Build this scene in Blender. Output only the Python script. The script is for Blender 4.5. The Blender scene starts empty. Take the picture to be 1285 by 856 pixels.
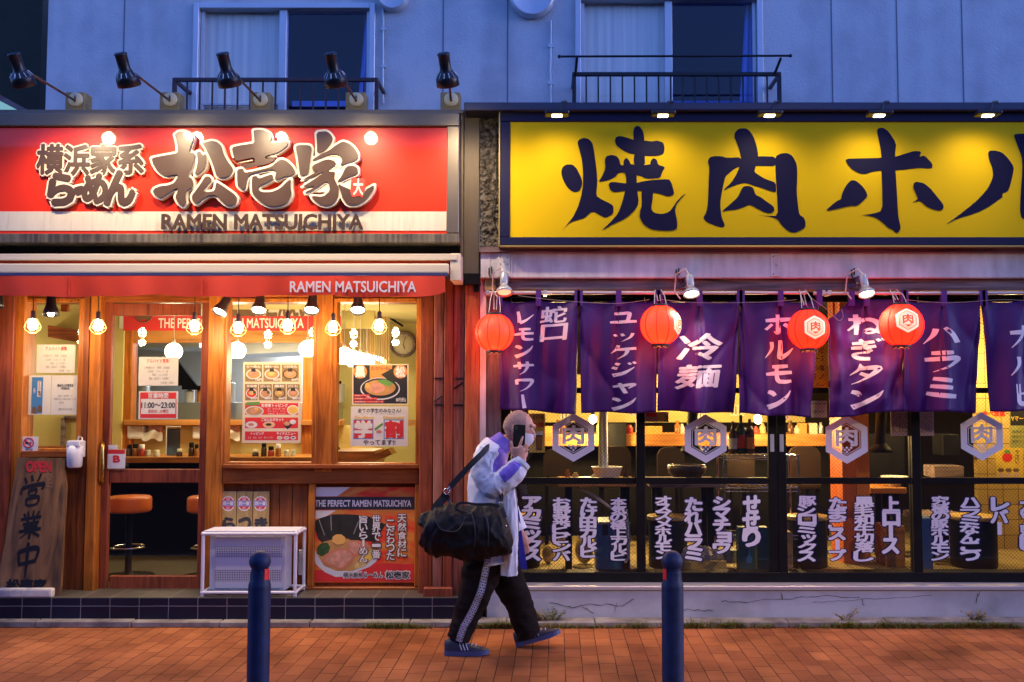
import bpy, bmesh, math, random
from mathutils import Vector, Matrix, noise
R = math.radians
random.seed(7)
S = bpy.context.scene
COL = bpy.context.scene.collection

# ------------------------------------------------------------------ camera
F = 1249.0                      # focal length in photo pixels (1285 wide)
PX, PY = 690.0, 428.0           # principal point in photo pixels
CAM = (0.0, -7.2, 1.6)
PITCH = R(3.4)
cd = bpy.data.cameras.new('camera'); cam = bpy.data.objects.new('camera', cd); COL.objects.link(cam)
cam.location = CAM
cam.rotation_euler = (R(90) + PITCH, 0, 0)
cd.sensor_width = 36; cd.lens = F * 36 / 1285
cd.shift_x = -(PX - 642.5) / 1285
cd.clip_start = 0.05; cd.clip_end = 800
S.camera = cam

# ------------------------------------------------------------------ dusk sky, faint afterglow, exposure
wd = bpy.data.worlds.new('World'); S.world = wd; wd.use_nodes = True
nt = wd.node_tree; nt.nodes.clear()
sky = nt.nodes.new('ShaderNodeTexSky'); sky.sky_type = 'NISHITA'; sky.sun_disc = False
sky.sun_elevation = R(12); sky.sun_rotation = R(90); sky.ozone_density = 4.0
tint = nt.nodes.new('ShaderNodeMixRGB'); tint.blend_type = 'MULTIPLY'; tint.inputs[0].default_value = 1
tint.inputs[2].default_value = (2.3, 2.42, 4.3, 1)
bg = nt.nodes.new('ShaderNodeBackground'); bg.inputs[1].default_value = 0.13
wo = nt.nodes.new('ShaderNodeOutputWorld')
nt.links.new(sky.outputs[0], tint.inputs[1]); nt.links.new(tint.outputs[0], bg.inputs[0]); nt.links.new(bg.outputs[0], wo.inputs[0])
sd = bpy.data.lights.new('sun', 'SUN'); sd.energy = 0.06; sd.angle = R(50); sd.color = (.45, .55, 1)
so = bpy.data.objects.new('sun', sd); COL.objects.link(so); so.location = (20, -4, 6); so.rotation_euler = (R(78), 0, R(90))
S.view_settings.view_transform = 'Standard'; S.view_settings.look = 'None'
S.view_settings.exposure = 0.0; S.view_settings.gamma = 1.0; S.view_settings.use_curve_mapping = False
S.render.engine = 'CYCLES'
cy = S.cycles
cy.use_denoising = True
try: cy.denoiser = 'OPENIMAGEDENOISE'
except Exception: pass
cy.max_bounces = 7; cy.diffuse_bounces = 3; cy.glossy_bounces = 3; cy.transmission_bounces = 4; cy.transparent_max_bounces = 12
cy.sample_clamp_indirect = 4.0; cy.caustics_reflective = False; cy.caustics_refractive = False

# ------------------------------------------------------------------ pixel -> place on a vertical plane at depth Y
CP, SP = math.cos(PITCH), math.sin(PITCH)
def at(px, py, Y):
    u = (px - PX) / F; v = (PY - py) / F
    d = Vector((u, CP - v * SP, SP + v * CP)); t = (Y - CAM[1]) / d.y
    return Vector((u * t, Y, CAM[2] + d.z * t))
def X(px, Y, py=440): return at(px, py, Y).x
def Z(py, Y): return at(690, py, Y).z
def onz(px, py, z):
    u = (px - PX) / F; v = (PY - py) / F
    d = Vector((u, CP - v * SP, SP + v * CP)); t = (z - CAM[2]) / d.z
    return Vector((u * t, CAM[1] + d.y * t, z))

# ------------------------------------------------------------------ materials
MATS = {}
def newmat(name):
    m = bpy.data.materials.new(name); m.use_nodes = True
    MATS[name] = m
    return m, m.node_tree, m.node_tree.nodes['Principled BSDF']
def lin(c):
    return tuple((x / 12.92 if x <= .04045 else ((x + .055) / 1.055) ** 2.4) for x in c)
def rgb(r, g, b): return lin((r / 255, g / 255, b / 255))
def c4(c): return (c[0], c[1], c[2], 1)
def M(name, col, rough=.55, metal=0., var=.0, scale=6., stretch=(1, 1, 1), bump=0., bscale=None, emis=None, es=0., dark=None, coat=0., spec=.5, contrast=(.3, .7), distort=0.0, detail=5):
    """Plain principled surface with noise-driven colour variation and bump."""
    m, t, p = newmat(name)
    p.inputs['Base Color'].default_value = c4(col); p.inputs['Roughness'].default_value = rough
    p.inputs['Metallic'].default_value = metal; p.inputs['Specular IOR Level'].default_value = spec
    if coat: p.inputs['Coat Weight'].default_value = coat; p.inputs['Coat Roughness'].default_value = .08
    if emis: p.inputs['Emission Color'].default_value = c4(emis); p.inputs['Emission Strength'].default_value = es
    if var or bump:
        tc = t.nodes.new('ShaderNodeTexCoord'); mp = t.nodes.new('ShaderNodeMapping'); mp.inputs['Scale'].default_value = stretch
        geo = t.nodes.new('ShaderNodeNewGeometry')
        t.links.new(geo.outputs['Position'] if name.startswith('w_') else tc.outputs['Object'], mp.inputs[0])
        nz = t.nodes.new('ShaderNodeTexNoise'); nz.inputs['Scale'].default_value = scale; nz.inputs['Detail'].default_value = detail
        nz.inputs['Distortion'].default_value = distort
        t.links.new(mp.outputs[0], nz.inputs['Vector'])
        if var:
            cr = t.nodes.new('ShaderNodeValToRGB'); cr.color_ramp.elements[0].position = contrast[0]; cr.color_ramp.elements[1].position = contrast[1]
            d = dark or tuple(x * (1 - var) for x in col)
            cr.color_ramp.elements[0].color = c4(d); cr.color_ramp.elements[1].color = c4(tuple(min(1, x * (1 + var * .35)) for x in col))
            t.links.new(nz.outputs['Fac'], cr.inputs[0]); t.links.new(cr.outputs[0], p.inputs['Base Color'])
            mr = t.nodes.new('ShaderNodeMapRange'); mr.inputs[3].default_value = max(0, rough - .12); mr.inputs[4].default_value = min(1, rough + .12)
            t.links.new(nz.outputs['Fac'], mr.inputs[0]); t.links.new(mr.outputs[0], p.inputs['Roughness'])
        if bump:
            n2 = t.nodes.new('ShaderNodeTexNoise'); n2.inputs['Scale'].default_value = bscale or scale * 4; n2.inputs['Detail'].default_value = 6
            t.links.new(mp.outputs[0], n2.inputs['Vector'])
            b = t.nodes.new('ShaderNodeBump'); b.inputs['Strength'].default_value = bump; b.inputs['Distance'].default_value = .01
            t.links.new(n2.outputs['Fac'], b.inputs['Height']); t.links.new(b.outputs[0], p.inputs['Normal'])
    return m
def emit(name, col, s):
    m, t, p = newmat(name)
    p.inputs['Base Color'].default_value = c4(tuple(min(.8, x) for x in col)); p.inputs['Emission Color'].default_value = c4(col); p.inputs['Emission Strength'].default_value = s
    p.inputs['Roughness'].default_value = .5
    return m
def wood(name, col, dark, axis='Z', scale=1.0, rough=.45, bump=.25, knots=True):
    m, t, p = newmat(name)
    geo = t.nodes.new('ShaderNodeNewGeometry'); oi = t.nodes.new('ShaderNodeObjectInfo'); mp = t.nodes.new('ShaderNodeMapping')
    s = {'Z': (14, 14, .9), 'X': (.9, 14, 14)}[axis]
    mp.inputs['Scale'].default_value = tuple(x * scale for x in s)
    ad = t.nodes.new('ShaderNodeVectorMath'); ad.operation = 'ADD'
    sc = t.nodes.new('ShaderNodeVectorMath'); sc.operation = 'SCALE'; sc.inputs['Scale'].default_value = 13.0
    cmb = t.nodes.new('ShaderNodeCombineXYZ')
    for i in range(3): t.links.new(oi.outputs['Random'], cmb.inputs[i])
    t.links.new(cmb.outputs[0], sc.inputs[0]); t.links.new(geo.outputs['Position'], ad.inputs[0]); t.links.new(sc.outputs[0], ad.inputs[1])
    t.links.new(ad.outputs[0], mp.inputs[0])
    nz = t.nodes.new('ShaderNodeTexNoise'); nz.inputs['Scale'].default_value = 2.2; nz.inputs['Detail'].default_value = 8; nz.inputs['Distortion'].default_value = 1.2
    t.links.new(mp.outputs[0], nz.inputs['Vector'])
    cr = t.nodes.new('ShaderNodeValToRGB'); e = cr.color_ramp.elements
    e[0].position = .32; e[0].color = c4(dark); e[1].position = .68; e[1].color = c4(col)
    x = e.new(.52); x.color = c4(tuple((a * .65 + b * .35) for a, b in zip(col, dark)))
    t.links.new(nz.outputs['Fac'], cr.inputs[0])
    # slow blotches of wear
    n3 = t.nodes.new('ShaderNodeTexNoise'); n3.inputs['Scale'].default_value = 3.1; n3.inputs['Detail'].default_value = 4
    t.links.new(ad.outputs[0], n3.inputs['Vector'])
    mr = t.nodes.new('ShaderNodeMapRange'); mr.inputs[1].default_value = .3; mr.inputs[2].default_value = .7; mr.inputs[3].default_value = .72; mr.inputs[4].default_value = 1.18
    t.links.new(n3.outputs['Fac'], mr.inputs[0])
    mx = t.nodes.new('ShaderNodeVectorMath'); mx.operation = 'SCALE'
    t.links.new(cr.outputs[0], mx.inputs[0]); t.links.new(mr.outputs[0], mx.inputs['Scale'])
    t.links.new(mx.outputs[0], p.inputs['Base Color'])
    p.inputs['Roughness'].default_value = rough; p.inputs['Specular IOR Level'].default_value = .3
    b = t.nodes.new('ShaderNodeBump'); b.inputs['Strength'].default_value = bump; b.inputs['Distance'].default_value = .004
    t.links.new(nz.outputs['Fac'], b.inputs['Height']); t.links.new(b.outputs[0], p.inputs['Normal'])
    return m
def brickmat(name, c1, c2, mortar, w, h, axes, ms=.006, offset=.5, rough=.8, bump=.6, rot=0., noisev=.25, msmooth=.2, freq=2, stagger=False, spec=.5):
    """axes: which world axes feed the brick texture's x (long side) and y (rows)."""
    m, t, p = newmat(name)
    geo = t.nodes.new('ShaderNodeNewGeometry'); sx = t.nodes.new('ShaderNodeSeparateXYZ'); cx = t.nodes.new('ShaderNodeCombineXYZ')
    src = geo.outputs['Position']
    if rot:
        vr = t.nodes.new('ShaderNodeVectorRotate'); vr.rotation_type = 'Z_AXIS'; vr.inputs['Angle'].default_value = rot
        t.links.new(src, vr.inputs['Vector']); src = vr.outputs[0]
    t.links.new(src, sx.inputs[0])
    t.links.new(sx.outputs[axes[1]], cx.inputs[1])
    if stagger:
        dv = t.nodes.new('ShaderNodeMath'); dv.operation = 'DIVIDE'; dv.inputs[1].default_value = h; t.links.new(sx.outputs[axes[1]], dv.inputs[0])
        fl_ = t.nodes.new('ShaderNodeMath'); fl_.operation = 'FLOOR'; t.links.new(dv.outputs[0], fl_.inputs[0])
        wn0 = t.nodes.new('ShaderNodeTexWhiteNoise'); wn0.noise_dimensions = '1D'; t.links.new(fl_.outputs[0], wn0.inputs['W'])
        ma = t.nodes.new('ShaderNodeMath'); ma.operation = 'MULTIPLY_ADD'; ma.inputs[1].default_value = w; t.links.new(wn0.outputs['Value'], ma.inputs[0]); t.links.new(sx.outputs[axes[0]], ma.inputs[2]); t.links.new(ma.outputs[0], cx.inputs[0])
    else: t.links.new(sx.outputs[axes[0]], cx.inputs[0])
    # wobble so that no joint is ruler straight
    wn = t.nodes.new('ShaderNodeTexNoise'); wn.inputs['Scale'].default_value = 5; t.links.new(geo.outputs['Position'], wn.inputs['Vector'])
    ws = t.nodes.new('ShaderNodeVectorMath'); ws.operation = 'SCALE'; ws.inputs['Scale'].default_value = ms * 2.6
    t.links.new(wn.outputs['Color'], ws.inputs[0]); wa = t.nodes.new('ShaderNodeVectorMath'); wa.operation = 'ADD'
    t.links.new(cx.outputs[0], wa.inputs[0]); t.links.new(ws.outputs[0], wa.inputs[1])
    br = t.nodes.new('ShaderNodeTexBrick'); br.offset = offset; br.offset_frequency = freq
    br.inputs['Scale'].default_value = 1; br.inputs['Brick Width'].default_value = w; br.inputs['Row Height'].default_value = h
    br.inputs['Mortar Size'].default_value = ms; br.inputs['Mortar Smooth'].default_value = msmooth
    br.inputs['Color1'].default_value = c4(c1); br.inputs['Color2'].default_value = c4(c2); br.inputs['Mortar'].default_value = c4(mortar)
    t.links.new(wa.outputs[0], br.inputs['Vector'])
    if stagger:
        jn = t.nodes.new('ShaderNodeTexNoise'); jn.inputs['Scale'].default_value = 3.5; jn.inputs['Detail'].default_value = 4; t.links.new(geo.outputs['Position'], jn.inputs['Vector'])
        jr = t.nodes.new('ShaderNodeValToRGB'); jr.color_ramp.elements[0].position = .40; jr.color_ramp.elements[1].position = .62
        jr.color_ramp.elements[0].color = c4(mortar); jr.color_ramp.elements[1].color = c4(tuple(.75*x for x in c2)); t.links.new(jn.outputs['Fac'], jr.inputs[0]); t.links.new(jr.outputs[0], br.inputs['Mortar'])
    nz = t.nodes.new('ShaderNodeTexNoise'); nz.inputs['Scale'].default_value = 1.4; nz.inputs['Detail'].default_value = 8; t.links.new(geo.outputs['Position'], nz.inputs['Vector'])
    n2 = t.nodes.new('ShaderNodeTexNoise'); n2.inputs['Scale'].default_value = 160; n2.inputs['Detail'].default_value = 3; t.links.new(geo.outputs['Position'], n2.inputs['Vector'])
    mr = t.nodes.new('ShaderNodeMapRange'); mr.inputs[1].default_value = .3; mr.inputs[2].default_value = .7; mr.inputs[3].default_value = 1 - noisev; mr.inputs[4].default_value = 1 + noisev
    t.links.new(nz.outputs['Fac'], mr.inputs[0])
    m2 = t.nodes.new('ShaderNodeMapRange'); m2.inputs[1].default_value = .3; m2.inputs[2].default_value = .7; m2.inputs[3].default_value = .82; m2.inputs[4].default_value = 1.12
    t.links.new(n2.outputs['Fac'], m2.inputs[0])
    mu = t.nodes.new('ShaderNodeMath'); mu.operation = 'MULTIPLY'; t.links.new(mr.outputs[0], mu.inputs[0]); t.links.new(m2.outputs[0], mu.inputs[1])
    mx = t.nodes.new('ShaderNodeVectorMath'); mx.operation = 'SCALE'; t.links.new(br.outputs['Color'], mx.inputs[0]); t.links.new(mu.outputs[0], mx.inputs['Scale'])
    t.links.new(mx.outputs[0], p.inputs['Base Color']); p.inputs['Roughness'].default_value = rough; p.inputs['Specular IOR Level'].default_value = spec
    inv = t.nodes.new('ShaderNodeMath'); inv.operation = 'MULTIPLY_ADD'; inv.inputs[1].default_value = -1; inv.inputs[2].default_value = 1
    t.links.new(br.outputs['Fac'], inv.inputs[0])
    a2 = t.nodes.new('ShaderNodeMath'); a2.operation = 'MULTIPLY_ADD'; a2.inputs[1].default_value = .18; t.links.new(n2.outputs['Fac'], a2.inputs[0]); t.links.new(inv.outputs[0], a2.inputs[2])
    b = t.nodes.new('ShaderNodeBump'); b.inputs['Strength'].default_value = bump; b.inputs['Distance'].default_value = .006
    t.links.new(a2.outputs[0], b.inputs['Height']); t.links.new(b.outputs[0], p.inputs['Normal'])
    return m
def glassmat(name, refl=.05, tintc=(1, 1, 1), rough=.01, wire=False):
    m, t, p = newmat(name); t.nodes.remove(p)
    out = t.nodes['Material Output']
    tr = t.nodes.new('ShaderNodeBsdfTransparent'); tr.inputs[0].default_value = c4(tintc)
    gl = t.nodes.new('ShaderNodeBsdfGlossy'); gl.inputs['Roughness'].default_value = rough
    fr = t.nodes.new('ShaderNodeLayerWeight'); fr.inputs[0].default_value = .5
    pw = t.nodes.new('ShaderNodeMath'); pw.operation = 'POWER'; pw.inputs[1].default_value = 5.0; t.links.new(fr.outputs['Facing'], pw.inputs[0])
    mu = t.nodes.new('ShaderNodeMath'); mu.operation = 'MULTIPLY_ADD'; mu.inputs[1].default_value = .85; mu.inputs[2].default_value = refl+.045
    t.links.new(pw.outputs[0], mu.inputs[0])
    mx = t.nodes.new('ShaderNodeMixShader'); t.links.new(mu.outputs[0], mx.inputs[0]); t.links.new(tr.outputs[0], mx.inputs[1]); t.links.new(gl.outputs[0], mx.inputs[2])
    last = mx
    if wire:     # diamond safety wire inside the glass
        geo = t.nodes.new('ShaderNodeNewGeometry'); sx = t.nodes.new('ShaderNodeSeparateXYZ'); t.links.new(geo.outputs['Position'], sx.inputs[0])
        masks = []
        for sgn in (1, -1):
            a = t.nodes.new('ShaderNodeMath'); a.operation = 'MULTIPLY_ADD'; a.inputs[1].default_value = sgn; t.links.new(sx.outputs[0], a.inputs[0]); t.links.new(sx.outputs[2], a.inputs[2])
            s = t.nodes.new('ShaderNodeMath'); s.operation = 'MULTIPLY'; s.inputs[1].default_value = 1 / .028; t.links.new(a.outputs[0], s.inputs[0])
            f = t.nodes.new('ShaderNodeMath'); f.operation = 'FRACT'; t.links.new(s.outputs[0], f.inputs[0])
            l = t.nodes.new('ShaderNodeMath'); l.operation = 'LESS_THAN'; l.inputs[1].default_value = .085; t.links.new(f.outputs[0], l.inputs[0]); masks.append(l)
        mxm = t.nodes.new('ShaderNodeMath'); mxm.operation = 'MAXIMUM'; t.links.new(masks[0].outputs[0], mxm.inputs[0]); t.links.new(masks[1].outputs[0], mxm.inputs[1])
        df = t.nodes.new('ShaderNodeBsdfDiffuse'); df.inputs[0].default_value = (.03, .03, .028, 1)
        m3 = t.nodes.new('ShaderNodeMixShader'); t.links.new(mxm.outputs[0], m3.inputs[0]); t.links.new(mx.outputs[0], m3.inputs[1]); t.links.new(df.outputs[0], m3.inputs[2]); last = m3
    t.links.new(last.outputs[0], out.inputs[0])
    return m
def streaked(name, col, dark, rough=.7, sx=30, sz=1.2, bump=.2, amount=(.35, .65), metal=0.):
    """painted or raw surface with vertical rain streaks and grime."""
    m, t, p = newmat(name)
    geo = t.nodes.new('ShaderNodeNewGeometry'); mp = t.nodes.new('ShaderNodeMapping'); mp.inputs['Scale'].default_value = (sx, sx, sz)
    t.links.new(geo.outputs['Position'], mp.inputs[0])
    a = t.nodes.new('ShaderNodeTexNoise'); a.inputs['Scale'].default_value = 1; a.inputs['Detail'].default_value = 5; t.links.new(mp.outputs[0], a.inputs['Vector'])
    b = t.nodes.new('ShaderNodeTexNoise'); b.inputs['Scale'].default_value = 4; b.inputs['Detail'].default_value = 8; t.links.new(geo.outputs['Position'], b.inputs['Vector'])
    mu = t.nodes.new('ShaderNodeMath'); mu.operation = 'MULTIPLY_ADD'; mu.inputs[1].default_value = .5
    h = t.nodes.new('ShaderNodeMath'); h.operation = 'MULTIPLY'; h.inputs[1].default_value = .5
    t.links.new(b.outputs['Fac'], h.inputs[0]); t.links.new(a.outputs['Fac'], mu.inputs[0]); t.links.new(h.outputs[0], mu.inputs[2])
    cr = t.nodes.new('ShaderNodeValToRGB'); e = cr.color_ramp.elements; e[0].position = amount[0]; e[0].color = c4(dark); e[1].position = amount[1]; e[1].color = c4(col)
    t.links.new(mu.outputs[0], cr.inputs[0]); t.links.new(cr.outputs[0], p.inputs['Base Color'])
    p.inputs['Roughness'].default_value = rough; p.inputs['Metallic'].default_value = metal
    n2 = t.nodes.new('ShaderNodeTexNoise'); n2.inputs['Scale'].default_value = 70; t.links.new(geo.outputs['Position'], n2.inputs['Vector'])
    bp = t.nodes.new('ShaderNodeBump'); bp.inputs['Strength'].default_value = bump; bp.inputs['Distance'].default_value = .004
    t.links.new(n2.outputs['Fac'], bp.inputs['Height']); t.links.new(bp.outputs[0], p.inputs['Normal'])
    return m

# ------------------------------------------------------------------ mesh building
class MB:
    def __init__(s): s.v = []; s.f = []; s.mi = []; s.sm = []; s.cur = 0; s.smooth = False
    def mat(s, i): s.cur = i; return s
    def add(s, vs, fs, smooth=None):
        o = len(s.v); s.v += [tuple(v) for v in vs]; sm = s.smooth if smooth is None else smooth
        for f in fs: s.f.append(tuple(i + o for i in f)); s.mi.append(s.cur); s.sm.append(sm)
        return s
    def box(s, x0, x1, y0, y1, z0, z1, bev=0.):
        if x0 > x1: x0, x1 = x1, x0
        if y0 > y1: y0, y1 = y1, y0
        if z0 > z1: z0, z1 = z1, z0
        if bev <= 0:
            return s.add([(x0,y0,z0),(x1,y0,z0),(x1,y1,z0),(x0,y1,z0),(x0,y0,z1),(x1,y0,z1),(x1,y1,z1),(x0,y1,z1)],
                         [(0,3,2,1),(4,5,6,7),(0,1,5,4),(1,2,6,5),(2,3,7,6),(3,0,4,7)], False)
        b = min(bev, (x1-x0)*.45, (y1-y0)*.45, (z1-z0)*.45)
        bm = bmesh.new(); bmesh.ops.create_cube(bm, size=1)
        for v in bm.verts: v.co = ((x0+x1)/2 + v.co.x*(x1-x0), (y0+y1)/2 + v.co.y*(y1-y0), (z0+z1)/2 + v.co.z*(z1-z0))
        bmesh.ops.bevel(bm, geom=bm.edges[:], offset=b, segments=2 if b > .006 else 1, profile=.6, affect='EDGES')
        s.addbm(bm); return s
    def addbm(s, bm, smooth=False):
        bm.verts.index_update(); s.add([v.co[:] for v in bm.verts], [[v.index for v in f.verts] for f in bm.faces], smooth); bm.free(); return s
    def pbox(s, px0, py0, px1, py1, Y0, Y1, bev=0.):
        pm = (py0 + py1) / 2
        a = at(px0, pm, Y0); b = at(px1, pm, Y0)
        return s.box(a.x, b.x, Y0, Y1, Z(py1, Y0), Z(py0, Y0), bev)
    def prism(s, poly, y0, y1, mp=lambda p: p):
        """poly: (x,z) outline; extruded from y0 (front) to y1."""
        n = len(poly); ar = sum(poly[i][0]*poly[(i+1)%n][1]-poly[(i+1)%n][0]*poly[i][1] for i in range(n))
        if ar < 0: poly = poly[::-1]
        from mathutils.geometry import tessellate_polygon
        tris = tessellate_polygon([[Vector((p[0], p[1], 0)) for p in poly]])
        vs = [(p[0], y0, p[1]) for p in poly]; fs = []
        for t_ in tris:
            a, b, c = [Vector((poly[i][0], poly[i][1])) for i in t_]
            cr = (b-a).x*(c-a).y-(b-a).y*(c-a).x
            fs.append(tuple(t_) if cr > 0 else tuple(t_[::-1]))
        if y1 is None or abs(y1-y0) < 1e-6: return s.add(vs, fs, False)
        vs += [(p[0], y1, p[1]) for p in poly]
        fs2 = [tuple(i+n for i in f[::-1]) for f in fs]
        side = [(i, i+n, (i+1) % n + n, (i+1) % n) for i in range(n)]
        return s.add(vs, fs+fs2+side, False)
    def ppoly(s, pts, Y, th=0.):
        """pixel outline on the plane Y."""
        q = [at(x, y, Y) for x, y in pts]
        return s.prism([(a.x, a.z) for a in q], Y, Y+th if th else None)
    def tube(s, pts, r, n=8, cap=True, smooth=True):
        pts = [Vector(p) for p in pts]; rs = r if isinstance(r, (list, tuple)) else [r]*len(pts)
        vs = []; fs = []; up = None
        for i, p in enumerate(pts):
            t_ = (pts[min(i+1, len(pts)-1)] - pts[max(i-1, 0)])
            if t_.length < 1e-9: t_ = Vector((0, 0, 1))
            t_.normalize()
            if up is None: up = t_.orthogonal().normalized()
            up = (up - t_*up.dot(t_)); up = up.normalized() if up.length > 1e-6 else t_.orthogonal().normalized()
            w = t_.cross(up)
            for k in range(n):
                a = 2*math.pi*k/n; vs.append(p + (up*math.cos(a)+w*math.sin(a))*rs[i])
        for i in range(len(pts)-1):
            for k in range(n):
                fs.append((i*n+k, i*n+(k+1) % n, (i+1)*n+(k+1) % n, (i+1)*n+k))
        s.add(vs, fs, smooth)
        if cap: s.add(vs[:n], [tuple(range(n))[::-1]], False); s.add(vs[-n:], [tuple(range(n))], False)
        return s
    def cyl(s, p0, p1, r0, r1=None, n=16, smooth=True): return s.tube([p0, p1], [r0, r0 if r1 is None else r1], n, True, smooth)
    def lathe(s, prof, c, n=20, axis=None, smooth=True):
        """prof: (radius, height) pairs along the axis from c."""
        ax = Vector(axis or (0, 0, 1)).normalized(); u = ax.orthogonal().normalized(); w = ax.cross(u); c = Vector(c); vs = []; fs = []
        for r, h in prof:
            for k in range(n):
                a = 2*math.pi*k/n; vs.append(c + ax*h + (u*math.cos(a)+w*math.sin(a))*r)
        for i in range(len(prof)-1):
            for k in range(n): fs.append((i*n+k, i*n+(k+1) % n, (i+1)*n+(k+1) % n, (i+1)*n+k))
        s.add(vs, fs, smooth)
        if prof[0][0] > 1e-4: s.add(vs[:n], [tuple(range(n))[::-1]], False)
        if prof[-1][0] > 1e-4: s.add(vs[-n:], [tuple(range(n))], False)
        return s
    def ball(s, c, r, sx=1, sy=1, sz=1, n=16, rings=10):
        c = Vector(c); vs = [c+Vector((0, 0, r*sz))]; fs = []
        for i in range(1, rings):
            th = math.pi*i/rings
            for k in range(n):
                a = 2*math.pi*k/n; vs.append(c+Vector((r*sx*math.sin(th)*math.cos(a), r*sy*math.sin(th)*math.sin(a), r*sz*math.cos(th))))
        vs.append(c-Vector((0, 0, r*sz)))
        for k in range(n): fs.append((0, 1+k, 1+(k+1) % n)); fs.append((len(vs)-1, 1+(rings-2)*n+(k+1) % n, 1+(rings-2)*n+k))
        for i in range(rings-2):
            for k in range(n): fs.append((1+i*n+k, 1+(i+1)*n+k, 1+(i+1)*n+(k+1) % n, 1+i*n+(k+1) % n))
        return s.add(vs, fs, True)
    def quad(s, a, b, c, d): return s.add([a, b, c, d], [(0, 1, 2, 3)], False)
    def grid(s, fn, nu, nv, smooth=True):
        vs = [fn(i/nu, j/nv) for j in range(nv+1) for i in range(nu+1)]
        fs = [(j*(nu+1)+i, j*(nu+1)+i+1, (j+1)*(nu+1)+i+1, (j+1)*(nu+1)+i) for j in range(nv) for i in range(nu)]
        return s.add(vs, fs, smooth)
    def limb(s, pts, n=20, sub=5, side=(0, 1, 0), wr=0., wf=9., seed=0, cap=True, ridge=0., rdir=(1, .4, .35)):
        """pts: (x,y,z,a,b): a = half width across the path in the picture plane, b = half depth along 'side'."""
        P = [Vector(p[:3]) for p in pts]; A = [p[3] for p in pts]; B = [p[4] for p in pts]
        def cr(L, i, t_):
            g = lambda k: L[max(0, min(len(L)-1, k))]
            a, b, c, d = g(i-1), g(i), g(i+1), g(i+2)
            return .5*((2*b)+(c-a)*t_+(2*a-5*b+4*c-d)*t_*t_+(3*b-a-3*c+d)*t_*t_*t_)
        Q = []; 
        for i in range(len(P)-1):
            for k in range(sub): t_ = k/sub; Q.append((cr(P, i, t_), cr(A, i, t_), cr(B, i, t_)))
        Q.append((P[-1], A[-1], B[-1]))
        vs = []; fs = []; sd = Vector(side).normalized()
        for i, (p, a, b) in enumerate(Q):
            t_ = (Q[min(i+1, len(Q)-1)][0]-Q[max(0, i-1)][0]).normalized()
            sy = (sd - t_*sd.dot(t_)).normalized(); w = t_.cross(sy)
            for k in range(n):
                an = 2*math.pi*k/n; q = p + w*math.cos(an)*a + sy*math.sin(an)*b
                if wr:
                    q2 = q*wf + Vector((seed*3.1, seed*1.7, 0)); d = noise.noise(Vector((q2.x, q2.y, q2.z*1.6)))*wr + noise.noise(q2*2.6)*wr*.45
                    if ridge:
                        q3 = Vector((q.x*rdir[0], q.y*rdir[1], q.z*rdir[2]))*wf*1.9+Vector((seed*1.3, 0, seed*.7))
                        d += ((1-abs(noise.noise(q3)))**5-.25)*ridge+((1-abs(noise.noise(q3*2.3+Vector((5, 1, 2)))))**6-.2)*ridge*.45
                    q = q + (q-p).normalized()*d
                vs.append(q)
        for i in range(len(Q)-1):
            for k in range(n): fs.append((i*n+k, i*n+(k+1) % n, (i+1)*n+(k+1) % n, (i+1)*n+k))
        s.add(vs, fs, True)
        if cap: s.add(vs[:n], [tuple(range(n))[::-1]], True); s.add(vs[-n:], [tuple(range(n))], True)
        return s
    def build(s, name, mats, parent=None, local=False):
        me = bpy.data.meshes.new(name)
        if not isinstance(mats, (list, tuple)): mats = [mats]
        vs = s.v; off = Vector((0, 0, 0))
        if parent is not None and not local: off = wloc(parent)
        elif parent is None and not local and vs:
            xs = [v[0] for v in vs]; ys = [v[1] for v in vs]; zs = [v[2] for v in vs]
            off = Vector(((min(xs)+max(xs))/2, (min(ys)+max(ys))/2, min(zs)))
        me.from_pydata([(v[0]-off.x, v[1]-off.y, v[2]-off.z) for v in vs], [], s.f)
        for m in mats: me.materials.append(MATS[m] if isinstance(m, str) else m)
        me.polygons.foreach_set('material_index', s.mi); me.polygons.foreach_set('use_smooth', s.sm); me.update()
        o = bpy.data.objects.new(name, me); COL.objects.link(o)
        if parent is not None: o.parent = parent
        else: o.location = off
        return o
def wloc(o):
    v = Vector((0, 0, 0))
    while o is not None: v += o.location; o = o.parent
    return v
def tag(o, label=None, cat=None, group=None, kind=None):
    if label: o['label'] = label
    if cat: o['category'] = cat
    if group: o['group'] = group
    if kind: o['kind'] = kind
    return o
def thing(name, label, cat, loc=(0, 0, 0), group=None):
    o = bpy.data.objects.new(name, None); COL.objects.link(o); o.location = loc; o.empty_display_size = .1
    return tag(o, label, cat, group)
def copy_tree(o, parent=None):
    c = o.copy(); COL.objects.link(c); c.parent = parent
    for ch in list(o.children): copy_tree(ch, c)
    return c
def lamp(kind, loc, col, W, r=.03, aim=None, angle=80, blend=.6, parent=None):
    l = bpy.data.lights.new('light', kind); l.energy = W; l.color = col
    if kind == 'AREA': l.size = r
    else: l.shadow_soft_size = r
    if kind == 'SPOT': l.spot_size = R(angle); l.spot_blend = blend
    o = bpy.data.objects.new('light', l); COL.objects.link(o); o.location = Vector(loc) - (wloc(parent) if parent else Vector())
    if aim is not None: o.rotation_euler = (Vector(aim)-Vector(loc)).to_track_quat('-Z', 'Y').to_euler()
    if parent: o.parent = parent
    return o

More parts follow.
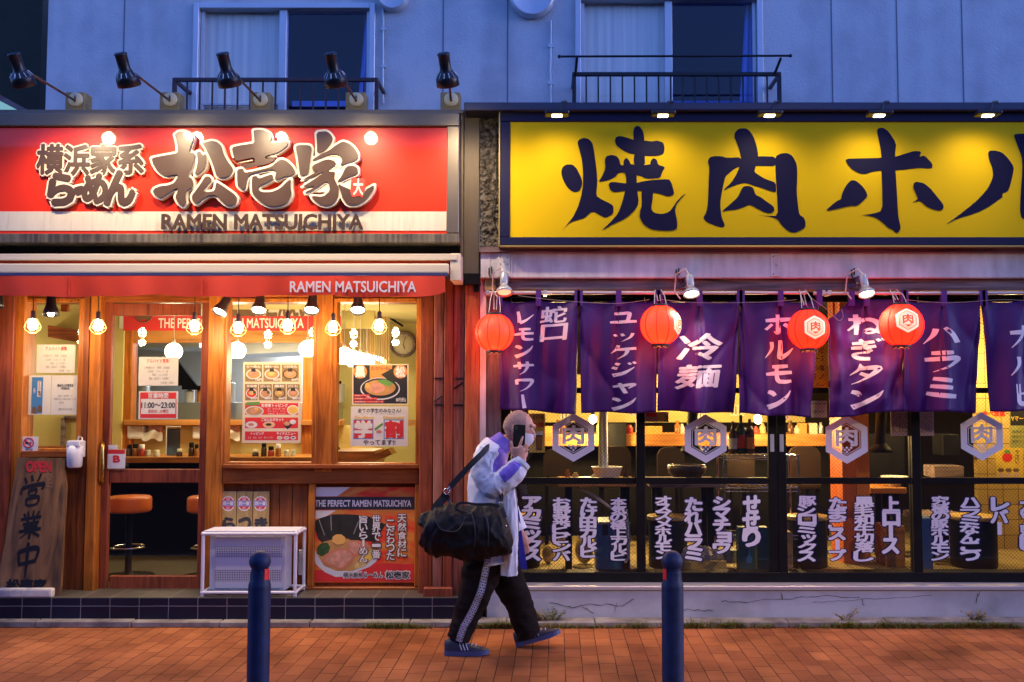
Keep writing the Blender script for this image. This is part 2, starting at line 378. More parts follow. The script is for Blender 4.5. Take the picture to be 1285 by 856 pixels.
# ------------------------------------------------------------------ lettering
_TX = {}
def glyphs(body, off=0.0, res=3):
    k = (body, off, res)
    if k in _TX: return _TX[k]
    c = bpy.data.curves.new('lettering', 'FONT'); c.body = body; c.size = 1; c.resolution_u = res; c.fill_mode = 'FRONT'
    o = bpy.data.objects.new('lettering', c); COL.objects.link(o)
    me = bpy.data.meshes.new_from_object(o.evaluated_get(bpy.context.evaluated_depsgraph_get()))
    vs = [(v.co.x, v.co.y) for v in me.vertices]; fs = []
    for p in me.polygons:
        f = list(p.vertices); a, b, d = [Vector(vs[i]) for i in f[:3]]
        fs.append(f)
    bd = {}
    for f in fs:
        for i in range(len(f)):
            e = (f[i], f[(i+1) % len(f)])
            if (e[1], e[0]) in bd: del bd[(e[1], e[0])]
            else: bd[e] = 1
    bpy.data.objects.remove(o); bpy.data.curves.remove(c); bpy.data.meshes.remove(me)
    _TX[k] = (vs, fs, list(bd)); return _TX[k]
def swell(off):
    if off <= 0: return [(0, 0)]
    o = [(0, 0)]+[(off*math.cos(2*math.pi*k/8), off*math.sin(2*math.pi*k/8)) for k in range(8)]
    if off > .05: o += [(off*.5*math.cos(2*math.pi*k/6+.3), off*.5*math.sin(2*math.pi*k/6+.3)) for k in range(6)]
    return o
def bbox(vs):
    xs = [v[0] for v in vs]; ys = [v[1] for v in vs]; return min(xs), max(xs), min(ys), max(ys)
def text(mb, body, x0, x1, z0, z1, y, off=0.0, depth=0., keep=False, shear=0., ref=None):
    """Lettering filling the rectangle x0..x1, z0..z1 on the plane y (front faces -Y)."""
    vs, fs, bd = glyphs(body)
    if not vs: return
    a, b, c, d = ref or bbox(vs)
    sx = (x1-x0)/(b-a); sz = (z1-z0)/(d-c)
    if keep: sx = sz = min(sx, sz); ox = (x0+x1)/2-(a+b)/2*sx; oz = (z0+z1)/2-(c+d)/2*sz
    else: ox = x0-a*sx; oz = z0-c*sz
    for k, (dx, dz) in enumerate(swell(off)):      # a heavier pen: the glyph laid down again a little beside itself
        W = [(ox+(v[0]+dx)*sx+shear*(v[1]-c)*sz, oz+(v[1]+dz)*sz) for v in vs]; yy = y-k*6e-5
        mb.add([(p[0], yy, p[1]) for p in W], fs, False)
        if depth:
            n = len(W); mb.add([(p[0], yy, p[1]) for p in W]+[(p[0], y+depth, p[1]) for p in W], [(e[1], e[0], e[0]+n, e[1]+n) for e in bd], False)
def ptext(mb, body, px0, py0, px1, py1, Y, off=0., depth=0., **k):
    pm = (py0+py1)/2; text(mb, body, at(px0, pm, Y).x, at(px1, pm, Y).x, Z(py1, Y), Z(py0, Y), Y, off, depth, **k)
def vtext(mb, body, px0, py0, px1, py1, Y, off=0., depth=0., gap=.04, jit=0.):
    n = len(body); h = (py1-py0)/n
    for i, ch in enumerate(body):
        y0 = py0+i*h+h*gap; y1 = py0+(i+1)*h-h*gap; a, b = px0, px1
        if ch in 'ー': ch = '｜' if False else 'ー'
        if ch == 'ー':
            pm = (y0+y1)/2; w = (b-a); mb.pbox((a+b)/2-w*.13, y0, (a+b)/2+w*.13, y1, Y, Y+max(depth, .0004)); continue
        if ch in 'ッョャ': a += (b-a)*.18; y0 += (y1-y0)*.18
        j = random.uniform(-jit, jit)
        if ch == '一': pm = (y0+y1)/2; y0, y1 = pm-(y1-y0)*.13, pm+(y1-y0)*.13
        ptext(mb, ch, a+j, y0, b+j, y1, Y, off, depth)
def catmull(pts, sub=6):
    out = []
    for i in range(len(pts)-1):
        g = lambda k: pts[max(0, min(len(pts)-1, k))]
        a, b, c, d = g(i-1), g(i), g(i+1), g(i+2)
        for k in range(sub):
            t_ = k/sub
            out.append(tuple(.5*((2*b[q])+(c[q]-a[q])*t_+(2*a[q]-5*b[q]+4*c[q]-d[q])*t_*t_+(3*b[q]-a[q]-3*c[q]+d[q])*t_**3) for q in range(len(b))))
    out.append(tuple(pts[-1])); return out
def stroke_quads(st, wk=1.0):
    """brush stroke (x,y,w) -> strip of left/right points."""
    q = catmull(st, 6); L = []; Rr = []
    for i, (x, y, w) in enumerate(q):
        a = q[max(0, i-1)]; b = q[min(len(q)-1, i+1)]; dx, dy = b[0]-a[0], b[1]-a[1]; l = math.hypot(dx, dy) or 1
        ang = 1+.18*(dx/l)   # a brush is a little wider on its slanted edge
        h = max(.6, w*wk*.5*ang); L.append((x-dy/l*h, y+dx/l*h)); Rr.append((x+dy/l*h, y-dx/l*h))
    # rounded start
    return L, Rr
# ================================================================== materials used
brickmat('paver', (.40, .138, .046), (.29, .094, .034), (.040, .022, .016), .215, .103, (1, 0), ms=.0028, rot=R(0.4), rough=.8, noisev=.5, bump=.9, offset=0, stagger=True, spec=.04)
M('w_asphalt', (.05, .05, .052), .9, var=.3, scale=30, bump=.4)
streaked('kerbstone', (.36, .32, .25), (.12, .10, .08), .85, 9, 9, .5, (.35, .62))
brickmat('tile_front', (.012, .016, .035), (.010, .012, .026), (.22, .21, .20), .209, .1365, (0, 2), ms=.0026, offset=0, rough=.3, bump=.3, noisev=.3, msmooth=.05, spec=.25)
brickmat('tile_top', (.085, .075, .055), (.07, .06, .045), (.22, .19, .15), .209, .36, (0, 1), ms=.004, offset=0, rough=.5, bump=.3, noisev=.3)
wood('wood_post', (.52, .17, .022), (.26, .065, .011), 'Z', rough=.4)
wood('wood_rail', (.40, .11, .022), (.22, .05, .011), 'X', rough=.4)
wood('wood_board', (.30, .085, .022), (.15, .035, .012), 'Z', rough=.45)
wood('wood_clad', (.33, .075, .030), (.14, .028, .014), 'Z', rough=.5)
wood('wood_clad_light', (.46, .14, .045), (.26, .06, .022), 'Z', rough=.5)
wood('wood_clad_worn', (.40, .16, .10), (.17, .05, .03), 'Z', rough=.6)
wood('wood_grey', (.22, .18, .17), (.07, .055, .055), 'Z', .8, rough=.8, bump=.5)
wood('wood_beam', (.30, .22, .22), (.08, .055, .06), 'X', .8, rough=.85, bump=.6)
wood('wood_pale', (.52, .35, .14), (.34, .20, .07), 'Z', .7, rough=.6)
wood('wood_counter', (.55, .24, .06), (.32, .12, .03), 'X', .6, rough=.4)
wood('wood_sign', (.24, .115, .042), (.045, .024, .013), 'Z', .35, rough=.65, bump=.5)
M('staple', (.02, .022, .04), .4, .6)
M('cream_wall', (.56, .46, .16), .8, var=.12, scale=3, bump=.05)
M('ceiling', (.54, .46, .18), .85, var=.05, scale=2)
M('floor_in', (.10, .085, .06), .5, var=.3, scale=5)
M('black_paint', (.008, .008, .009), .5, var=.3, scale=9, spec=.15)
M('black_matt', (.006, .0055, .005), .8, spec=.1)
M('steel', (.55, .57, .58), .38, .6, var=.10, scale=3)
M('chrome', (.6, .6, .62), .12, 1.)
streaked('wall_paint', (.61, .63, .67), (.44, .46, .51), .8, 4.5, .4, .7, (.34, .58))
M('seam', (.16, .18, .24), .8)
M('window_alu', (.60, .63, .70), .4, .3, var=.08, scale=3)
M('curtain', (.84, .84, .80), .9, var=.15, scale=2.5, stretch=(14, 1, .25))
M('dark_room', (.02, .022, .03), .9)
glassmat('window_glass', .0, (.35, .5, 1))
glassmat('shop_glass', .012); glassmat('clear_glass', .0)
glassmat('wired_glass', .012, wire=True)
M('rail_brown', (.07, .035, .045), .5, .2, var=.3, scale=20)
M('rail_black', (.02, .02, .03), .45, .3)
M('gutter', (.05, .055, .10), .4, .2, var=.2, scale=5, stretch=(.5, 1, 4))
streaked('sign_frame', (.17, .145, .115), (.11, .095, .08), .4, 2.5, 3, .05, (.3, .7), .4)
streaked('sign_frame_dirty', (.22, .19, .13), (.055, .045, .04), .5, 40, 1.0, .1, (.40, .62), .3)
M('brown_panel', (.13, .10, .065), .5, .2, var=.25, scale=6, stretch=(3, 3, .5))
M('crumbly', (.17, .15, .12), .95, var=.85, scale=28, bump=1.0, bscale=60, contrast=(.35, .62))
streaked('beam_zinc', (.80, .78, .74), (.46, .43, .42), .7, 11, 2.2, .25, (.34, .60), .05)
M('foundation', (.46, .46, .48), .85, var=.35, scale=3.2, bump=.3, contrast=(.25, .6), detail=9)
M('sill_alu', (.55, .55, .57), .4, .5)
M('tile_yellow_dummy', (.5, .4, .2))
brickmat('tile_yellow', (.62, .44, .14), (.56, .39, .12), (.10, .05, .02), .135, .135, (0, 2), ms=.003, offset=0, rough=.3, bump=.2, noisev=.15)
brickmat('tile_floor', (.36, .28, .12), (.32, .24, .10), (.12, .09, .05), .3, .3, (0, 1), ms=.006, offset=0, rough=.5, bump=.2, noisev=.25)
M('plaster_dark', (.035, .022, .010), .9, var=.4, scale=3)
M('neighbour', (.02, .024, .02), .9, var=.5, scale=2)
M('teal_panel', (.35, .62, .52), .5, emis=(.30, .62, .48), es=.5)
M('brass', (.62, .40, .10), .3, 1., var=.2, scale=8)
M('white_plastic', (.72, .72, .72), .4, var=.06, scale=6)
M('cable_black', (.012, .012, .014), .6)
M('cable_white', (.62, .56, .5), .5)
M('red_paint', (.62, .03, .02), .4)

# ================================================================== setting
g = MB(); g.quad((-60, -2.35, 0), (60, -2.35, 0), (60, 40, 0), (-60, 40, 0)); tag(g.build('pavement', 'paver'), kind='structure')
g = MB(); g.box(-60, 60, -2.5, -2.352, -.3, .012, .01); tag(g.build('kerb', 'kerbstone'), kind='structure')
g = MB(); g.quad((-400, -400, -.12), (400, -400, -.12), (400, -2.5, -.12), (-400, -2.5, -.12)); tag(g.build('road', 'w_asphalt'), kind='structure')
# low concrete edging in front of both shops, in lengths with open joints
g = MB(); x = -7.5; 
while x < 6.5:
    w = random.uniform(.62, .72); g.box(x, x+w-.006, -.085+random.uniform(-.004, .004), .07, 0, .042+random.uniform(-.003, .003), .006); x += w
tag(g.build('edging', 'kerbstone'), kind='structure')

# unseen building added across the street to shade the lower facade
fb = thing('added_facing_building', 'dark building added out of view across the street to shade the lower facade', 'building', (0, -14, 0))
g = MB(); g.box(-30, 30, -20, -14, -.12, 7); g.build('wall', 'brown_panel', fb)
g = MB()
for i in range(-9, 10):
    for z in (1.2, 4.2): g.box(i*2.4-.6, i*2.4+.6, -14.02, -13.9, z, z+1.3)
g.build('window', 'black_paint', fb)
STREET = True
st_ = thing('assumed_street_lamp', 'unseen street lamp assumed on the far side of the road, with a warm head', 'street lamp', (3.2, -12.2, -.12))  # out of view, assumed from the warm light on the pavement
g = MB(); g.lathe([(.10, -.12), (.10, .5), (.07, .6), (.05, 5.6)], (3.2, -12.2, 0), 14); g.tube([(3.2, -12.2, 5.5), (3.1, -11.8, 5.9), (2.8, -10.4, 6.0)], .035, 8); g.build('pole', 'brown_panel', st_)
g = MB(); g.box(2.62, 2.98, -10.7, -9.9, 5.93, 6.03, .03); g.build('head', 'brown_panel', st_)
g = MB(); g.box(2.68, 2.92, -10.6, -10.0, 5.915, 5.929); g.build('lens', emit('assumed_lamp_glow', (1, .66, .32), 8.), st_)
lamp('SPOT', (2.8, -10.3, 5.85), (1, .66, .32), 1050., .12, aim=(2.0, -1.2, .3), angle=44, blend=1.0, parent=st_)
# ================================================================== upper building
YW = .75
ab = thing('apartment_building', 'pale painted upper storey with aluminium windows set back above the two shops', 'building', (0, YW, 0))
def wallrect(mb, px0, py0, px1, py1, Y, th=.12): mb.pbox(px0, py0, px1, py1, Y, Y+th)
w = MB()
topy, boty = -190, 158
zt, zb = Z(topy, YW), Z(boty+60, YW)
def zbox(mb, x0, x1, z0, z1, y0, y1): mb.box(x0, x1, y0, y1, z0, z1)
W1 = (X(243, YW, 70), X(471, YW, 70), Z(170, YW), Z(5, YW)); W2 = (X(722, YW, 70), X(957, YW, 70), Z(170, YW), Z(-6, YW))
xl = X(59, YW, 70); xr = 7.5
def wall_with_holes(mb, x0, x1, z0, z1, holes, y0, y1):
    xs = sorted([x0, x1]+[h[0] for h in holes]+[h[1] for h in holes])
    for a, b in zip(xs, xs[1:]):
        hs = sorted([h for h in holes if h[0] < (a+b)/2 < h[1]], key=lambda h: h[2]); z = z0
        for h in hs: 
            if h[2] > z: mb.box(a, b, y0, y1, z, h[2])
            z = h[3]
        if z1 > z: mb.box(a, b, y0, y1, z, z1)
wall_with_holes(w, xl, xr, zb, zt, [W1, W2], YW, YW+.15)
w.box(xl, xl+.12, YW+.152, YW+5, zb, zt)
w.build('wall', 'wall_paint', ab)
g = MB()
for px in (155, 556, 637, 1044, 1126, 1208): 
    x = X(px, YW, 70); g.box(x-.005, x+.005, YW-.002, YW+.002, zb, zt)
g.build('seam', 'seam', ab)
def upper_window(Wn, split):
    x0, x1, z0, z1 = Wn; f = MB(); fw = .045
    f.box(x0, x0+fw, YW-.03, YW+.1, z0, z1, .004); f.box(x1-fw, x1, YW-.03, YW+.1, z0, z1, .004); f.box(x0+fw, x1-fw, YW-.03, YW+.1, z1-fw, z1, .004)
    f.box(x0+fw, x1-fw, YW-.03, YW+.1, z0, z0+fw, .004)
    xm = x0+(x1-x0)*split
    f.box(x0+fw+.004, x0+fw+.03, YW+.02, YW+.07, z0+fw, z1-fw); f.box(xm-.032, xm+.028, YW+.0, YW+.07, z0+fw, z1-fw, .003); f.box(x1-fw-.03, x1-fw-.004, YW+.02, YW+.07, z0+fw, z1-fw)
    zr = z0 + .26; f.box(x0+fw+.03, xm-.032, YW+.03, YW+.06, zr, zr+.012)
    win = f.build('window', 'window_alu', ab)
    p = MB(); p.quad((x0+fw, YW+.05, z0+fw), (xm, YW+.05, z0+fw), (xm, YW+.05, z1-fw), (x0+fw, YW+.05, z1-fw)); p.build('pane', 'clear_glass', win)
    p = MB(); p.quad((xm, YW+.045, z0+fw), (x1-fw, YW+.045, z0+fw), (x1-fw, YW+.045, z1-fw), (xm, YW+.045, z1-fw)); p.build('pane', 'window_glass', win)
    c = MB(); c.grid(lambda u, v: (x0+(xm-x0)*u, YW+.075+.0025*math.sin(u*70)+.002*math.sin(u*31+2), z0+(z1-z0)*v), 80, 2); c.build('curtain', 'curtain', win)
    c = MB(); c.grid(lambda u, v: (x1-fw-.02-(.03+.05*(1-v)**1.3)*u*1.6, YW+.13+.012*math.sin(u*9), z0+(z1-z0)*v), 16, 8); c.build('curtain', 'curtain', win)
    c = MB(); c.box(xm+.03, x1-fw-.005, YW+.20, YW+.215, z0+.30, z0+.345); c.build('inner_rail', 'curtain', win)
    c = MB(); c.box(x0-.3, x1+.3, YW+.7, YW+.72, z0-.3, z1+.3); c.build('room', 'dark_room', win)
upper_window(W1, .49); upper_window(W2, .50)
for px, r in ((494, 20), (668, 29)):
    c = at(px, 17-r if px < 600 else 26-r, YW); rr = r/1249*7.95
    g = MB(); g.lathe([(rr, 0), (rr, .05), (rr*.93, .075), (rr*.86, .078), (rr*.8, .065), (0, .06)], c, 28, (0, -1, 0)); g.build('vent_hood', 'window_alu', ab)
# thin conduits down the wall
for (px, p0, p1) in ((691, 26, 150), (481, 4, 130)):
    g = MB(); pts = [at(px+random.uniform(-.6, .6), p0+(p1-p0)*i/8, YW-.012) for i in range(9)]; g.tube(pts, .008, 6)
    for i in (2, 5): g.pbox(px-3, pts and p0+(p1-p0)*i/8-2, px+3, p0+(p1-p0)*i/8+2, YW-.02, YW)
    g.build('conduit', 'window_alu', ab)

# window guard railings
def railing(name, label, px0, px1, py0, nb, m, Y=.42):
    a = at(px0, py0, Y); b = at(px1, py0, Y); zb_ = Z(153, Y)
    t = thing(name, label, 'railing', (a.x, Y, zb_), 'window guard railings')
    g = MB(); g.box(a.x, b.x, Y-.015, Y+.015, a.z-.03, a.z, .004); g.box(a.x, b.x, Y-.012, Y+.012, zb_+.02, zb_+.045, .004)
    g.box(a.x, a.x+.03, Y-.013, Y+.013, zb_, a.z-.03); g.box(b.x-.03, b.x, Y-.013, Y+.013, zb_, a.z-.03)
    for x in (a.x, b.x-.025): g.box(x, x+.025, Y+.02, YW, a.z-.028, a.z-.004)
    g.build('rail_frame', m, t)
    for i in range(1, nb):
        x = a.x+.015+(b.x-a.x-.03)*i/nb; g = MB(); g.box(x-.006, x+.006, Y-.006, Y+.006, zb_+.045, a.z-.03); g.build('bar', m, t)
railing('window_railing', 'brown metal window railing behind the lamps of the red sign', 217, 475, 98, 16, 'rail_brown')
railing('window_railing', 'dark window railing with a laundry pole above it, over the yellow sign', 718, 980, 91, 17, 'rail_black')
t = thing('laundry_pole', 'thin laundry pole held over the dark window railing', 'pole', at(845, 71, .3))
g = MB(); a = at(702, 71, .30); b = at(992, 70, .30); g.cyl(a, b, .009, n=8); g.ball(a, .014); g.ball(b, .014); g.build('pole', 'rail_black', t)
for p0, p1 in (((724, 73), (722, 96)), ((980, 73), (972, 93))):
    g = MB(); g.tube([at(*p0, .30), at((p0[0]+p1[0])/2, (p0[1]+p1[1])/2, .36), at(*p1, .41)], .011, 6); g.build('bracket', 'rail_black', t)

# neighbour in the dark at the far left
nb = thing('neighbouring_building', 'dark neighbouring building with a slanted eave beyond the left wall', 'building', (-6, 3, 0))
g = MB(); g.box(-14, X(40, 3.2), 3.2, 3.5, 0, 9); g.build('wall', 'neighbour', nb)
g = MB(); g.add([at(-60, 86, 1.6), at(44, 143, 1.6), at(44, 149, 1.6), at(-60, 95, 1.6)]+[at(-60, 86, 1.6)+Vector((0, .3, 0)), at(44, 143, 1.6)+Vector((0, .3, 0)), at(44, 149, 1.6)+Vector((0, .3, 0)), at(-60, 95, 1.6)+Vector((0, .3, 0))],
    [(0, 3, 2, 1), (4, 5, 6, 7), (0, 1, 5, 4), (3, 7, 6, 2)]); g.build('eave', 'wood_beam', nb)
g = MB(); g.ppoly([(-80, 72), (24, 140), (24, 160), (-80, 160)], 2.2, .05); g.build('panel', 'teal_panel', nb)

# eave and gutter over the yellow sign, thin ledge over the red one
g = MB(); g.pbox(582, 128, 1420, 138.5, -.16, .74, .01); g.build('gutter', 'gutter', ab)
g = MB(); g.pbox(-60, 137.5, 581.8, 142.5, -.05, .74, .004); g.build('ledge', 'sign_frame', ab)

# ================================================================== ramen shop
YF = .30
rs = thing('ramen_shop', 'warm lit noodle shop front in orange wood under the red sign', 'shop', (X(260, YF), YF, 0))
# step
xa, xb = X(-80, 0), X(603, 0, 760)
g = MB(); g.box(xa, xb, 0, .26, .0, .186); g.build('step_front', 'tile_front', rs)
g = MB(); g.box(xa, xb-.0, .004, .56, .1865, .192); g.build('step_top', 'tile_top', rs)
# posts
def post(px0, py0, px1, py1, Y0, Y1, m='wood_post', nm='post', bev=.006):
    g = MB(); g.pbox(px0, py0, px1, py1, Y0, Y1, bev); return g.build(nm, m, rs)
post(-70, 345, -12, 748, .2, .42)
post(-12, 345, 13, 748, .24, .42, 'wood_clad')
post(14, 345, 27, 748, .27, .44)
post(99, 345, 109, 748, .29, .44, 'wood_board')
post(109, 345, 122, 748, .26, .46)
post(258.5, 345, 279, 748, .27, .46)
post(396, 345, 417, 592, .27, .44)
post(-10, 345, 600, 379, .30, .5, 'wood_rail', 'lintel')
post(279, 586, 526, 607, .28, .44, 'wood_rail', 'rail'); post(279, 737, 526, 748, .29, .44, 'wood_rail', 'rail')
post(279, 583, 526, 588, .24, .42, 'wood_rail', 'window_sill', .004)
post(386, 607, 394, 737, .29, .44); post(520, 607, 527.5, 737, .29, .44)
# boards under the middle window
xs = [279, 297, 317, 338, 350, 366, 386]
for a, b in zip(xs, xs[1:]):
    post(a+.4, 607, b-.4, 737, .335, .40, 'wood_board', 'board', .003)
post(394, 607, 520, 737, .345, .40, 'wood_board', 'board')
# panel under the left window
post(27, 572, 99, 748, .30, .44, 'wood_board', 'board'); post(27, 566, 99, 574, .26, .42, 'wood_rail', 'window_sill', .004)
# three fixed windows
def shop_window(px0, py0, px1, py1, tw=7):
    Y0, Y1 = .285, .40
    f = MB()
    f.pbox(px0, py0, px0+tw, py1, Y0, Y1, .004); f.pbox(px1-tw, py0, px1, py1, Y0, Y1, .004)
    f.pbox(px0+tw, py0, px1-tw, py0+tw*.7, Y0+.003, Y1, .004); f.pbox(px0+tw, py1-tw*.7, px1-tw, py1, Y0+.003, Y1, .004)
    w_ = f.build('window', 'wood_post', rs)
    a = at(px0+tw-1, (py0+py1)/2, .36); b = at(px1-tw+1, 0, .36)
    g = MB(); g.quad((a.x, .36, Z(py1-3, .36)), (X(px1-tw+1, .36, (py0+py1)/2), .36, Z(py1-3, .36)), (X(px1-tw+1, .36, (py0+py1)/2), .36, Z(py0+3, .36)), (a.x, .36, Z(py0+3, .36))); g.build('pane', 'shop_glass', w_)
    return w_
shop_window(22, 374, 104, 568); shop_window(277, 374, 399, 585); shop_window(415, 374, 529, 586)
# sliding door
f = MB(); Y0, Y1 = .345, .395
f.pbox(121, 379, 137, 742, Y0, Y1, .004); f.pbox(250, 379, 259.5, 742, Y0, Y1, .004)
f.pbox(137, 381, 250, 396, Y0+.002, Y1, .004); f.pbox(137, 589, 250, 606, Y0+.002, Y1, .004); f.pbox(137, 723, 250, 742, Y0+.002, Y1, .004)
door = f.build('door', 'wood_clad', rs)
for (p0, p1) in ((396, 589), (606, 723)):
    g = MB(); x0, x1 = X(136, .37, 550), X(251, .37, 550); g.quad((x0, .372, Z(p1+1, .37)), (x1, .372, Z(p1+1, .37)), (x1, .372, Z(p0-1, .37)), (x0, .372, Z(p0-1, .37))); g.build('pane', 'shop_glass', door)
g = MB(); g.tube([at(128, 556, .345), at(128.5, 558, .30), at(128.5, 562, .285), at(128.5, 600, .285), at(128.5, 604, .30), at(128, 606, .345)], .014, 10); g.build('handle', 'brass', door)
g = MB(); g.pbox(122, 742, 260, 746, .335, .42); g.build('threshold', 'sill_alu', rs)
# cladding to the right of the windows: boards in two depths
cl = [(526, 543.5, .16, 'wood_clad'), (543.5, 556.5, .10, 'wood_clad_worn'), (556.5, 568, .075, 'wood_clad'), (568, 582.5, .10, 'wood_clad_worn'), (582.5, 601, .05, 'wood_clad_light')]
for a, b, y, m in cl:
    post(a+.3, 345, b-.3, 755 if a > 540 else 753, y, .45, m, 'board', .005)
post(531, 738, 567, 756, .035, .09, 'wood_clad', 'board', .005); post(594.5, 358, 601, 366, .02, .06, 'black_matt', 'board', .002)
g = MB()
for (x0, y0, x1, y1) in ((545, 475, 556, 475), (544.5, 504, 555, 497), (545, 508, 556, 508), (572, 475, 581, 475), (569, 488, 581, 480), (569, 508, 581, 508)):
    g.tube([at(x0, y0, .092), at(x1, y1, .092)], .006, 6)
    g.build('metal_strap', 'staple', rs); g = MB()
# brown panel column over the cladding
g = MB(); g.pbox(579, 140, 601.5, 346, .03, .3, .004); g.pbox(577.5, 140, 581.5, 346, -.02, .03, .003); g.build('column', 'brown_panel', rs)
g = MB(); g.pbox(581.7, 343, 602.2, 357, .0, .3, .004); g.build('column_base', 'black_paint', rs)
g = MB(); g.pbox(-60, 303, 578, 346, .02, .40); g.build('fascia', 'black_paint', rs)
# interior shell
fz = .19; cz = 2.46
def slab(nm, m, par, *b): g = MB(); g.box(*b); return g.build(nm, m, par)
XL, XR = X(-130, 2.0), -.86
slab('floor', 'floor_in', rs, XL, XR, .56, 5.6, .08, fz)
slab('ceiling', 'ceiling', rs, XL, XR, .5, 5.6, cz, cz+.05)
slab('interior_wall', 'cream_wall', rs, XL-.1, XL, .45, 5.6, fz, cz)
g = MB(); g.box(XR, XR+.06, .45, 5.6, fz, cz); g.build('interior_wall', 'cream_wall', rs)
slab('interior_wall', 'cream_wall', rs, X(425, 3.9), XR, 3.9, 3.96, fz, cz)
slab('kitchen_wall', 'steel', rs, XL, XR, 5.5, 5.58, fz, cz)
# side partition behind the left window
g = MB(); g.pbox(-80, 330, 152, 760, 2.24, 2.30); g.build('partition', 'cream_wall', rs)
g = MB(); g.ppoly([(60, 408), (112, 417), (112, 432), (60, 423)], 2.1, .13); g.pbox(76, 370, 85, 391, 1.2, 1.24, .006); g.pbox(30, 560, 112, 572, 2.16, 2.239, .008); g.build('partition_beam', 'wood_rail', rs)
g = MB(); g.pbox(76, 525, 80, 560, 2.2, 2.239); g.pbox(80, 522, 104, 525, 2.2, 2.239); g.build('partition_frame', 'wood_beam', rs)
# partition between guests and kitchen
YP = 2.35
g = MB(); g.pbox(152, 405, 164, 640, YP-.08, YP+.05, .01); g.pbox(379, 438, 391, 576, YP-.08, YP+.05, .01); g.build('partition_post', 'wood_post', rs)
g = MB(); g.pbox(153, 412, 428, 430, YP-.06, YP+.05, .008); g.pbox(155, 527, 428, 534, YP-.14, YP+.05, .006); g.build('partition_beam', 'wood_counter', rs)
g = MB(); g.pbox(164, 534, 470, 640, YP, YP+.05); g.pbox(100, 330, 470, 412, YP+.02, YP+.07); g.build('partition', 'cream_wall', rs)
# bamboo slat screen towards the back
g = MB()
for i in range(26):
    px = 415+i*2.9; yb = 424+(px-415)*.53
    g.pbox(px, 366, px+1.5, yb, 3.0, 3.02)
g.build('slat_screen', 'wood_pale', rs)
g = MB(); g.ppoly([(410, 419), (495, 464), (495, 471), (410, 427)], 2.96, .05); g.build('screen_rail', 'wood_counter', rs)
g = MB(); g.tube([at(457, 378, 2.4), at(505, 409, 3.7)], .012, 6); g.build('ceiling_track', 'black_matt', rs)
slab('partition', 'wood_counter', rs, X(512, 3.6), XR, 3.6, 3.65, Z(535, 3.6), Z(527, 3.6)); slab('corner_trim', 'wood_counter', rs, X(522, 3.8), X(527, 3.8), 3.8, 3.899, Z(620, 3.8), Z(412, 3.8))
# kitchen hood and counters
g = MB(); g.ppoly([(160, 436), (250, 436), (250, 420), (160, 420)], 3.3, .9); g.ppoly([(276, 446), (398, 440), (380, 416), (300, 414)], 3.2, .8); g.build('extractor_hood', 'steel', rs)
g = MB(); g.pbox(150, 505, 420, 640, 3.5, 4.2, .02); g.build('kitchen_unit', 'steel', rs)
g = MB(); g.ppoly([(222, 452), (247, 484), (222, 484)], 3.4, .05); g.pbox(228, 484, 262, 489, 3.4, 3.6); g.build('kitchen_screen', 'black_matt', rs)
# guest counter
g = MB(); g.pbox(100, 573.5, 470, 581, 1.75, YP-.01, .008); g.build('counter_top', 'wood_counter', rs)
g = MB(); g.pbox(100, 581, 470, 745, 1.95, 2.0); g.build('counter_front', 'black_matt', rs)
g = MB(); g.pbox(417, 566, 470, 586, 1.0, 1.5, .008); g.build('counter_top', 'wood_counter', rs)
g = MB(); g.ppoly([(440, 582), (487, 563), (492, 570), (450, 588)], .8, .25); g.build('side_shelf', 'wood_counter', rs)

# ================================================================== grill restaurant
YD = .22
gr = thing('grill_restaurant', 'dim lit barbecue restaurant front with black sliding doors under the yellow sign', 'restaurant', (X(960, YD), YD, 0))
fl = .28
# foundation
g = MB(); g.box(X(611, .07, 770), X(1420, .07), .07, .5, 0, Z(741.5, .07)); g.build('foundation', 'foundation', gr)
g = MB(); g.box(X(640, .05, 740), X(1420, .05), .055, .5, Z(741, .055), Z(737.6, .055)+.01, .004); g.build('sill', 'sill_alu', gr)
# cracks in the render of the foundation
g = MB()
def crack(px, py, n, sx, sy, r):
    p = [px, py]; pts = []
    for i in range(n):
        pts.append(at(p[0], p[1], .0688)); p = [p[0]+sx*random.uniform(.4, 1.5), p[1]+sy*random.uniform(-1.2, 1.2)]
    g.tube(pts, [r*random.uniform(.4, 1.2) for _ in pts], 4)
for a in ((690, 757, 26, 5, 2.2, .0022), (730, 762, 9, 2, 2.5, .0016), (858, 766, 12, 3.2, 1.6, .002), (905, 755, 30, 6, 1.5, .0018), (1020, 756, 22, 7, 1.2, .0015), (1082, 752, 6, .6, 4, .0016), (1225, 757, 8, .8, 5, .0018), (770, 768, 6, 1, 3, .0013), (980, 745, 7, .4, 4, .0014)): crack(*a)
g.build('crack', 'black_matt', gr)
# rough pillar at the joint of the two shops
g = MB()
def pf(u, v):
    px = 602+25*u; py = 138+(312-138)*v; q = at(px, py, .05); d = noise.noise(q*24)*.022+noise.noise(q*60)*.012
    return q+Vector((0, -d, 0))
g.grid(lambda u, v: pf(u, 1-v), 26, 180, False); g.build('rough_pillar', 'crumbly', gr)
g = MB(); pts = [at(623+random.uniform(-.8, .8), 140+i*9, .02) for i in range(12)]+[at(620, 250, .02), at(617, 268, .0), at(624, 290, .02)]; g.tube(pts, .005, 6); g.build('cable', 'cable_black', gr)
g = MB(); g.pbox(601.6, 310, 1420, 316, -.035, .35); g.build('beam_cap', 'wood_beam', gr)
g = MB(); g.pbox(603, 316, 1420, 349, .0, .4, .006)
for px in (613, 624, 641): g.pbox(px, 317, px+1.6, 348, -.008, .001)
g.build('beam', 'beam_zinc', gr)
g = MB(); g.pbox(625, 318, 640, 347.5, -.01, .0005, .002); g.build('beam_plate', 'beam_zinc', gr)
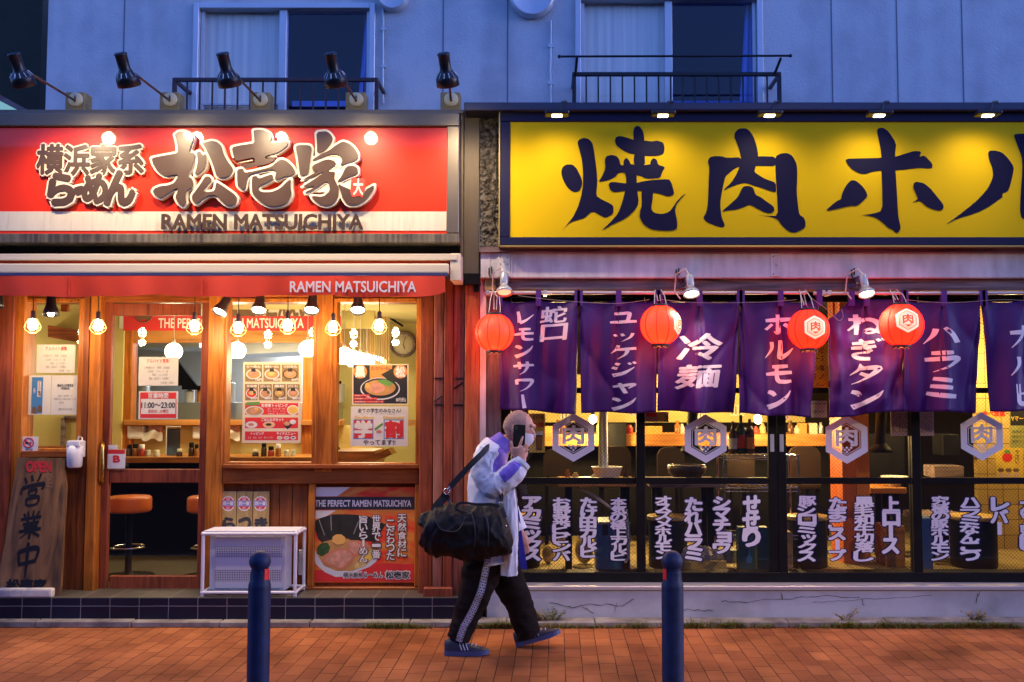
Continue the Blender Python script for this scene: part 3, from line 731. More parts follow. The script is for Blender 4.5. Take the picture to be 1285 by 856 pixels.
g = MB(); g.pbox(967, 318, 978, 347, -.01, .0005, .002); g.build('beam_plate', 'beam_zinc', gr)
g = MB()
for cx, cy in ((628, 323), (636.5, 323), (632.5, 328.5), (628, 331.5), (636.5, 331.5), (628, 343), (636.5, 343), (970.5, 322), (974, 333), (970.5, 344), (730, 350), (1172, 352)): g.cyl(at(cx, cy, -.006), at(cx, cy, -.014), .004, n=8)
g.build('nail', 'black_matt', gr)
g = MB(); g.pbox(610, 349, 1420, 364.5, .045, .4, .006); g.build('timber_beam', 'wood_beam', gr)
g = MB(); g.pbox(608, 349, 622, 364, .039, .12, .003); g.build('timber_beam', 'wood_pale', gr)
g = MB(); g.pbox(601.8, 345, 609.6, 700, .085, .3); g.build('concrete_strip', 'beam_zinc', gr)
g = MB(); g.pbox(609.8, 364.5, 628, 781, .095, .3, .005); g.build('timber_post', 'wood_grey', gr)
# door frame and sliding doors
g = MB(); g.pbox(627, 364.5, 641, 740, YD-.02, YD+.14, .004); g.pbox(641, 364.5, 1420, 373, YD-.01, YD+.14); g.pbox(641, 718.5, 1420, 738, YD-.01, YD+.14, .004); g.build('door_frame', 'black_paint', gr)
DOORS = []
def sliding_door(px0, px1, Y, hx):
    f = MB(); sw = 11
    f.pbox(px0, 373, px0+sw, 719, Y, Y+.035, .003); f.pbox(px1-sw, 373, px1, 719, Y, Y+.035, .003)
    f.pbox(px0+sw, 599.5, px1-sw, 607.5, Y+.002, Y+.035, .003); f.pbox(px0+sw, 486.5, px1-sw, 493.5, Y+.002, Y+.035, .003); f.pbox(px0+sw, 373, px1-sw, 379, Y+.002, Y+.035)
    d = f.build('sliding_door', 'black_paint', gr)
    g = MB(); x0, x1 = X(px0+sw-1, Y, 600), X(px1-sw+1, Y, 600); g.quad((x0, Y+.018, Z(719, Y)), (x1, Y+.018, Z(719, Y)), (x1, Y+.018, Z(375, Y)), (x0, Y+.018, Z(375, Y))); g.build('pane', 'wired_glass', d)
    g = MB(); g.pbox(hx-2.5, 545, hx+2.5, 567, Y-.003, Y+.004, .002); g.build('handle', 'sill_alu', d)
    DOORS.append(d); return d
sliding_door(629.5, 809.5, YD+.045, 803); sliding_door(798.5, 975, YD+.005, 969); sliding_door(975.5, 1155, YD+.005, 981); sliding_door(1141, 1322, YD+.045, 1148)
# interior shell
XA, XB = X(610, .4), X(1300, 2.6)
slab('floor', 'tile_floor', gr, XA, 6, .36, 4.6, .1, fl)
slab('ceiling', 'plaster_dark', gr, XA, 6, .36, 4.6, 2.6, 2.66)
slab('interior_wall', 'plaster_dark', gr, XA-.05, XA, .36, 4.6, fl, 2.6)
slab('interior_wall', 'plaster_dark', gr, XA, 6, 4.5, 4.56, fl, 2.6)
slab('interior_wall', 'plaster_dark', gr, 5.5, 5.56, .36, 4.6, fl, 2.6)
g = MB(); g.pbox(1225, 330, 1420, 740, 1.75, 1.82); g.build('tiled_wall', 'tile_yellow', gr)
g = MB(); g.pbox(663, 470, 1010, 530, 3.2, 3.25); g.build('menu_wall', 'cream_wall', gr)
g = MB(); g.pbox(660, 545, 1040, 560, 2.3, 2.9, .01); g.build('counter_top', 'wood_counter', gr)
g = MB(); g.pbox(660, 560, 1040, 700, 2.6, 2.7); g.build('counter_front', 'black_matt', gr)
slab('front_wall', 'wood_board', rs, XL-.1, X(-70, .3, 560), .3, .42, .19, 2.6)  # unseen wall added to keep sky light out of the noodle shop
slab('front_wall', 'black_matt', gr, X(1322, .25, 560), 5.6, .25, .36, .3, 2.6)
# ================================================================== red sign
M('sign_red', (.76, .030, .005), .4, var=.06, scale=1.5, coat=.5, spec=.3)
MATS['sign_red'].node_tree.nodes['Principled BSDF'].inputs['Coat Roughness'].default_value = .035
M('sign_white', (.70, .64, .50), .3, var=.08, scale=4, stretch=(10, 1, 1), coat=.4)
M('letter_brown', (.075, .042, .026), .35, var=.12, scale=6, coat=.3)
M('letter_cream', (.78, .70, .54), .4)
M('stamp_red', (.72, .05, .03), .4)
YS = -.12
t = thing('shop_sign', 'wide red signboard with raised brown brush characters edged in cream and a white stripe', 'sign', (X(287, YS), YS, Z(303, YS)))
L0 = -150
g = MB()
g.mat(0).pbox(L0, 141.5, 576, 158, YS-.035, .02, .006); g.mat(1).pbox(L0, 293, 576, 304.5, YS-.035, .02, .006); g.mat(0).pbox(560.5, 158.2, 576, 292.8, YS-.035, .02, .006)
g.build('sign_frame', ['sign_frame', 'sign_frame_dirty'], t)
g = MB(); g.pbox(L0, 157, 561, 294, YS, .01); g.build('red_panel', 'sign_red', t)
g = MB(); g.pbox(L0, 265.5, 560.4, 289.5, YS-.004, YS-.0005); g.build('white_stripe', 'sign_white', t)
def zoomed(x0, y0, s, pts): return [(x0+x/s, y0+y/s) for x, y in pts]
def offset_poly(P, d):
    n = len(P); ar = sum(P[i][0]*P[(i+1) % n][1]-P[(i+1) % n][0]*P[i][1] for i in range(n)); sg = 1 if ar > 0 else -1; out = []
    for i in range(n):
        a, b, c = Vector(P[i-1]), Vector(P[i]), Vector(P[(i+1) % n])
        e1 = (b-a).normalized(); e2 = (c-b).normalized(); n1 = Vector((e1.y, -e1.x))*sg; n2 = Vector((e2.y, -e2.x))*sg
        m = (n1+n2); m = m.normalized() if m.length > 1e-4 else n1
        k = 1/max(.55, m.dot(n1)); q = b+m*d*k; out.append((q.x, q.y))
    return out
def smooth_closed(P, it=1):
    for _ in range(it):
        Q = []
        for i in range(len(P)):
            a, b = P[i], P[(i+1) % len(P)]
            Q += [(a[0]*.8+b[0]*.2, a[1]*.8+b[1]*.2), (a[0]*.2+b[0]*.8, a[1]*.2+b[1]*.8)]
        P = Q
    return P
m1 = [(258,125),(290,100),(340,98),(385,118),(412,148),(395,205),(372,272),(425,278),(418,340),(385,430),(365,470),(405,490),(412,560),(370,575),(350,600),(345,650),(355,690),(325,720),(285,690),(262,640),(285,590),(280,560),(180,625),(140,650),(100,630),(75,595),(90,570),(140,550),(200,545),(255,525),(285,470),(275,450),(180,470),(120,430),(80,370),(65,320),(130,305),(240,285),(285,275),(280,210),(270,160)]
m2 = [(440,270),(465,262),(490,300),(515,280),(520,350),(510,400),(470,440),(430,460),(425,440),(440,400),(450,340)]
m3 = [(485,195),(525,185),(560,175),(610,185),(645,220),(660,280),(690,340),(745,410),(720,455),(690,475),(640,480),(605,470),(590,420),(570,360),(545,300),(510,230)]
m4 = [(510,470),(545,470),(568,500),(530,540),(490,590),(530,600),(590,590),(600,515),(650,545),(700,580),(750,615),(775,650),(765,690),(725,712),(680,705),(640,670),(605,630),(560,620),(510,640),(460,680),(430,697),(405,670),(400,630),(430,590),(480,520)]
i1 = [(250,90),(290,85),(340,90),(385,112),(402,150),(385,190),(440,195),(535,180),(530,215),(480,255),(430,280),(350,300),(345,325),(430,318),(415,345),(360,370),(280,385),(185,410),(150,370),(240,360),(265,350),(255,310),(170,330),(105,345),(85,300),(70,230),(130,215),(200,205),(258,195),(255,140)]
i2 = [(115,410),(165,405),(175,440),(240,430),(320,410),(400,390),(440,350),(480,325),(530,345),(575,390),(600,440),(560,465),(500,470),(440,500),(425,490),(440,430),(400,410),(300,430),(215,455),(195,500),(185,570),(155,580),(120,550),(115,500)]
i3 = [(240,470),(280,465),(290,490),(360,465),(405,450),(415,490),(360,520),(300,545),(285,575),(320,600),(400,600),(470,570),(530,510),(560,490),(555,560),(565,620),(540,680),(480,710),(400,720),(340,700),(290,665),(240,610),(235,540)]
a1 = [(70,225),(95,210),(190,212),(205,240),(195,330),(185,400),(180,450),(110,470),(100,400),(90,320)]
a2 = [(243,105),(320,95),(355,115),(380,150),(370,195),(320,255),(250,285),(250,200)]
a3 = [(205,335),(280,285),(350,255),(400,215),(460,180),(510,195),(560,235),(590,290),(585,325),(550,345),(500,360),(440,385),(460,330),(430,290),(370,285),(300,310),(220,340)]
a4 = [(205,380),(330,325),(390,340),(410,370),(350,410),(340,430),(400,430),(390,480),(410,530),(430,570),(425,640),(390,690),(330,715),(270,700),(220,665),(200,630),(300,640),(355,590),(350,530),(320,510),(280,540),(220,580),(155,610),(150,600),(250,550),(120,560),(200,510),(290,450),(300,430),(220,470),(130,500),(140,490),(210,450),(260,420),(215,430)]
a5 = [(415,515),(450,470),(490,385),(550,380),(585,400),(585,450),(520,470),(480,490),(430,515)]
a6 = [(420,530),(480,560),(530,580),(540,640),(630,645),(650,580),(720,540),(715,580),(660,660),(580,705),(500,705),(460,650),(440,580)]
g = MB(); k = 0
for (x0, y0, s, polys) in ((180,150,6.587,(m1,m2,m3,m4)), (280,150,6.583,(i1,i2,i3)), (360,150,6.585,(a1,a2,a3,a4,a5,a6))):
    for P in polys:
        P = zoomed(x0, y0, s, P); k += 1
        g.mat(1).ppoly(smooth_closed(offset_poly(P, 2.6)), YS-.052-.0006*k, .044)
        g.mat(0).ppoly(smooth_closed(P), YS-.0665-.0002*k, .004)
# white shapes behind the last character, then the red seal
g.mat(1).ppoly(zoomed(360, 150, 6.585, [(230,320),(430,280),(470,330),(560,360),(480,470),(560,480),(530,560),(300,600),(180,600),(130,540),(190,470)]), YS-.0505, .04)
g.mat(2).ppoly(zoomed(360, 150, 6.585, [(533,482),(560,478),(580,488),(612,482),(650,494),(646,560),(632,610),(624,644),(600,632),(540,640),(524,590)]), YS-.0715, .003)
g.mat(1); ptext(g, '大', 443.5, 224.5, 455.5, 244.5, YS-.0725, .03)
g.build('character', ['letter_brown', 'letter_cream', 'stamp_red'], t)
g = MB()
def outlined(mb, s, px0, py0, px1, py1, Y, off1, off2, dep):
    vs, fs, bd = glyphs(s); ref = bbox(vs)
    pm = (py0+py1)/2; A = (at(px0, pm, Y).x, at(px1, pm, Y).x, Z(py1, Y), Z(py0, Y))
    mb.mat(1); text(mb, s, *A, Y, off2, dep, ref=ref)
    mb.mat(0); text(mb, s, *A, Y-.004, off1, .003, ref=ref)
cells = [('横', 46, 79), ('浜', 80, 112), ('家', 113, 146), ('系', 147, 180)]
for ch, a, b in cells: outlined(g, ch, a+1, 182+random.uniform(-1, 1), b, 219+random.uniform(-1, 1), YS-.03-.0007*(a % 7), .034, .085, .03)
for ch, a, b, c, d in (('ら', 62, 92, 219, 256), ('め', 105, 134, 220, 254), ('ん', 133, 168, 216, 256)): outlined(g, ch, a, c, b, d, YS-.036-.0005*(a % 5), .065, .12, .034)
g.mat(1); g.ppoly(smooth_closed([(89,233),(107,229),(108,246),(92,249)]), YS-.034, .03); g.mat(0); g.ppoly(smooth_closed([(91.5,235.5),(105,232),(105.5,243.5),(94,246)]), YS-.039, .003)
g.build('lettering', ['letter_brown', 'letter_cream'], t)
g = MB(); ptext(g, 'RAMEN MATSUICHIYA', 203, 269, 455, 287.5, YS-.05, .03, .012); g.build('lettering', 'letter_brown', t)
g = MB()
for px in (207, 240, 275, 310, 345, 380, 415, 450): g.cyl(at(px, 285, YS-.04), at(px, 285, YS), .004, n=6)
g.build('standoff', 'letter_brown', t)

# ================================================================== awning over the noodle shop
M('awning_red', (.70, .045, .012), .75, var=.12, scale=3, bump=.1, bscale=200)
M('awning_cream', (.72, .62, .44), .45, var=.10, scale=3, stretch=(.4, 4, 8))
M('awning_blue', (.03, .04, .16), .5)
M('letter_white', (.72, .66, .64), .6)
YA = -.24
t = thing('awning', 'rolled red awning with a cream case hanging over the noodle shop windows', 'awning', (X(280, YA), YA, Z(372, YA)))
g = MB(); g.pbox(L0, 318.5, 573, 326.5, YA+.02, .05, .004); g.pbox(565, 318, 578, 352, YA+.03, .06, .004); g.build('top_rail', 'awning_cream', t)
g = MB(); g.pbox(L0, 330.5, 563, 343, YA-.005, -.02, .012); g.build('roller_case', 'awning_cream', t)
g = MB(); g.pbox(L0, 343.2, 562, 345.6, YA-.008, -.06); g.build('trim', 'awning_blue', t)
g = MB(); g.pbox(L0, 326.6, 565, 330.4, YA+.06, .04); g.build('rolled_cloth', 'awning_red', t)
def val(u, v):
    px = L0+(558.5-L0)*u; py = 345.8+(371.5+1.2*math.sin(u*23)+.8*math.sin(u*61)-(3.2 if u > .985 else 0)*(u-.985)/.015-345.8)*v
    return at(px, py, YA-.006+.010*math.sin(u*38)*v+.006*math.sin(u*90+1)*v)
g = MB(); g.grid(lambda u, v: val(u, 1-v), 220, 6)
g.build('valance', 'awning_red', t)
g = MB(); 
for px in (86, 252, 420): g.pbox(px, 346.5, px+1.2, 370, YA-.022, YA-.012)
g.build('seam', 'awning_red', t)
g = MB(); ptext(g, 'RAMEN MATSUICHIYA', 364, 353, 522, 366.5, YA-.022, .02); g.build('lettering', 'letter_white', t)

# ================================================================== flood lamps on arms above the red sign
M('lamp_black', (.018, .018, .022), .35, .3, var=.2, scale=14)
M('lamp_wood', (.30, .22, .09), .7, var=.4, scale=9)
M('lamp_disc', (.62, .52, .30), .45, var=.15, scale=14)
M('arm_rust', (.16, .085, .05), .5, .5, var=.4, scale=20)
emit('flood_glow', (1, .82, .56), 150.)
D0 = Vector((.10, .50, -.86)).normalized()
def flood(px, k):
    b = at(px, 127, -.02)
    t = thing('flood_lamp', LAB[k], 'lamp', (b.x, -.02, b.z-.075), 'arm lamps lighting the red sign')
    g = MB(); w = 12.6/1249*7.18; g.box(b.x-w, b.x+w, -.02, .10, b.z-.078, b.z+.068, .006); g.build('mount_block', 'lamp_wood', t)
    g = MB(); g.lathe([(.052, 0), (.052, .012), (.046, .018), (0, .018)], (b.x+.008, -.02, b.z+.01), 24, (0, -1, 0)); g.build('mount_plate', 'lamp_disc', t)
    hx, hz = b.x+(.05 if k == 4 else .01), b.z-.035
    h = Vector((hx, -.80, hz)); 
    g = MB(); g.tube([(b.x+.008, -.03, b.z+.04), (b.x+.008, -.04, b.z-.005), (b.x+.008, -.07, b.z-.0), (h.x+.01, -.74, h.z+.02), h+Vector((.008, .01, .01))], .0085, 8); g.build('arm', 'arm_rust', t)
    top = h-D0*.115
    g = MB(); g.lathe([(.0, 0), (.036, 0), (.042, .006), (.042, .012), (.038, .018), (.037, .10), (.046, .125), (.068, .15), (.074, .165), (.075, .215), (.070, .217), (.066, .17), (.0, .165)], top, 24, D0)
    hd = g.build('lamp_head', 'lamp_black', t)
    g = MB()
    for j in range(12):
        a = 2*math.pi*j/12; u = D0.orthogonal().normalized(); w_ = D0.cross(u); c = top+D0*.138+(u*math.cos(a)+w_*math.sin(a))*.060
        g.tube([c-D0*.014-(u*math.cos(a)+w_*math.sin(a))*.008, c+D0*.014+(u*math.cos(a)+w_*math.sin(a))*.010], .0035, 4)
    g.build('vent_fin', 'sill_alu', hd)
    g = MB(); g.lathe([(0, .175), (.024, .185), (.032, .203), (.024, .212), (0, .215)], top, 20, D0); g.build('bulb', 'flood_glow', t)
    lamp('SPOT', top+D0*.235, (1, .72, .42), FLOOD_W, .05, aim=top+D0*3, angle=116, blend=.9, parent=t)
FLOOD_W = 58.
LAB = ['black flood lamp on a long arm in front of the dark alley, leftmost of five', 'black flood lamp on an arm against the blank pale wall, second from the alley',
       'black flood lamp in front of the curtained left half of the upper window', 'black flood lamp in front of the dark right half of the upper window', 'black flood lamp on a block at the right corner of the red sign']
for k, px in enumerate((94, 212.5, 326, 446, 565)): flood(px, k)

# ================================================================== yellow sign
M('sign_yellow', (.82, .53, .006), .6, var=.08, scale=1.2, spec=.08)
M('sign_navy', (.014, .014, .055), .5, spec=.2, var=.15, scale=4)
M('letter_navy', (.010, .009, .040), .6, spec=.1)
M('gold_trim', (.55, .40, .12), .4, .6)
YY = -.10
t = thing('shop_sign', 'long yellow signboard framed in navy with big navy brush characters', 'sign', (X(1000, YY), YY, Z(306, YY)))
g = MB(); R0 = 1480
g.pbox(627.5, 139.5, R0, 152.5, YY-.012, .03, .004); g.pbox(627.5, 297.5, R0, 307.5, YY-.012, .03, .004); g.pbox(627.5, 152.7, 640, 297.3, YY-.012, .03, .004); g.build('sign_frame', 'sign_navy', t)
g = MB(); g.pbox(626, 307.8, R0, 309.6, YY-.016, .03); g.pbox(625.8, 139, 627.3, 309.6, YY-.016, .03); g.build('trim', 'gold_trim', t)
g = MB(); g.pbox(639, 151, R0, 299, YY, .02); g.build('yellow_panel', 'sign_yellow', t)
C1 = [[(80,385),(88,345),(115,322),(165,322),(195,355),(228,425),(232,465),(215,510),(180,522),(150,510),(120,480),(98,440)],
 [(197,165),(210,142),(245,130),(280,140),(303,165),(315,215),(325,290),(335,370),(340,450),(330,545),(370,572),(445,608),(455,625),(455,675),(400,705),(370,692),(305,655),(245,708),(205,718),(150,735),(115,765),(78,808),(120,755),(165,700),(200,630),(225,550),(236,480),(238,400),(232,300),(215,230)],
 [(598,70),(620,43),(645,50),(668,85),(677,130),(672,200),(680,260),(682,330),(605,330),(600,290),(608,240),(600,150)],
 [(465,150),(475,125),(505,117),(560,132),(600,145),(680,150),(730,158),(770,150),(812,165),(822,205),(815,245),(780,260),(690,262),(610,250),(570,245),(520,220),(475,185)],
 [(345,450),(375,405),(398,350),(393,290),(405,262),(445,252),(480,262),(500,290),(505,325),(528,330),(530,290),(548,273),(570,295),(580,325),(720,325),(720,300),(740,275),(765,285),(775,325),(828,340),(805,375),(790,420),(690,425),(640,400),(560,390),(520,378),(490,385),(470,410),(420,435)],
 [(535,370),(620,385),(622,440),(625,500),(638,600),(600,660),(540,710),(450,750),(362,802),(430,740),(490,670),(520,590),(540,510),(550,430)],
 [(420,470),(430,450),(460,447),(550,458),(620,455),(700,435),(850,425),(870,450),(890,520),(885,540),(850,552),(800,535),(735,520),(620,508),(530,510),(470,522),(435,510)],
 [(655,500),(740,510),(738,560),(725,640),(745,668),(800,678),(850,665),(885,625),(910,585),(945,548),(980,527),(945,560),(905,610),(895,650),(912,720),(912,780),(880,795),(800,795),(720,785),(670,750),(642,700),(645,660),(660,610)]]
C2 = [[(103,305),(115,272),(150,262),(200,262),(240,275),(345,270),(345,335),(300,350),(245,395),(230,410),(215,470),(205,520),(192,600),(200,690),(228,760),(212,775),(160,762),(95,735),(70,705),(95,660),(105,600),(110,450),(115,340)],
 [(340,268),(470,263),(590,265),(600,335),(450,332),(340,340)],
 [(590,262),(625,243),(675,240),(710,260),(742,320),(745,400),(740,520),(750,620),(760,682),(795,705),(805,745),(800,775),(765,797),(725,812),(690,805),(655,780),(620,740),(605,715),(560,697),(450,685),(530,690),(607,690),(600,560),(592,440),(587,340)],
 [(297,95),(325,65),(375,62),(405,82),(430,120),(455,190),(467,260),(450,330),(435,375),(480,405),(520,428),(590,450),(595,525),(545,510),(490,490),(440,475),(370,452),(320,465),(265,485),(215,510),(230,490),(270,455),(305,400),(330,345),(345,290),(330,220),(310,165),(295,130)],
 [(200,662),(260,610),(320,555),(345,500),(360,478),(400,475),(430,490),(445,540),(490,560),(535,595),(575,620),(582,650),(560,672),(520,668),(470,645),(405,607),(370,625),(310,645),(240,652)]]
C3 = [[(205,282),(300,278),(465,275),(560,268),(640,242),(700,225),(750,228),(735,270),(770,255),(830,318),(825,350),(790,350),(740,345),(600,362),(460,367),(400,373),(350,392),(300,385),(250,355),(220,320)],
 [(430,85),(440,62),(475,58),(515,85),(570,170),(560,240),(560,330),(570,450),(578,600),(585,700),(603,775),(585,810),(565,812),(545,790),(510,775),(470,735),(420,700),(370,688),(312,687),(400,675),(470,655),(468,500),(462,330),(462,240),(445,150)],
 [(55,658),(140,585),(175,572),(180,535),(205,480),(240,437),(275,435),(320,470),(352,512),(365,550),(330,585),(290,620),(240,618),(150,640)],
 [(690,490),(695,455),(715,445),(765,455),(810,490),(860,550),(905,605),(910,635),(885,655),(840,645),(790,625),(755,595),(735,580),(680,598),(725,570),(715,545)]]
C4 = [[(398,240),(410,223),(450,222),(500,235),(545,280),(585,340),(575,400),(555,480),(540,515),(500,530),(505,555),(460,585),(420,615),(350,655),(270,685),(180,710),(85,758),(170,700),(260,630),(340,560),(400,490),(435,410),(430,350),(405,290)],
 [(585,105),(656,100),(760,105),(770,300),(760,560),(900,440),(920,450),(800,640),(700,720),(640,710),(627,660),(630,560),(645,350),(640,270),(610,190),(588,130)]]
g = MB(); k = 0
for (x0, s, polys) in ((690, 5.706, C1), (870, 5.706, C2), (1025, 5.709, C3), (1170, 5.704, C4)):
    for P in polys: k += 1; g.ppoly(smooth_closed(zoomed(x0, 150, s, P)), YY-.0025-.0003*(k % 9), .0)
g.build('lettering', 'letter_navy', t)
emit('led_glow', (1, .80, .45), 16.)
LLAB = ['slim lamp bar lighting the yellow sign above its empty left end', 'slim lamp bar lighting the yellow sign above the first big character', 'slim lamp bar lighting the yellow sign above the second big character', 'slim lamp bar lighting the yellow sign above the cross shaped third character', 'slim lamp bar lighting the yellow sign at its right end in the photo']
for k, px in enumerate((699, 832, 966, 1103.5, 1240)):
    a = at(px, 142.5, -.40)
    t = thing('sign_lamp', LLAB[k], 'lamp', (a.x, -.40, a.z), 'lamp bars along the top of the yellow sign')
    g = MB(); w = .083; g.box(a.x-w, a.x+w, -.445, -.345, a.z-.012, a.z+.014, .006); g.build('lamp_bar', 'lamp_black', t)
    g = MB(); g.tube([at(px+14, 131, -.14), at(px+11, 127, -.17), at(px+6, 128, -.30), at(px+3, 139, -.39)], .006, 6); g.build('bracket', 'cable_black', t)
    g = MB(); g.box(a.x-w*.42, a.x+w*.42, -.420, -.370, a.z-.020, a.z-.0125, .003); g.build('light_strip', 'led_glow', t)
    lamp('SPOT', (a.x, -.42, a.z-.03), (1, .78, .40), 14., .04, aim=(a.x, -.10, a.z-.70), angle=142, blend=1.0, parent=t)
for k, px in enumerate((1377,)):
    pass

# ================================================================== noren curtains
m = M('noren', (.045, .004, .130), .48, var=.12, scale=3, bump=.25, bscale=420); tt = m.node_tree; p = tt.nodes['Principled BSDF']
p.inputs['Base Color'].default_value = (.045, .004, .130, 1); p.inputs['Roughness'].default_value = .55; p.inputs['Specular IOR Level'].default_value = .35
M('noren_white', (.74, .68, .76), .7)
M('noren_loop', (.075, .012, .2), .7)
YN = .0
ROD = thing('curtain_rod', 'metal curtain rod carrying the purple shop curtains', 'rod', at(940, 367, YN))
g = MB(); r_ = .0125; zr = Z(367.5, YN)
g.cyl((X(609, YN), YN, zr), (X(1013, YN), YN, zr), r_); g.cyl((X(1022, YN), YN, zr-.004), (X(1420, YN), YN, zr-.0), r_); g.build('rod', M('rod_grey', (.62, .58, .58), .35, .35), ROD)
for px in (612, 684, 1034, 1042): g = MB(); g.box(X(px, YN)-.014, X(px, YN)+.014, YN-.016, YN+.10, zr-.018, zr+.018, .003); g.build('bracket', 'sill_alu', ROD)
KANA = {
'レ': [[(25,8,10),(30,45,12),(32,82,14)],[(32,84,14),(60,68,9),(95,28,2)]],
'モ': [[(30,18,9),(60,16,11),(82,14,9)],[(8,52,8),(50,46,12),(95,42,9)],[(48,18,10),(46,50,11),(52,80,12),(75,84,11),(95,80,8)]],
'ン': [[(14,18,10),(30,24,13),(40,36,10)],[(14,88,15),(50,70,12),(78,40,8),(92,12,2)]],
'サ': [[(5,40,9),(50,34,12),(96,30,9)],[(30,12,10),(33,35,11),(34,58,9)],[(66,8,10),(68,40,11),(55,75,8),(34,95,2)]],
'ワ': [[(18,18,9),(20,34,11),(22,50,10)],[(18,22,9),(55,20,12),(88,22,13),(78,55,10),(58,80,6),(35,95,2)]],
'ー': [[(46,5,9),(50,50,11),(55,95,13)]],
'ユ': [[(20,22,10),(50,20,12),(72,20,12),(66,70,11)],[(5,78,9),(50,74,13),(97,72,10)]],
'ッ': [[(20,45,8),(28,60,9)],[(45,40,8),(52,56,9)],[(84,38,10),(74,66,8),(45,92,2)]],
'ケ': [[(34,5,10),(28,30,10),(8,58,2)],[(25,34,9),(60,30,12),(95,26,10)],[(66,32,12),(58,65,9),(30,95,2)]],
'ジ': [[(22,12,9),(38,20,12)],[(12,38,9),(30,46,12)],[(14,90,14),(52,74,12),(88,36,2)],[(68,8,7),(76,20,8)],[(84,2,7),(92,14,8)]],
'ャ': [[(15,52,9),(50,44,11),(88,38,11),(68,62,5)],[(38,28,9),(48,60,11),(60,95,10)]],
'ホ': [[(10,34,9),(50,30,12),(92,26,9)],[(50,5,11),(51,45,12),(50,88,12),(36,82,2)],[(30,50,9),(10,75,9)],[(70,48,9),(90,66,11)]],
'ル': [[(28,18,10),(28,50,9),(6,90,2)],[(58,10,10),(58,50,12),(58,86,13),(78,72,9),(97,45,2)]],
'タ': [[(42,5,10),(34,30,9),(10,56,2)],[(38,26,9),(82,22,13),(66,58,9),(40,80,5),(14,96,2)],[(38,46,9),(62,58,11)]],
'ハ': [[(36,22,12),(28,52,10),(4,86,2)],[(56,18,8),(76,44,13),(90,80,12)]],
'ラ': [[(26,14,9),(55,13,12),(78,11,9)],[(8,42,10),(50,38,12),(90,36,13),(70,66,9),(30,94,2)]],
'ミ': [[(30,10,9),(55,16,12),(74,20,10)],[(24,42,9),(52,46,12),(76,50,10)],[(14,72,9),(50,82,13),(86,86,11)]],
'カ': [[(8,36,9),(50,32,12),(88,28,12),(84,70,11),(70,90,10),(60,80,2)],[(48,6,10),(44,45,10),(10,94,2)]],
'ビ': [[(24,12,11),(26,50,12),(30,84,12),(60,88,12),(88,82,9)],[(80,30,8),(52,46,9),(26,50,5)],[(70,5,7),(78,15,8)],[(86,0,7),(94,10,8)]],
'ね': [[(26,5,10),(28,50,11),(26,96,8)],[(6,28,8),(30,28,9),(40,26,9),(22,56,8),(4,78,5)],[(22,56,6),(52,28,9),(78,34,11),(88,60,10),(74,84,9),(58,88,8),(52,78,7),(66,70,7),(80,80,8),(97,92,5)]],
'ぎ': [[(14,26,8),(45,22,10),(74,16,8)],[(12,46,8),(48,42,10),(78,36,8)],[(36,6,8),(56,40,11),(68,60,7)],[(66,62,9),(40,66,7),(20,74,9),(34,90,11),(66,92,9)],[(80,4,6),(87,14,7)],[(93,0,6),(99,10,7)]],
}
# panel: left/right at top and bottom (px), bottom py left/right, seed, text columns [(chars, x0, x1, y0, y1)]
PAN = [
 (626, 725.5, 627, 723, 513, 520, 1, [('レモンサワー', 643, 671, 388, 514), ('蛇口', 679, 711, 383, 428)], 'purple curtain panel lettered in two columns, beside the weathered post', 0),
 (726.5, 826, 729.5, 824, 518, 518, 2, [('ユッケジャン', 764, 800, 388, 517)], 'purple curtain panel lettered with one column of six characters, between two red lanterns', 0),
 (826.5, 929, 825.5, 924, 516, 519, 3, [('冷', 852, 906, 417, 453), ('麺', 850, 903, 456, 488)], 'purple curtain panel with two large characters under the lit clip lamp', 1),
 (929.5, 1029, 928, 1016, 519, 524, 4, [('ホルモン', 957, 997, 391, 516)], 'purple curtain panel lettered with four characters, its right end hidden by a lantern', 0),
 (1040, 1134, 1041, 1137, 525, 515, 5, [('ねぎタン', 1063, 1110, 391, 516)], 'crumpled purple curtain panel with four characters between the two crested lanterns', 2),
 (1134.5, 1233, 1134, 1230, 516, 518, 6, [('ハラミ', 1158, 1207, 404, 503)], 'purple curtain panel with three characters just right of the last lantern', 0),
 (1233.5, 1345, 1247, 1345, 516, 516, 7, [('カルビ', 1264, 1308, 404, 512)], 'purple curtain panel cut off by the right edge, its lettering half in view', 0)]
def bisect_uv(vs, fs, nx, ny):
    bm = bmesh.new(); vv = [bm.verts.new((v[0], v[1], 0)) for v in vs]
    for f in fs:
        try: bm.faces.new([vv[i] for i in f])
        except Exception: pass
    x0, x1, y0, y1 = bbox(vs)
    for i in range(1, nx): bmesh.ops.bisect_plane(bm, geom=bm.verts[:]+bm.edges[:]+bm.faces[:], plane_co=(x0+(x1-x0)*i/nx, 0, 0), plane_no=(1, 0, 0))
    for i in range(1, ny): bmesh.ops.bisect_plane(bm, geom=bm.verts[:]+bm.edges[:]+bm.faces[:], plane_co=(0, y0+(y1-y0)*i/ny, 0), plane_no=(0, 1, 0))
    bm.verts.index_update(); r = ([tuple(v.co[:2]) for v in bm.verts], [[v.index for v in f.verts] for f in bm.faces]); bm.free(); return r
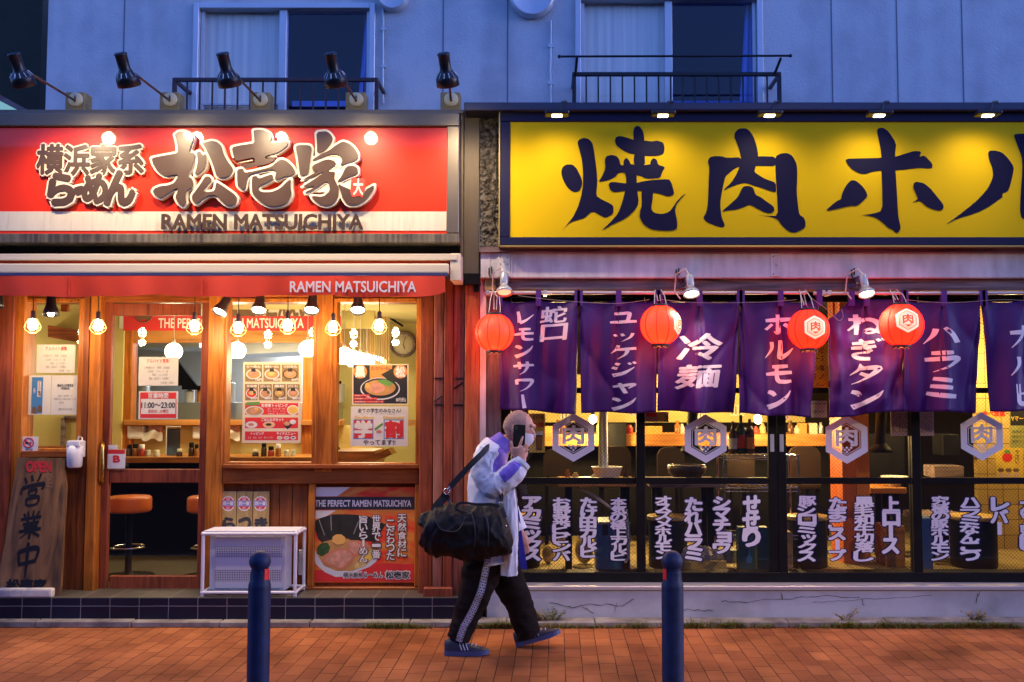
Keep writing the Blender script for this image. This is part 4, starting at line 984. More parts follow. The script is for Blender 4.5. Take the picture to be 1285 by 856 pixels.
for (tl, tr, bl, br, pl, pr, sd, cols, lab, mode) in PAN:
    def cloth(px, py, tl=tl, tr=tr, bl=bl, br=br, pl=pl, pr=pr, sd=sd, mode=mode):
        """depth of the cloth at a photo position (local fold pattern)."""
        v = min(1.05, max(0, (py-375)/(518-375))); u = (px-tl)/(tr-tl)
        y = YN-.004
        a = .006+.036*v
        y += a*math.sin(u*math.pi*2*1.6+sd*1.9)+a*.5*math.sin(u*math.pi*2*3.3+sd*4.1+v*1.2)
        # drapes radiating from the hanging points
        for hu in (0.0, .5, 1.0):
            d = abs(u-hu)+.03; y += .018*math.exp(-v*2.2)*math.cos(min(6, (v*.35+.06)/d)*2.2)*(.7 if hu == .5 else 1)
        if mode == 1: y += -.035*math.exp(-((u-.5-.38*(1-v)*(1 if u > .5 else -1)*1.2)/.09)**2)*v*(1-.2*v)+.02*v*v
        if mode == 2: y += .016*noise.noise(Vector((u*5+sd, v*7, 1)))*(1+v)
        y += .004*noise.noise(Vector((u*9+sd*3, v*5, 0)))+.036*(1-abs(noise.noise(Vector((u*1.5+v*1.3*(1 if sd % 2 else -1)+sd*2.7, v*.8+sd, 3)))))**4*(.3+v)
        return y
    base = at((tl+tr)/2, 370, YN)
    t = thing('shop_curtain', lab, 'curtain', (base.x, YN, Z(519, YN)), 'purple curtain panels hanging from the rod')
    def cp(u, v):
        top = 376+3.2*abs(math.sin(u*math.pi*2))
        if mode == 2: top = 375+26*max(0, (.30-u)/.30)**.8*1.0
        px = (tl+(tr-tl)*u)*(1-v)+(bl+(br-bl)*u)*v; bot = pl+(pr-pl)*u+.9*math.sin(u*9+sd)
        if v > .35: pass
        py = top+(bot-top)*v; q = at(px, py, YN); return Vector((q.x, cloth(px, py), q.z))
    g = MB(); g.grid(lambda u, v: cp(u, 1-v), 56, 44); o = g.build('cloth', 'noren', t)
    md = o.modifiers.new('thickness', 'SOLIDIFY'); md.thickness = .0016; md.offset = 1
    for hu in (.012, .5, .988):
        g = MB()
        if mode == 2 and hu < .1: hu = .30
        px = tl+(tr-tl)*hu; x = X(px, YN, 370); w = 3.4/1249*7.2
        g.box(x-w, x+w, YN-.0185, YN-.0155, Z(384, YN), zr+.013); g.box(x-w, x+w, YN+.0155, YN+.0185, Z(384, YN), zr+.013); g.box(x-w, x+w, YN-.0185, YN+.0185, zr+.013, zr+.016)
        g.build('loop', 'noren_loop', t)
    g = MB(); lay = 0
    def put(vs, fs, lift):
        out = []
        for x, y in vs:
            q = at(x, y, YN); out.append((q.x, cloth(x, y)-.004-lift, q.z))
        g.add(out, fs, True)
    for chars, x0, x1, y0, y1 in cols:
        n = len(chars); h = (y1-y0)/n
        for i, ch in enumerate(chars):
            b0, b1 = y0+i*h+h*.06, y0+(i+1)*h-h*.04
            if ch in KANA:
                for st in KANA[ch]:
                    L, Rr = stroke_quads(st, 1.32); P = L+Rr[::-1]; P = [(x0+(x1-x0)*p[0]/100, b0+(b1-b0)*p[1]/100) for p in P]; m_ = len(L); lay += 1
                    fs = [(j, j+1, 2*m_-2-j, 2*m_-1-j) for j in range(m_-1)]
                    put(P, [f[::-1] for f in fs], .00025*(lay % 5))
            else:
                vs, fs, bd = glyphs(ch); vs, fs = bisect_uv(vs, fs, 10, 8); a, b, c, d = bbox(vs)
                sk = 4 if len(cols) > 1 and h > 30 else 2
                for kk, (ex, ez) in enumerate(swell(.026)): put([(x0+(x1-x0)*(v[0]+ex-a)/(b-a)+sk*((v[1]-c)/(d-c)-.5), b1-(b1-b0)*(v[1]+ez-c)/(d-c)-2.5*((v[0]-a)/(b-a)-.5)) for v in vs], fs, kk*.00008)
    g.build('lettering', 'noren_white', t)

# ================================================================== red lanterns
m, tt, p = newmat('lantern_paper')
geo = tt.nodes.new('ShaderNodeTexCoord'); sx = tt.nodes.new('ShaderNodeSeparateXYZ'); tt.links.new(geo.outputs['Object'], sx.inputs[0])
p.inputs['Base Color'].default_value = (.5, .02, .006, 1); p.inputs['Roughness'].default_value = .8
p.inputs['Emission Color'].default_value = (1, .0085, .002, 1); p.inputs['Emission Strength'].default_value = 5.8
lw = tt.nodes.new('ShaderNodeLayerWeight'); lw.inputs[0].default_value = .35
emit('lantern_paper_pale', (1, .017, .004), 5.8)
emit('lantern_crest', (1, .70, .45), .85)
M('lantern_rib', (.30, .015, .008), .6, emis=(1, .02, .008), es=.45)
M('lantern_cap', (.02, .014, .012), .5)
emit('crest_red', (1, .055, .02), 1.3)
def hexpts(r, rot=90): return [(r*math.cos(R(rot+60*i)), r*math.sin(R(rot+60*i))) for i in range(6)]
YL = -.16; LAN_W = 3.5
def lantern(px, py, rpx, lab, crest, paper, sq=.95):
    c = at(px, py, YL); r = rpx/1249*(7.2+YL)
    t = thing('paper_lantern', lab, 'lantern', (c.x, c.y, c.z-r*sq), 'red paper lanterns along the curtain rod')
    g = MB(); prof = [(math.cos(a)*r, math.sin(a)*r*sq) for a in [R(-66+132*i/16) for i in range(17)]]; prof = [(max(.38*r, q[0]), q[1]) for q in prof]
    vs = [];
    def sh(u, v):
        a = 2*math.pi*u; rr, h = prof[int(round(v*16))]; rr *= 1-.012*(1-abs(math.cos(a*5))**.5); return c+Vector((rr*math.sin(a), -rr*math.cos(a), h))
    g.grid(lambda u, v: sh(u, v), 80, 16); g.build('shade', paper, t)
    g = MB()
    for k in range(10):
        a = 2*math.pi*k/10+.31; g.tube([c+Vector((q[0]*math.sin(a)*1.003, -q[0]*math.cos(a)*1.003, q[1])) for q in prof], .0028, 4)
    g.build('rib', 'lantern_rib', t)
    g = MB(); zb_ = prof[0][1]; g.lathe([(.40*r, -.016), (.42*r, 0), (.40*r, .006)], c+Vector((0, 0, zb_-.004)), 20)
    for k in range(8):
        a = 2*math.pi*k/8; g.ball(c+Vector((.36*r*math.cos(a), .36*r*math.sin(a), zb_-.021)), .009, n=8, rings=5)
    g.build('cap', 'lantern_cap', t); g = MB()
    g.lathe([(.38*r, 0), (.40*r, .008), (.36*r, .02)], c+Vector((0, 0, prof[-1][1]-.002)), 20); g.build('cap', 'lantern_cap', t)
    zt_ = c.z+prof[-1][1]+.018
    g = MB(); 
    for dx in (-.3*r, .3*r): g.tube([(c.x+dx, c.y, zt_-.01), (c.x+dx*.8, c.y+.06, (zt_+zr)/2+.02), (c.x+dx*.5, YN-.012, zr+.02), (c.x+dx*.3, YN+.016, zr+.012), (c.x+dx*.2, c.y+.08, zt_+.03)], .0035, 5)
    g.build('cord', 'cable_white', t)
    lamp('POINT', (c.x, c.y, c.z-r*sq-.06), (1, .16, .05), LAN_W, .05, parent=t)
    if crest is not None:
        az, el, sc = crest
        fw = Vector((math.sin(R(az))*math.cos(R(el)), -math.cos(R(az))*math.cos(R(el)), math.sin(R(el)))); rt = Vector((math.cos(R(az)), math.sin(R(az)), 0)); up = rt.cross(fw)*-1
        up = fw.cross(rt)*-1 if up.z < 0 else up
        def onball(x, y, lift):
            d = (fw+rt*x*1.0+up*y*1.0).normalized(); k_ = r*(1+lift); return c+Vector((d.x*k_, d.y*k_, d.z*k_*sq))
        g = MB()
        def sheet(vs, fs, lift, mi, n=7):
            v2, f2 = bisect_uv(vs, fs, n, n); g.mat(mi); g.add([onball(x*sc, y*sc, lift) for x, y in v2], f2, True)
        def ring(r0, r1, lift, mi):
            a, b = hexpts(r0), hexpts(r1); sheet(a+b, [(i, (i+1) % 6, (i+1) % 6+6, i+6) for i in range(6)], lift, mi)
        H = hexpts(1.0); sheet(H, [(0, 1, 2, 3, 4, 5)], .022, 0)
        ring(.74, .68, .030, 1); ring(.60, .575, .030, 1)
        vs, fs, bd = glyphs('肉'); a, b, c_, d = bbox(vs)
        for kk, (ex, ez) in enumerate(swell(.03)): sheet([((v[0]+ex-a)/(b-a)*.68-.34, (v[1]+ez-c_)/(d-c_)*.66-.26) for v in vs], fs, .031+.0004*kk, 1, 5)
        sheet([(-.26, -.33), (.26, -.33), (0, -.50)], [(0, 2, 1)], .030, 1)
        g.build('crest', ['lantern_crest', 'crest_red'], t)
    return t
lantern(620.5, 417.5, 24.6, 'plain orange red lantern at the timber post, without a crest in view', None, 'lantern_paper_pale', .98)
lantern(829, 408, 25.6, 'red lantern turned so that its white crest shows at the edge, below the clip lamp', (62, 2, .62), 'lantern_paper_pale', 1.0)
lantern(1014.5, 413.5, 25.8, 'red lantern with a crest facing forward, hanging lowest over the curtain gap', (5, 3, .66), 'lantern_paper', 1.0)
lantern(1131, 408, 27.3, 'largest red lantern with a crest, hanging between the four and three character curtains', (-2, 10, .66), 'lantern_paper', 1.0)

# ================================================================== clip lamps above the curtains
M('clip_grey', (.50, .48, .45), .35, .4, var=.15, scale=12)
M('clip_blue', (.10, .11, .20), .4, .3)
emit('clip_glow', (1, .86, .62), 30.)
emit('clip_dim', (1, .42, .22), 1.6)
def clip(px, py, lab, lit, big=1.0):
    d = Vector((.05, -.42, -1)).normalized(); c = at(px, py-4, -.20)
    t = thing('clip_lamp', lab, 'lamp', (c.x, c.y, c.z-.03), 'clip lamps on the timber beam')
    g = MB(); tp = c-d*.16
    g.lathe([(0, 0), (.026, 0), (.028, .01), (.028, .085), (.024, .09), (.024, .098), (.030, .105), (.056, .135), (.060, .16), (.057, .161), (.05, .14), (0, .13)], tp, 24, d); g.build('lamp_head', 'clip_grey', t)
    g = MB(); g.box(tp.x-.018, tp.x+.030, tp.y+.02, .08, tp.z-.05, tp.z+.005, .006); g.cyl((tp.x-.04, .06, tp.z-.06), (tp.x+.0, .0, tp.z-.05), .022); g.build('clamp', 'clip_blue', t)
    g = MB(); g.tube([tp+Vector((-.0, 0, .0)), tp+Vector((-.02, .03, .05)), tp+Vector((-.08, .10, .02)), tp+Vector((-.09, .12, -.10)), tp+Vector((-.05, .11, -.16))], .005, 6); g.build('cable', 'cable_white', t)
    g = MB(); q = at(px-18, py-27, -.005); g.tube([at(px-4, py-22, -.01), at(px-10, py-14, -.012), q+Vector((.0, -.01, -.03)), q], .004, 5); g.box(q.x-.012, q.x-.004, q.y-.012, q.y, q.z, q.z+.05); g.box(q.x+.006, q.x+.014, q.y-.012, q.y, q.z+.01, q.z+.06); g.build('plug', 'cable_black', t)
    g = MB(); g.lathe([(0, .145), (.045, .147), (.046, .152), (0, .160)], tp, 20, d); g.build('bulb', 'clip_glow' if lit else 'clip_dim', t)
    if lit: lamp('SPOT', tp+d*.175, (1, .80, .55), CLIP_W, .03, aim=tp+d*2+Vector((0, .3, 0)), angle=150, blend=.8, parent=t)
CLIP_W = 22.
clip(633, 372, 'grey clip lamp above the plain lantern at the timber post', False)
clip(868, 374, 'lit grey clip lamp above the two character curtain', True)
clip(1088, 374, 'lit grey clip lamp between the two lanterns with forward crests', True)
# loose wires along the rod
t = thing('string_wire', 'loose pale wire slung along the curtain rod between the lanterns', 'wire', at(900, 380, -.03))
g = MB()
for pts in ([(650, 371), (700, 377), (770, 381), (815, 376)], [(830, 376), (880, 380), (960, 379), (1000, 376)], [(1018, 374), (1040, 390), (1052, 402), (1058, 398), (1056, 388)], [(1005, 372), (1012, 383), (1020, 392)], [(1135, 376), (1190, 380), (1260, 376), (1300, 379)]):
    g.tube(catmull([tuple(at(x, y, -.035)) for x, y in pts], 6), .0019, 5)
g.build('wire', M('wire_grey', (.30, .26, .24), .6), t)

# ================================================================== lettering and crests on the sliding doors
M('decal', (.80, .79, .82), .6); M('decal_edge', (.012, .012, .06), .6, spec=.2)
YG = {0: YD+.045+.0155, 1: YD+.005+.0155, 2: YD+.005+.0155, 3: YD+.045+.0155}
HEX = [(719.5, 549, 0), (885.5, 550.5, 1), (1062.5, 551.5, 2), (1232, 547.5, 3)]
for cx, cy, di in HEX:
    Y = YG[di]; c = at(cx, cy, Y); r = 30.3/1249*(7.2+Y); g = MB()
    def hx(rr): return [(c.x+p[0]*rr, c.z+p[1]*rr) for p in hexpts(1)]
    def hring(r0, r1):
        a, b = hx(r0), hx(r1); g.add([(p[0], Y, p[1]) for p in a+b], [(i+6, (i+1) % 6+6, (i+1) % 6, i) for i in range(6)], False)
    hring(r, r*.69); hring(r*.645, r*.615)
    w = r*.42; text(g, '肉', c.x-w, c.x+w, c.z-r*.26, c.z+r*.48, Y, .03)
    for (dx, dz) in ((-.18, -.34), (0, -.34), (.18, -.34), (-.09, -.43), (.09, -.43), (0, -.52)):
        s_ = r*.062; x, z = c.x+dx*r, c.z+dz*r; g.add([(x-s_, Y, z), (x, Y, z-s_), (x+s_, Y, z), (x, Y, z+s_)], [(0, 1, 2, 3)], False)
    g.build('crest', 'decal', DOORS[di])
DEC = [('アカミックス', 656, 678, 624, 703, 0), ('お野菜ビビンバ', 694, 715, 625, 703, 0), ('たけ田カルビ', 729, 748, 625, 699, 0), ('本気の極上カルビ', 767, 786, 625, 703, 0),
 ('オススメホルモン', 823, 842, 623, 701, 1), ('たれハラミ', 860, 880, 625, 703, 1), ('シマチョウ', 896, 916, 624, 694, 1), ('せせり', 933, 953, 623, 685, 1),
 ('豚シロミックス', 1002, 1023, 623, 704, 2), ('たまごスープ', 1041, 1061, 625, 703, 2), ('黒毛和牛切落し', 1073, 1096, 624, 704, 2), ('上ロース', 1108, 1128, 624, 694, 2),
 ('究極の豚ホルモン', 1169, 1190, 623, 703, 3), ('ハラミなんこつ', 1206, 1229, 625, 703, 3), ('レバー', 1244, 1265, 625, 671, 3), ('ガツ刺し', 1281, 1302, 626, 690, 3)]
for s_, a, b, c_, d, di in DEC:
    g = MB(); st_ = random.getstate(); g.mat(1); vtext(g, s_, a, c_, b, d, YG[di], .125, 0, gap=-.015, jit=.7); random.setstate(st_); g.mat(0); vtext(g, s_, a, c_, b, d, YG[di]-.0012, .045 if len(s_) > 6 else .055, 0, gap=-.015, jit=.7)
    g.build('lettering', ['decal', 'decal_edge'], DOORS[di])
# ================================================================== bulbs and hooded lamps under the awning
emit('bulb_glow', (1, .82, .56), 55.)
emit('hood_glow', (1, .84, .60), 30.)
emit('globe_glow', (1, .80, .52), 9.)
M('cage_wire', (.45, .26, .10), .4, .7)
M('hood_grey', (.16, .14, .12), .4, .5, var=.15, scale=9)
M('hood_inner', (.75, .70, .6), .4)
YB = -.02
def caged_bulb(px, py, lab, r=1.0):
    c = at(px, py, YB); zt_ = Z(358, YB)
    t = thing('caged_bulb', lab, 'lamp', (c.x, c.y, c.z-.05), 'caged bulbs hanging below the awning')
    g = MB(); g.cyl((c.x, c.y, c.z+.10), (c.x, c.y, zt_), .0035, n=6); g.build('cord', 'cable_black', t)
    g = MB(); g.lathe([(.010, .105), (.015, .098), (.016, .060), (.019, .052), (.019, .046), (0, .046)], c, 14); g.build('socket', 'hood_grey', t)
    g = MB(); g.lathe([(0, -.036), (.018, -.032), (.030, -.016), (.033, .002), (.028, .022), (.016, .040), (.013, .05)], c, 16); g.build('bulb', 'bulb_glow', t)
    g = MB()
    for k in range(6):
        a = math.pi*2*k/6+.3; d = Vector((math.cos(a), math.sin(a), 0))
        g.tube([c+d*.024+Vector((0, 0, .05)), c+d*.040+Vector((0, 0, .025)), c+d*.058+Vector((0, 0, -.012)), c+d*.050+Vector((0, 0, -.035)), c+d*.026+Vector((0, 0, -.055))], .0026, 5)
    for rr, h in ((.058, -.012), (.026, -.055)):
        g.tube([c+Vector((rr*math.cos(2*math.pi*k/20), rr*math.sin(2*math.pi*k/20), h)) for k in range(21)], .0026, 5, cap=False)
    g.build('cage', 'cage_wire', t)
    lamp('POINT', c+Vector((0, -.0, -.075)), (1, .66, .32), BULB_W, .03, parent=t)
BULB_W = 7.0
for (px, py, lab) in ((41, 408, 'caged bulb outside the narrow left window, leftmost of the bulbs'), (123, 409, 'caged bulb in front of the wooden door post'), (244, 410, 'caged bulb at the upper right corner of the door glass'),
    (299, 412, 'caged bulb left of the middle in the centre window, above a globe'), (361, 409, 'caged bulb with the longest cage, right of the menu board centre'), (418, 411, 'caged bulb in front of the post between the two right windows'), (476, 409, 'caged bulb nearest the wall clock')):
    caged_bulb(px, py, lab)
def hooded(px, py, tilt, lab, lit=True, Y=-.05):
    d = Vector((tilt, -.62 if lit else -.2, -1)).normalized(); c = at(px, py, Y)
    t = thing('hooded_lamp', lab, 'lamp', (c.x, c.y, c.z-.05), 'hooded lamps below the awning')
    tp = c-d*.115; zt_ = Z(356, Y)
    g = MB(); g.cyl((tp.x, tp.y, tp.z-.005), (tp.x, tp.y, zt_), .006, n=8); g.build('stem', 'lamp_black', t)
    g = MB(); g.lathe([(0, 0), (.026, 0), (.032, .012), (.034, .060), (.038, .075), (.052, .115), (.057, .14), (.054, .141), (.036, .085), (0, .083)], tp, 24, d); g.build('hood', 'hood_grey' if lit else 'lamp_black', t)
    g = MB(); g.lathe([(0, .118), (.046, .12), (.047, .126), (0, .134)] if lit else [(0, .10), (.018, .11), (.024, .13), (.015, .148), (0, .152)], tp, 22, d); g.build('bulb', 'hood_glow', t)
    lamp('SPOT', tp+d*.17, (1, .76, .45), HOOD_W, .04, aim=tp+d*2, angle=140, blend=.9, parent=t)
HOOD_W = 9.
for (px, py, tl, lab, lit) in ((64, 391, .12, 'dark hooded lamp with a bare bulb outside the narrow left window', False), (277, 389, -.30, 'lit hooded lamp turned left at the door post', True), (325, 387, .08, 'lit hooded lamp over the centre window, left of the longest caged bulb', True),
    (391, 387, .05, 'lit hooded lamp at the right end of the centre window', True), (449, 387, .10, 'lit hooded lamp over the right window, left of the clock', True), (-5, 380, -.1, 'dark hooded lamp at the left edge of the photo', False)): hooded(px, py, tl, lab, lit)

# globe pendants inside
def globe(px, py, Y, r, lab):
    c = at(px, py, Y); t = thing('globe_pendant', lab, 'lamp', (c.x, Y, c.z-r), 'white globe pendants inside the noodle shop')
    g = MB(); g.lathe([(r*math.cos(R(a)), r*math.sin(R(a))) for a in range(-58, 91, 8)], c, 20); g.build('globe', 'globe_glow', t)
    g = MB(); g.cyl((c.x, Y, c.z+r), (c.x, Y, cz), .004, n=6); g.lathe([(.012, r+.03), (.02, r-.004)], c, 10); g.build('cord', 'cable_white', t)
    return c
G0 = [(-40, 440, 1.7, .08, 'unseen globe pendant added at the far left to light the narrow window'), (70, 352, 1.7, .08, 'hidden globe pendant added behind the awning to light the narrow window'), (218, 441, 1.85, .078, 'globe pendant behind the notice on the door'), (297.5, 440, 1.85, .080, 'globe pendant left of the menu board'), (386, 438, 1.85, .080, 'globe pendant right of the menu board'), (432, 447, 1.75, .082, 'globe pendant at the left end of the row in the right window')]  # first two globes are out of sight, added to brighten the left window
for a in G0:
    c = globe(*a); lamp('POINT', (c.x, c.y, c.z-a[3]-.02), (1, .84, .50), GLOBE_W if 'GLOBE_W' in globals() else 19., .08)
for k in range(5):
    globe(444+k*8.0, 451+k*1.5, 2.0+k*.35, .08, ['globe pendant second in the right window row, half behind the first', 'globe pendant third in the right window row', 'globe pendant in the middle of the right window row', 'globe pendant before the last in the right window row', 'globe pendant last in the right window row, nearest the clock'][k])
c = at(470, 455, 2.6); lamp('POINT', (c.x, c.y, c.z-.14), (1, .78, .48), 14., .08)
emit('tube_glow', (.8, .92, 1), 14.)
t = thing('tube_light', 'cool white tube light on the kitchen ceiling', 'lamp', at(345, 404, 4.4))
g = MB(); q = at(345, 404, 4.4); g.box(q.x-.6, q.x+.6, 4.36, 4.44, cz-.05, cz-.001, .004); g.build('case', 'white_plastic', t)
g = MB(); g.cyl((q.x-.56, 4.4, cz-.065), (q.x+.56, 4.4, cz-.065), .014, n=10); g.build('tube', 'tube_glow', t)
lamp('AREA', (q.x, 4.4, cz-.09), (.92, .95, 1), 75., .6, aim=(q.x, 4.4, 0))

# the long name board inside, over the counter
M('paper', (.70, .68, .60), .8, var=.05, scale=9)
M('paper_warm', (.72, .62, .42), .8, var=.06, scale=6)
M('ink', (.03, .03, .035), .6); M('ink_brown', (.16, .09, .05), .6); M('ink_red', (.66, .03, .03), .55); M('ink_grey', (.30, .29, .27), .7)
M('ink_blue', (.05, .22, .50), .6); M('ink_white', (.75, .73, .70), .6); M('ink_yellow', (.75, .50, .06), .6); M('ink_green', (.12, .30, .06), .6); M('ink_orange', (.72, .26, .05), .6)
M('egg', (.75, .42, .10), .5); M('pork', (.66, .32, .22), .5, var=.35, scale=22); M('pork_rim', (.55, .20, .11), .5); M('nori', (.022, .024, .018), .5, var=.4, scale=14); M('spinach', (.03, .10, .025), .6, var=.5, scale=40); M('noodle', (.68, .50, .18), .5, var=.4, scale=30); M('bowl_white', (.60, .62, .66), .35); M('bowl_dark', (.03, .03, .035), .35)
M('broth', (.55, .30, .10), .4, var=.3, scale=12)
Yb = YP-.12
t = thing('name_board', 'long red and white name board with large lettering above the inner counter', 'sign', at(285, 412, Yb))
g = MB(); g.pbox(150, 376, 428, 412.5, Yb, Yb+.03); g.build('board', 'paper', t)
g = MB(); g.pbox(155, 396.5, 428, 415, Yb-.003, Yb-.0005); g.build('red_band', 'ink_red', t)
g = MB(); ptext(g, 'THE PERFECT RAMEN MATSUICHIYA', 199, 399.5, 381, 411.5, Yb-.006, .022); g.build('lettering', 'ink_white', t)
g = MB()
for ch, a, b in (('麺', 290, 318), ('や', 305, 330), ('ど', 333, 350), ('ん', 350, 362), ('え', 362, 374), ('い', 376, 388), ('ど', 390, 402)): ptext(g, ch, a, 377, b, 396, Yb-.004, .075)
g.build('lettering', 'ink_brown', t)
g = MB(); cc = at(180, 393, Yb-.008); 
for k in range(28):
    a = 2*math.pi*k/28; g.tube([cc+Vector((.088*math.cos(a), 0, .088*math.sin(a))), cc+Vector((.088*math.cos(a+.23), 0, .088*math.sin(a+.23)))], .006, 5)
ptext(g, '松', 172, 386, 188, 401, Yb-.009, .06); g.build('seal', 'ink_brown', t)

# wall clock
q = at(506, 432, 3.88); t = thing('wall_clock', 'round wall clock with a dark rim on the cream wall', 'clock', (q.x, q.y, q.z-.15))
g = MB(); g.lathe([(.118, 0), (.118, .03), (.130, .04), (.146, .03), (.148, 0)], q, 36, (0, -1, 0)); g.build('rim', 'wood_beam', t)
g = MB(); g.lathe([(.12, 0), (.12, .012), (0, .012)], q, 36, (0, -1, 0)); g.build('face', 'paper_warm', t)
g = MB(); f = q+Vector((0, -.016, 0)); g.tube([f, f+Vector((.028, 0, .082))], .0035, 4); g.tube([f, f+Vector((.022, 0, -.058))], .005, 4)
for k in range(12):
    a = math.pi*k/6; g.tube([f+Vector((.10*math.sin(a), 0, .10*math.cos(a))), f+Vector((.11*math.sin(a), 0, .11*math.cos(a)))], .003, 4)
g.build('hands', 'ink', t)
g = MB()
for k in range(4): a = math.pi*k/2; g.ball(q+Vector((.133*math.sin(a), -.042, .133*math.cos(a))), .010, n=8, rings=5)
g.build('stud', 'brass', t)

# counter things
def bottle(px, pyb, Y, hpx, wpx, m, capm, nm, lab, grp='condiments on the guest counter'):
    b = at(px, pyb, Y); h = hpx/1249*(7.2+Y); r = wpx/1249*(7.2+Y)/2
    t = thing(nm, lab, 'bottle', b, grp)
    g = MB(); g.lathe([(r*.9, 0), (r, h*.03), (r, h*.62), (r*.75, h*.72)], b, 14); g.build('body', m, t)
    g = MB(); g.lathe([(r*.8, h*.72), (r*.82, h*.98), (r*.6, h), (0, h)], b, 14); g.build('cap', capm, t)
M('jar_amber', (.30, .12, .03), .25); M('jar_dark', (.05, .03, .02), .25); M('jar_red', (.40, .05, .03), .3); M('jar_clear', (.50, .47, .38), .15); M('jar_cream', (.62, .55, .40), .4)
SETS = [(162, 'jar_dark', 'black_matt', 15, 7.5, 'dark capped jar leftmost behind the door glass'), (169.5, 'jar_amber', 'black_matt', 15.5, 7.5, 'amber jar second from the left behind the door glass'), (178, 'jar_red', 'white_plastic', 15, 8, 'red jar with a white cap behind the door glass'), (186, 'jar_clear', 'jar_clear', 9.5, 7, 'short clear shaker behind the door glass, left one'), (196.5, 'jar_clear', 'jar_cream', 9.5, 8, 'short cream shaker at the middle of the door glass'), (225, 'jar_dark', 'jar_cream', 10.5, 7, 'small round dark jar with a pale lid right of the clear panel'),
 (240, 'jar_dark', 'black_matt', 17, 7, 'tall dark jar near the right door stile'), (246.5, 'jar_amber', 'black_matt', 15, 6, 'slim amber jar at the right door stile'),
 (320.5, 'jar_dark', 'jar_cream', 10, 8, 'small dark jar alone left in the centre window'), (331, 'jar_dark', 'black_matt', 17, 7, 'tallest dark jar in the centre window'), (340, 'jar_red', 'black_matt', 13, 8, 'red brown jar in the centre window'), (349, 'jar_amber', 'white_plastic', 15.5, 7, 'amber jar with a white cap in the centre window'), (359.5, 'jar_clear', 'steel', 9.5, 6.5, 'steel shaker in the centre window, left of two'), (368, 'jar_clear', 'steel', 9.5, 6.5, 'steel shaker in the centre window, right of two'),
 (424, 'jar_dark', 'black_matt', 12, 6, 'dark jar left in the right window'), (440, 'jar_dark', 'jar_cream', 10, 7, 'small dark jar under the discount poster')]
for (px, m, cm, h, w, lab) in SETS: bottle(px, 576.2, 1.83, h*1.22, w, m, cm, 'condiment_jar', lab)
M('tissue_red', (.60, .12, .10), .7, var=.7, scale=30, dark=(.65, .58, .52))
for (px, lab) in ((170, 'cream towel box on the wall behind the door glass, left one'), (252, 'cream towel box half hidden by the right door stile')):
    t = thing('towel_box', lab, 'box', at(px, 552, 2.3), 'towel boxes above the counter')
    g = MB(); g.pbox(px-11, 533, px+10, 551, 2.26, 2.345, .02); g.build('box', 'white_plastic', t)
for (px, lab) in ((191, 'red and white paper packet behind the door glass'), (288, 'red and white paper packet at the left end of the centre window')):
    t = thing('paper_packet', lab, 'packet', at(px, 552, 2.28), 'paper packets above the counter')
    g = MB(); g.pbox(px-5, 532, px+11, 551, 2.28, 2.345, .01); g.build('packet', 'tissue_red', t)
    g = MB(); g.grid(lambda u, v, px=px: at(px-13+26*u, 541+11*v+2*math.sin(u*9), 2.25+.02*math.sin(u*7+v*3)), 10, 5); g.build('sheet', 'paper', t)
t = thing('clear_panel', 'upright clear divider on the guest counter behind the door', 'divider', at(211, 574, 2.0))
g = MB(); g.pbox(209, 538, 226, 573.5, 1.98, 1.985); g.build('pane', 'window_glass', t)
g = MB(); g.pbox(208, 536, 209, 573.5, 1.975, 1.99); g.pbox(208, 534.8, 226, 536, 1.975, 1.99); g.build('edge', 'paper', t)
# kitchen gear seen over the partition
Yk = 3.55; zk = Z(505, 3.5)
for (px, py, w, m, nm, lab, cat) in ((175, 492, 18, 'steel', 'stock_pot', 'steel pot at the left end of the kitchen unit behind the notices', 'pot'), (236, 498, 12, 'white_plastic', 'rice_cooker', 'white cooker on the kitchen unit below the dark screen', 'cooker'), (286, 488, 14, 'steel', 'stock_pot', 'tall steel pot left of the menu board in the kitchen', 'pot'), (391, 494, 10, 'jar_cream', 'food_tub', 'cream tub right of the menu board in the kitchen', 'tub'), (424, 490, 14, 'steel', 'stock_pot', 'steel pot at the left of the right window', 'pot'), (250, 496, 9, 'ink_orange', 'food_tub', 'orange tub in the kitchen beside the right door stile', 'tub')):
    x = X(px, Yk, 490); r = w/2/1249*(7.2+Yk); h = Z(py-8, Yk)-zk; t = thing(nm, lab, cat, (x, Yk+r, zk), 'kitchen gear behind the partition')
    g = MB(); g.lathe([(r*.95, 0), (r, .01), (r, h*.9), (r*1.04, h*.92), (r*1.04, h*.95), (r*.5, h), (0, h)], (x, Yk+r, zk+.002), 20); g.build('body', m, t)
    g = MB(); g.lathe([(.02, h), (.025, h+.02), (.02, h+.035), (0, h+.035)], (x, Yk+r, zk), 10); g.build('knob', 'black_matt', t)
t = thing('apron_cloth', 'blue cloth hanging in the kitchen left of the menu board', 'cloth', at(280, 520, 3.3)); M('cloth_blue', (.04, .16, .42), .8)
g = MB(); g.grid(lambda u, v: at(275+11*u+1.5*math.sin(v*4), 520-32*v, 3.3+.02*math.sin(u*11)), 10, 8); g.build('cloth', 'cloth_blue', t)
for px, lab in ((268, 'black ladle hanging in the kitchen left of the blue cloth'), (278, 'black ladle hanging above the blue cloth'), (402, 'black ladle hanging right of the menu board')):
    t = thing('ladle', lab, 'ladle', at(px, 478, 3.5), 'ladles hanging in the kitchen'); g = MB(); g.tube([at(px, 438, 3.5), at(px, 470, 3.5)], .008, 6); q = at(px, 474, 3.5); g.lathe([(0, -.035), (.03, -.028), (.042, 0), (.038, 0), (.026, -.022), (0, -.028)], q, 14); g.build('ladle', 'black_paint', t)
t = thing('ladle_rail', 'steel rail across the kitchen from which the ladles hang', 'rail', at(330, 438, 3.5)); g = MB(); g.tube([at(255, 437.5, 3.5), at(428, 437.5, 3.5)], .010, 6); 
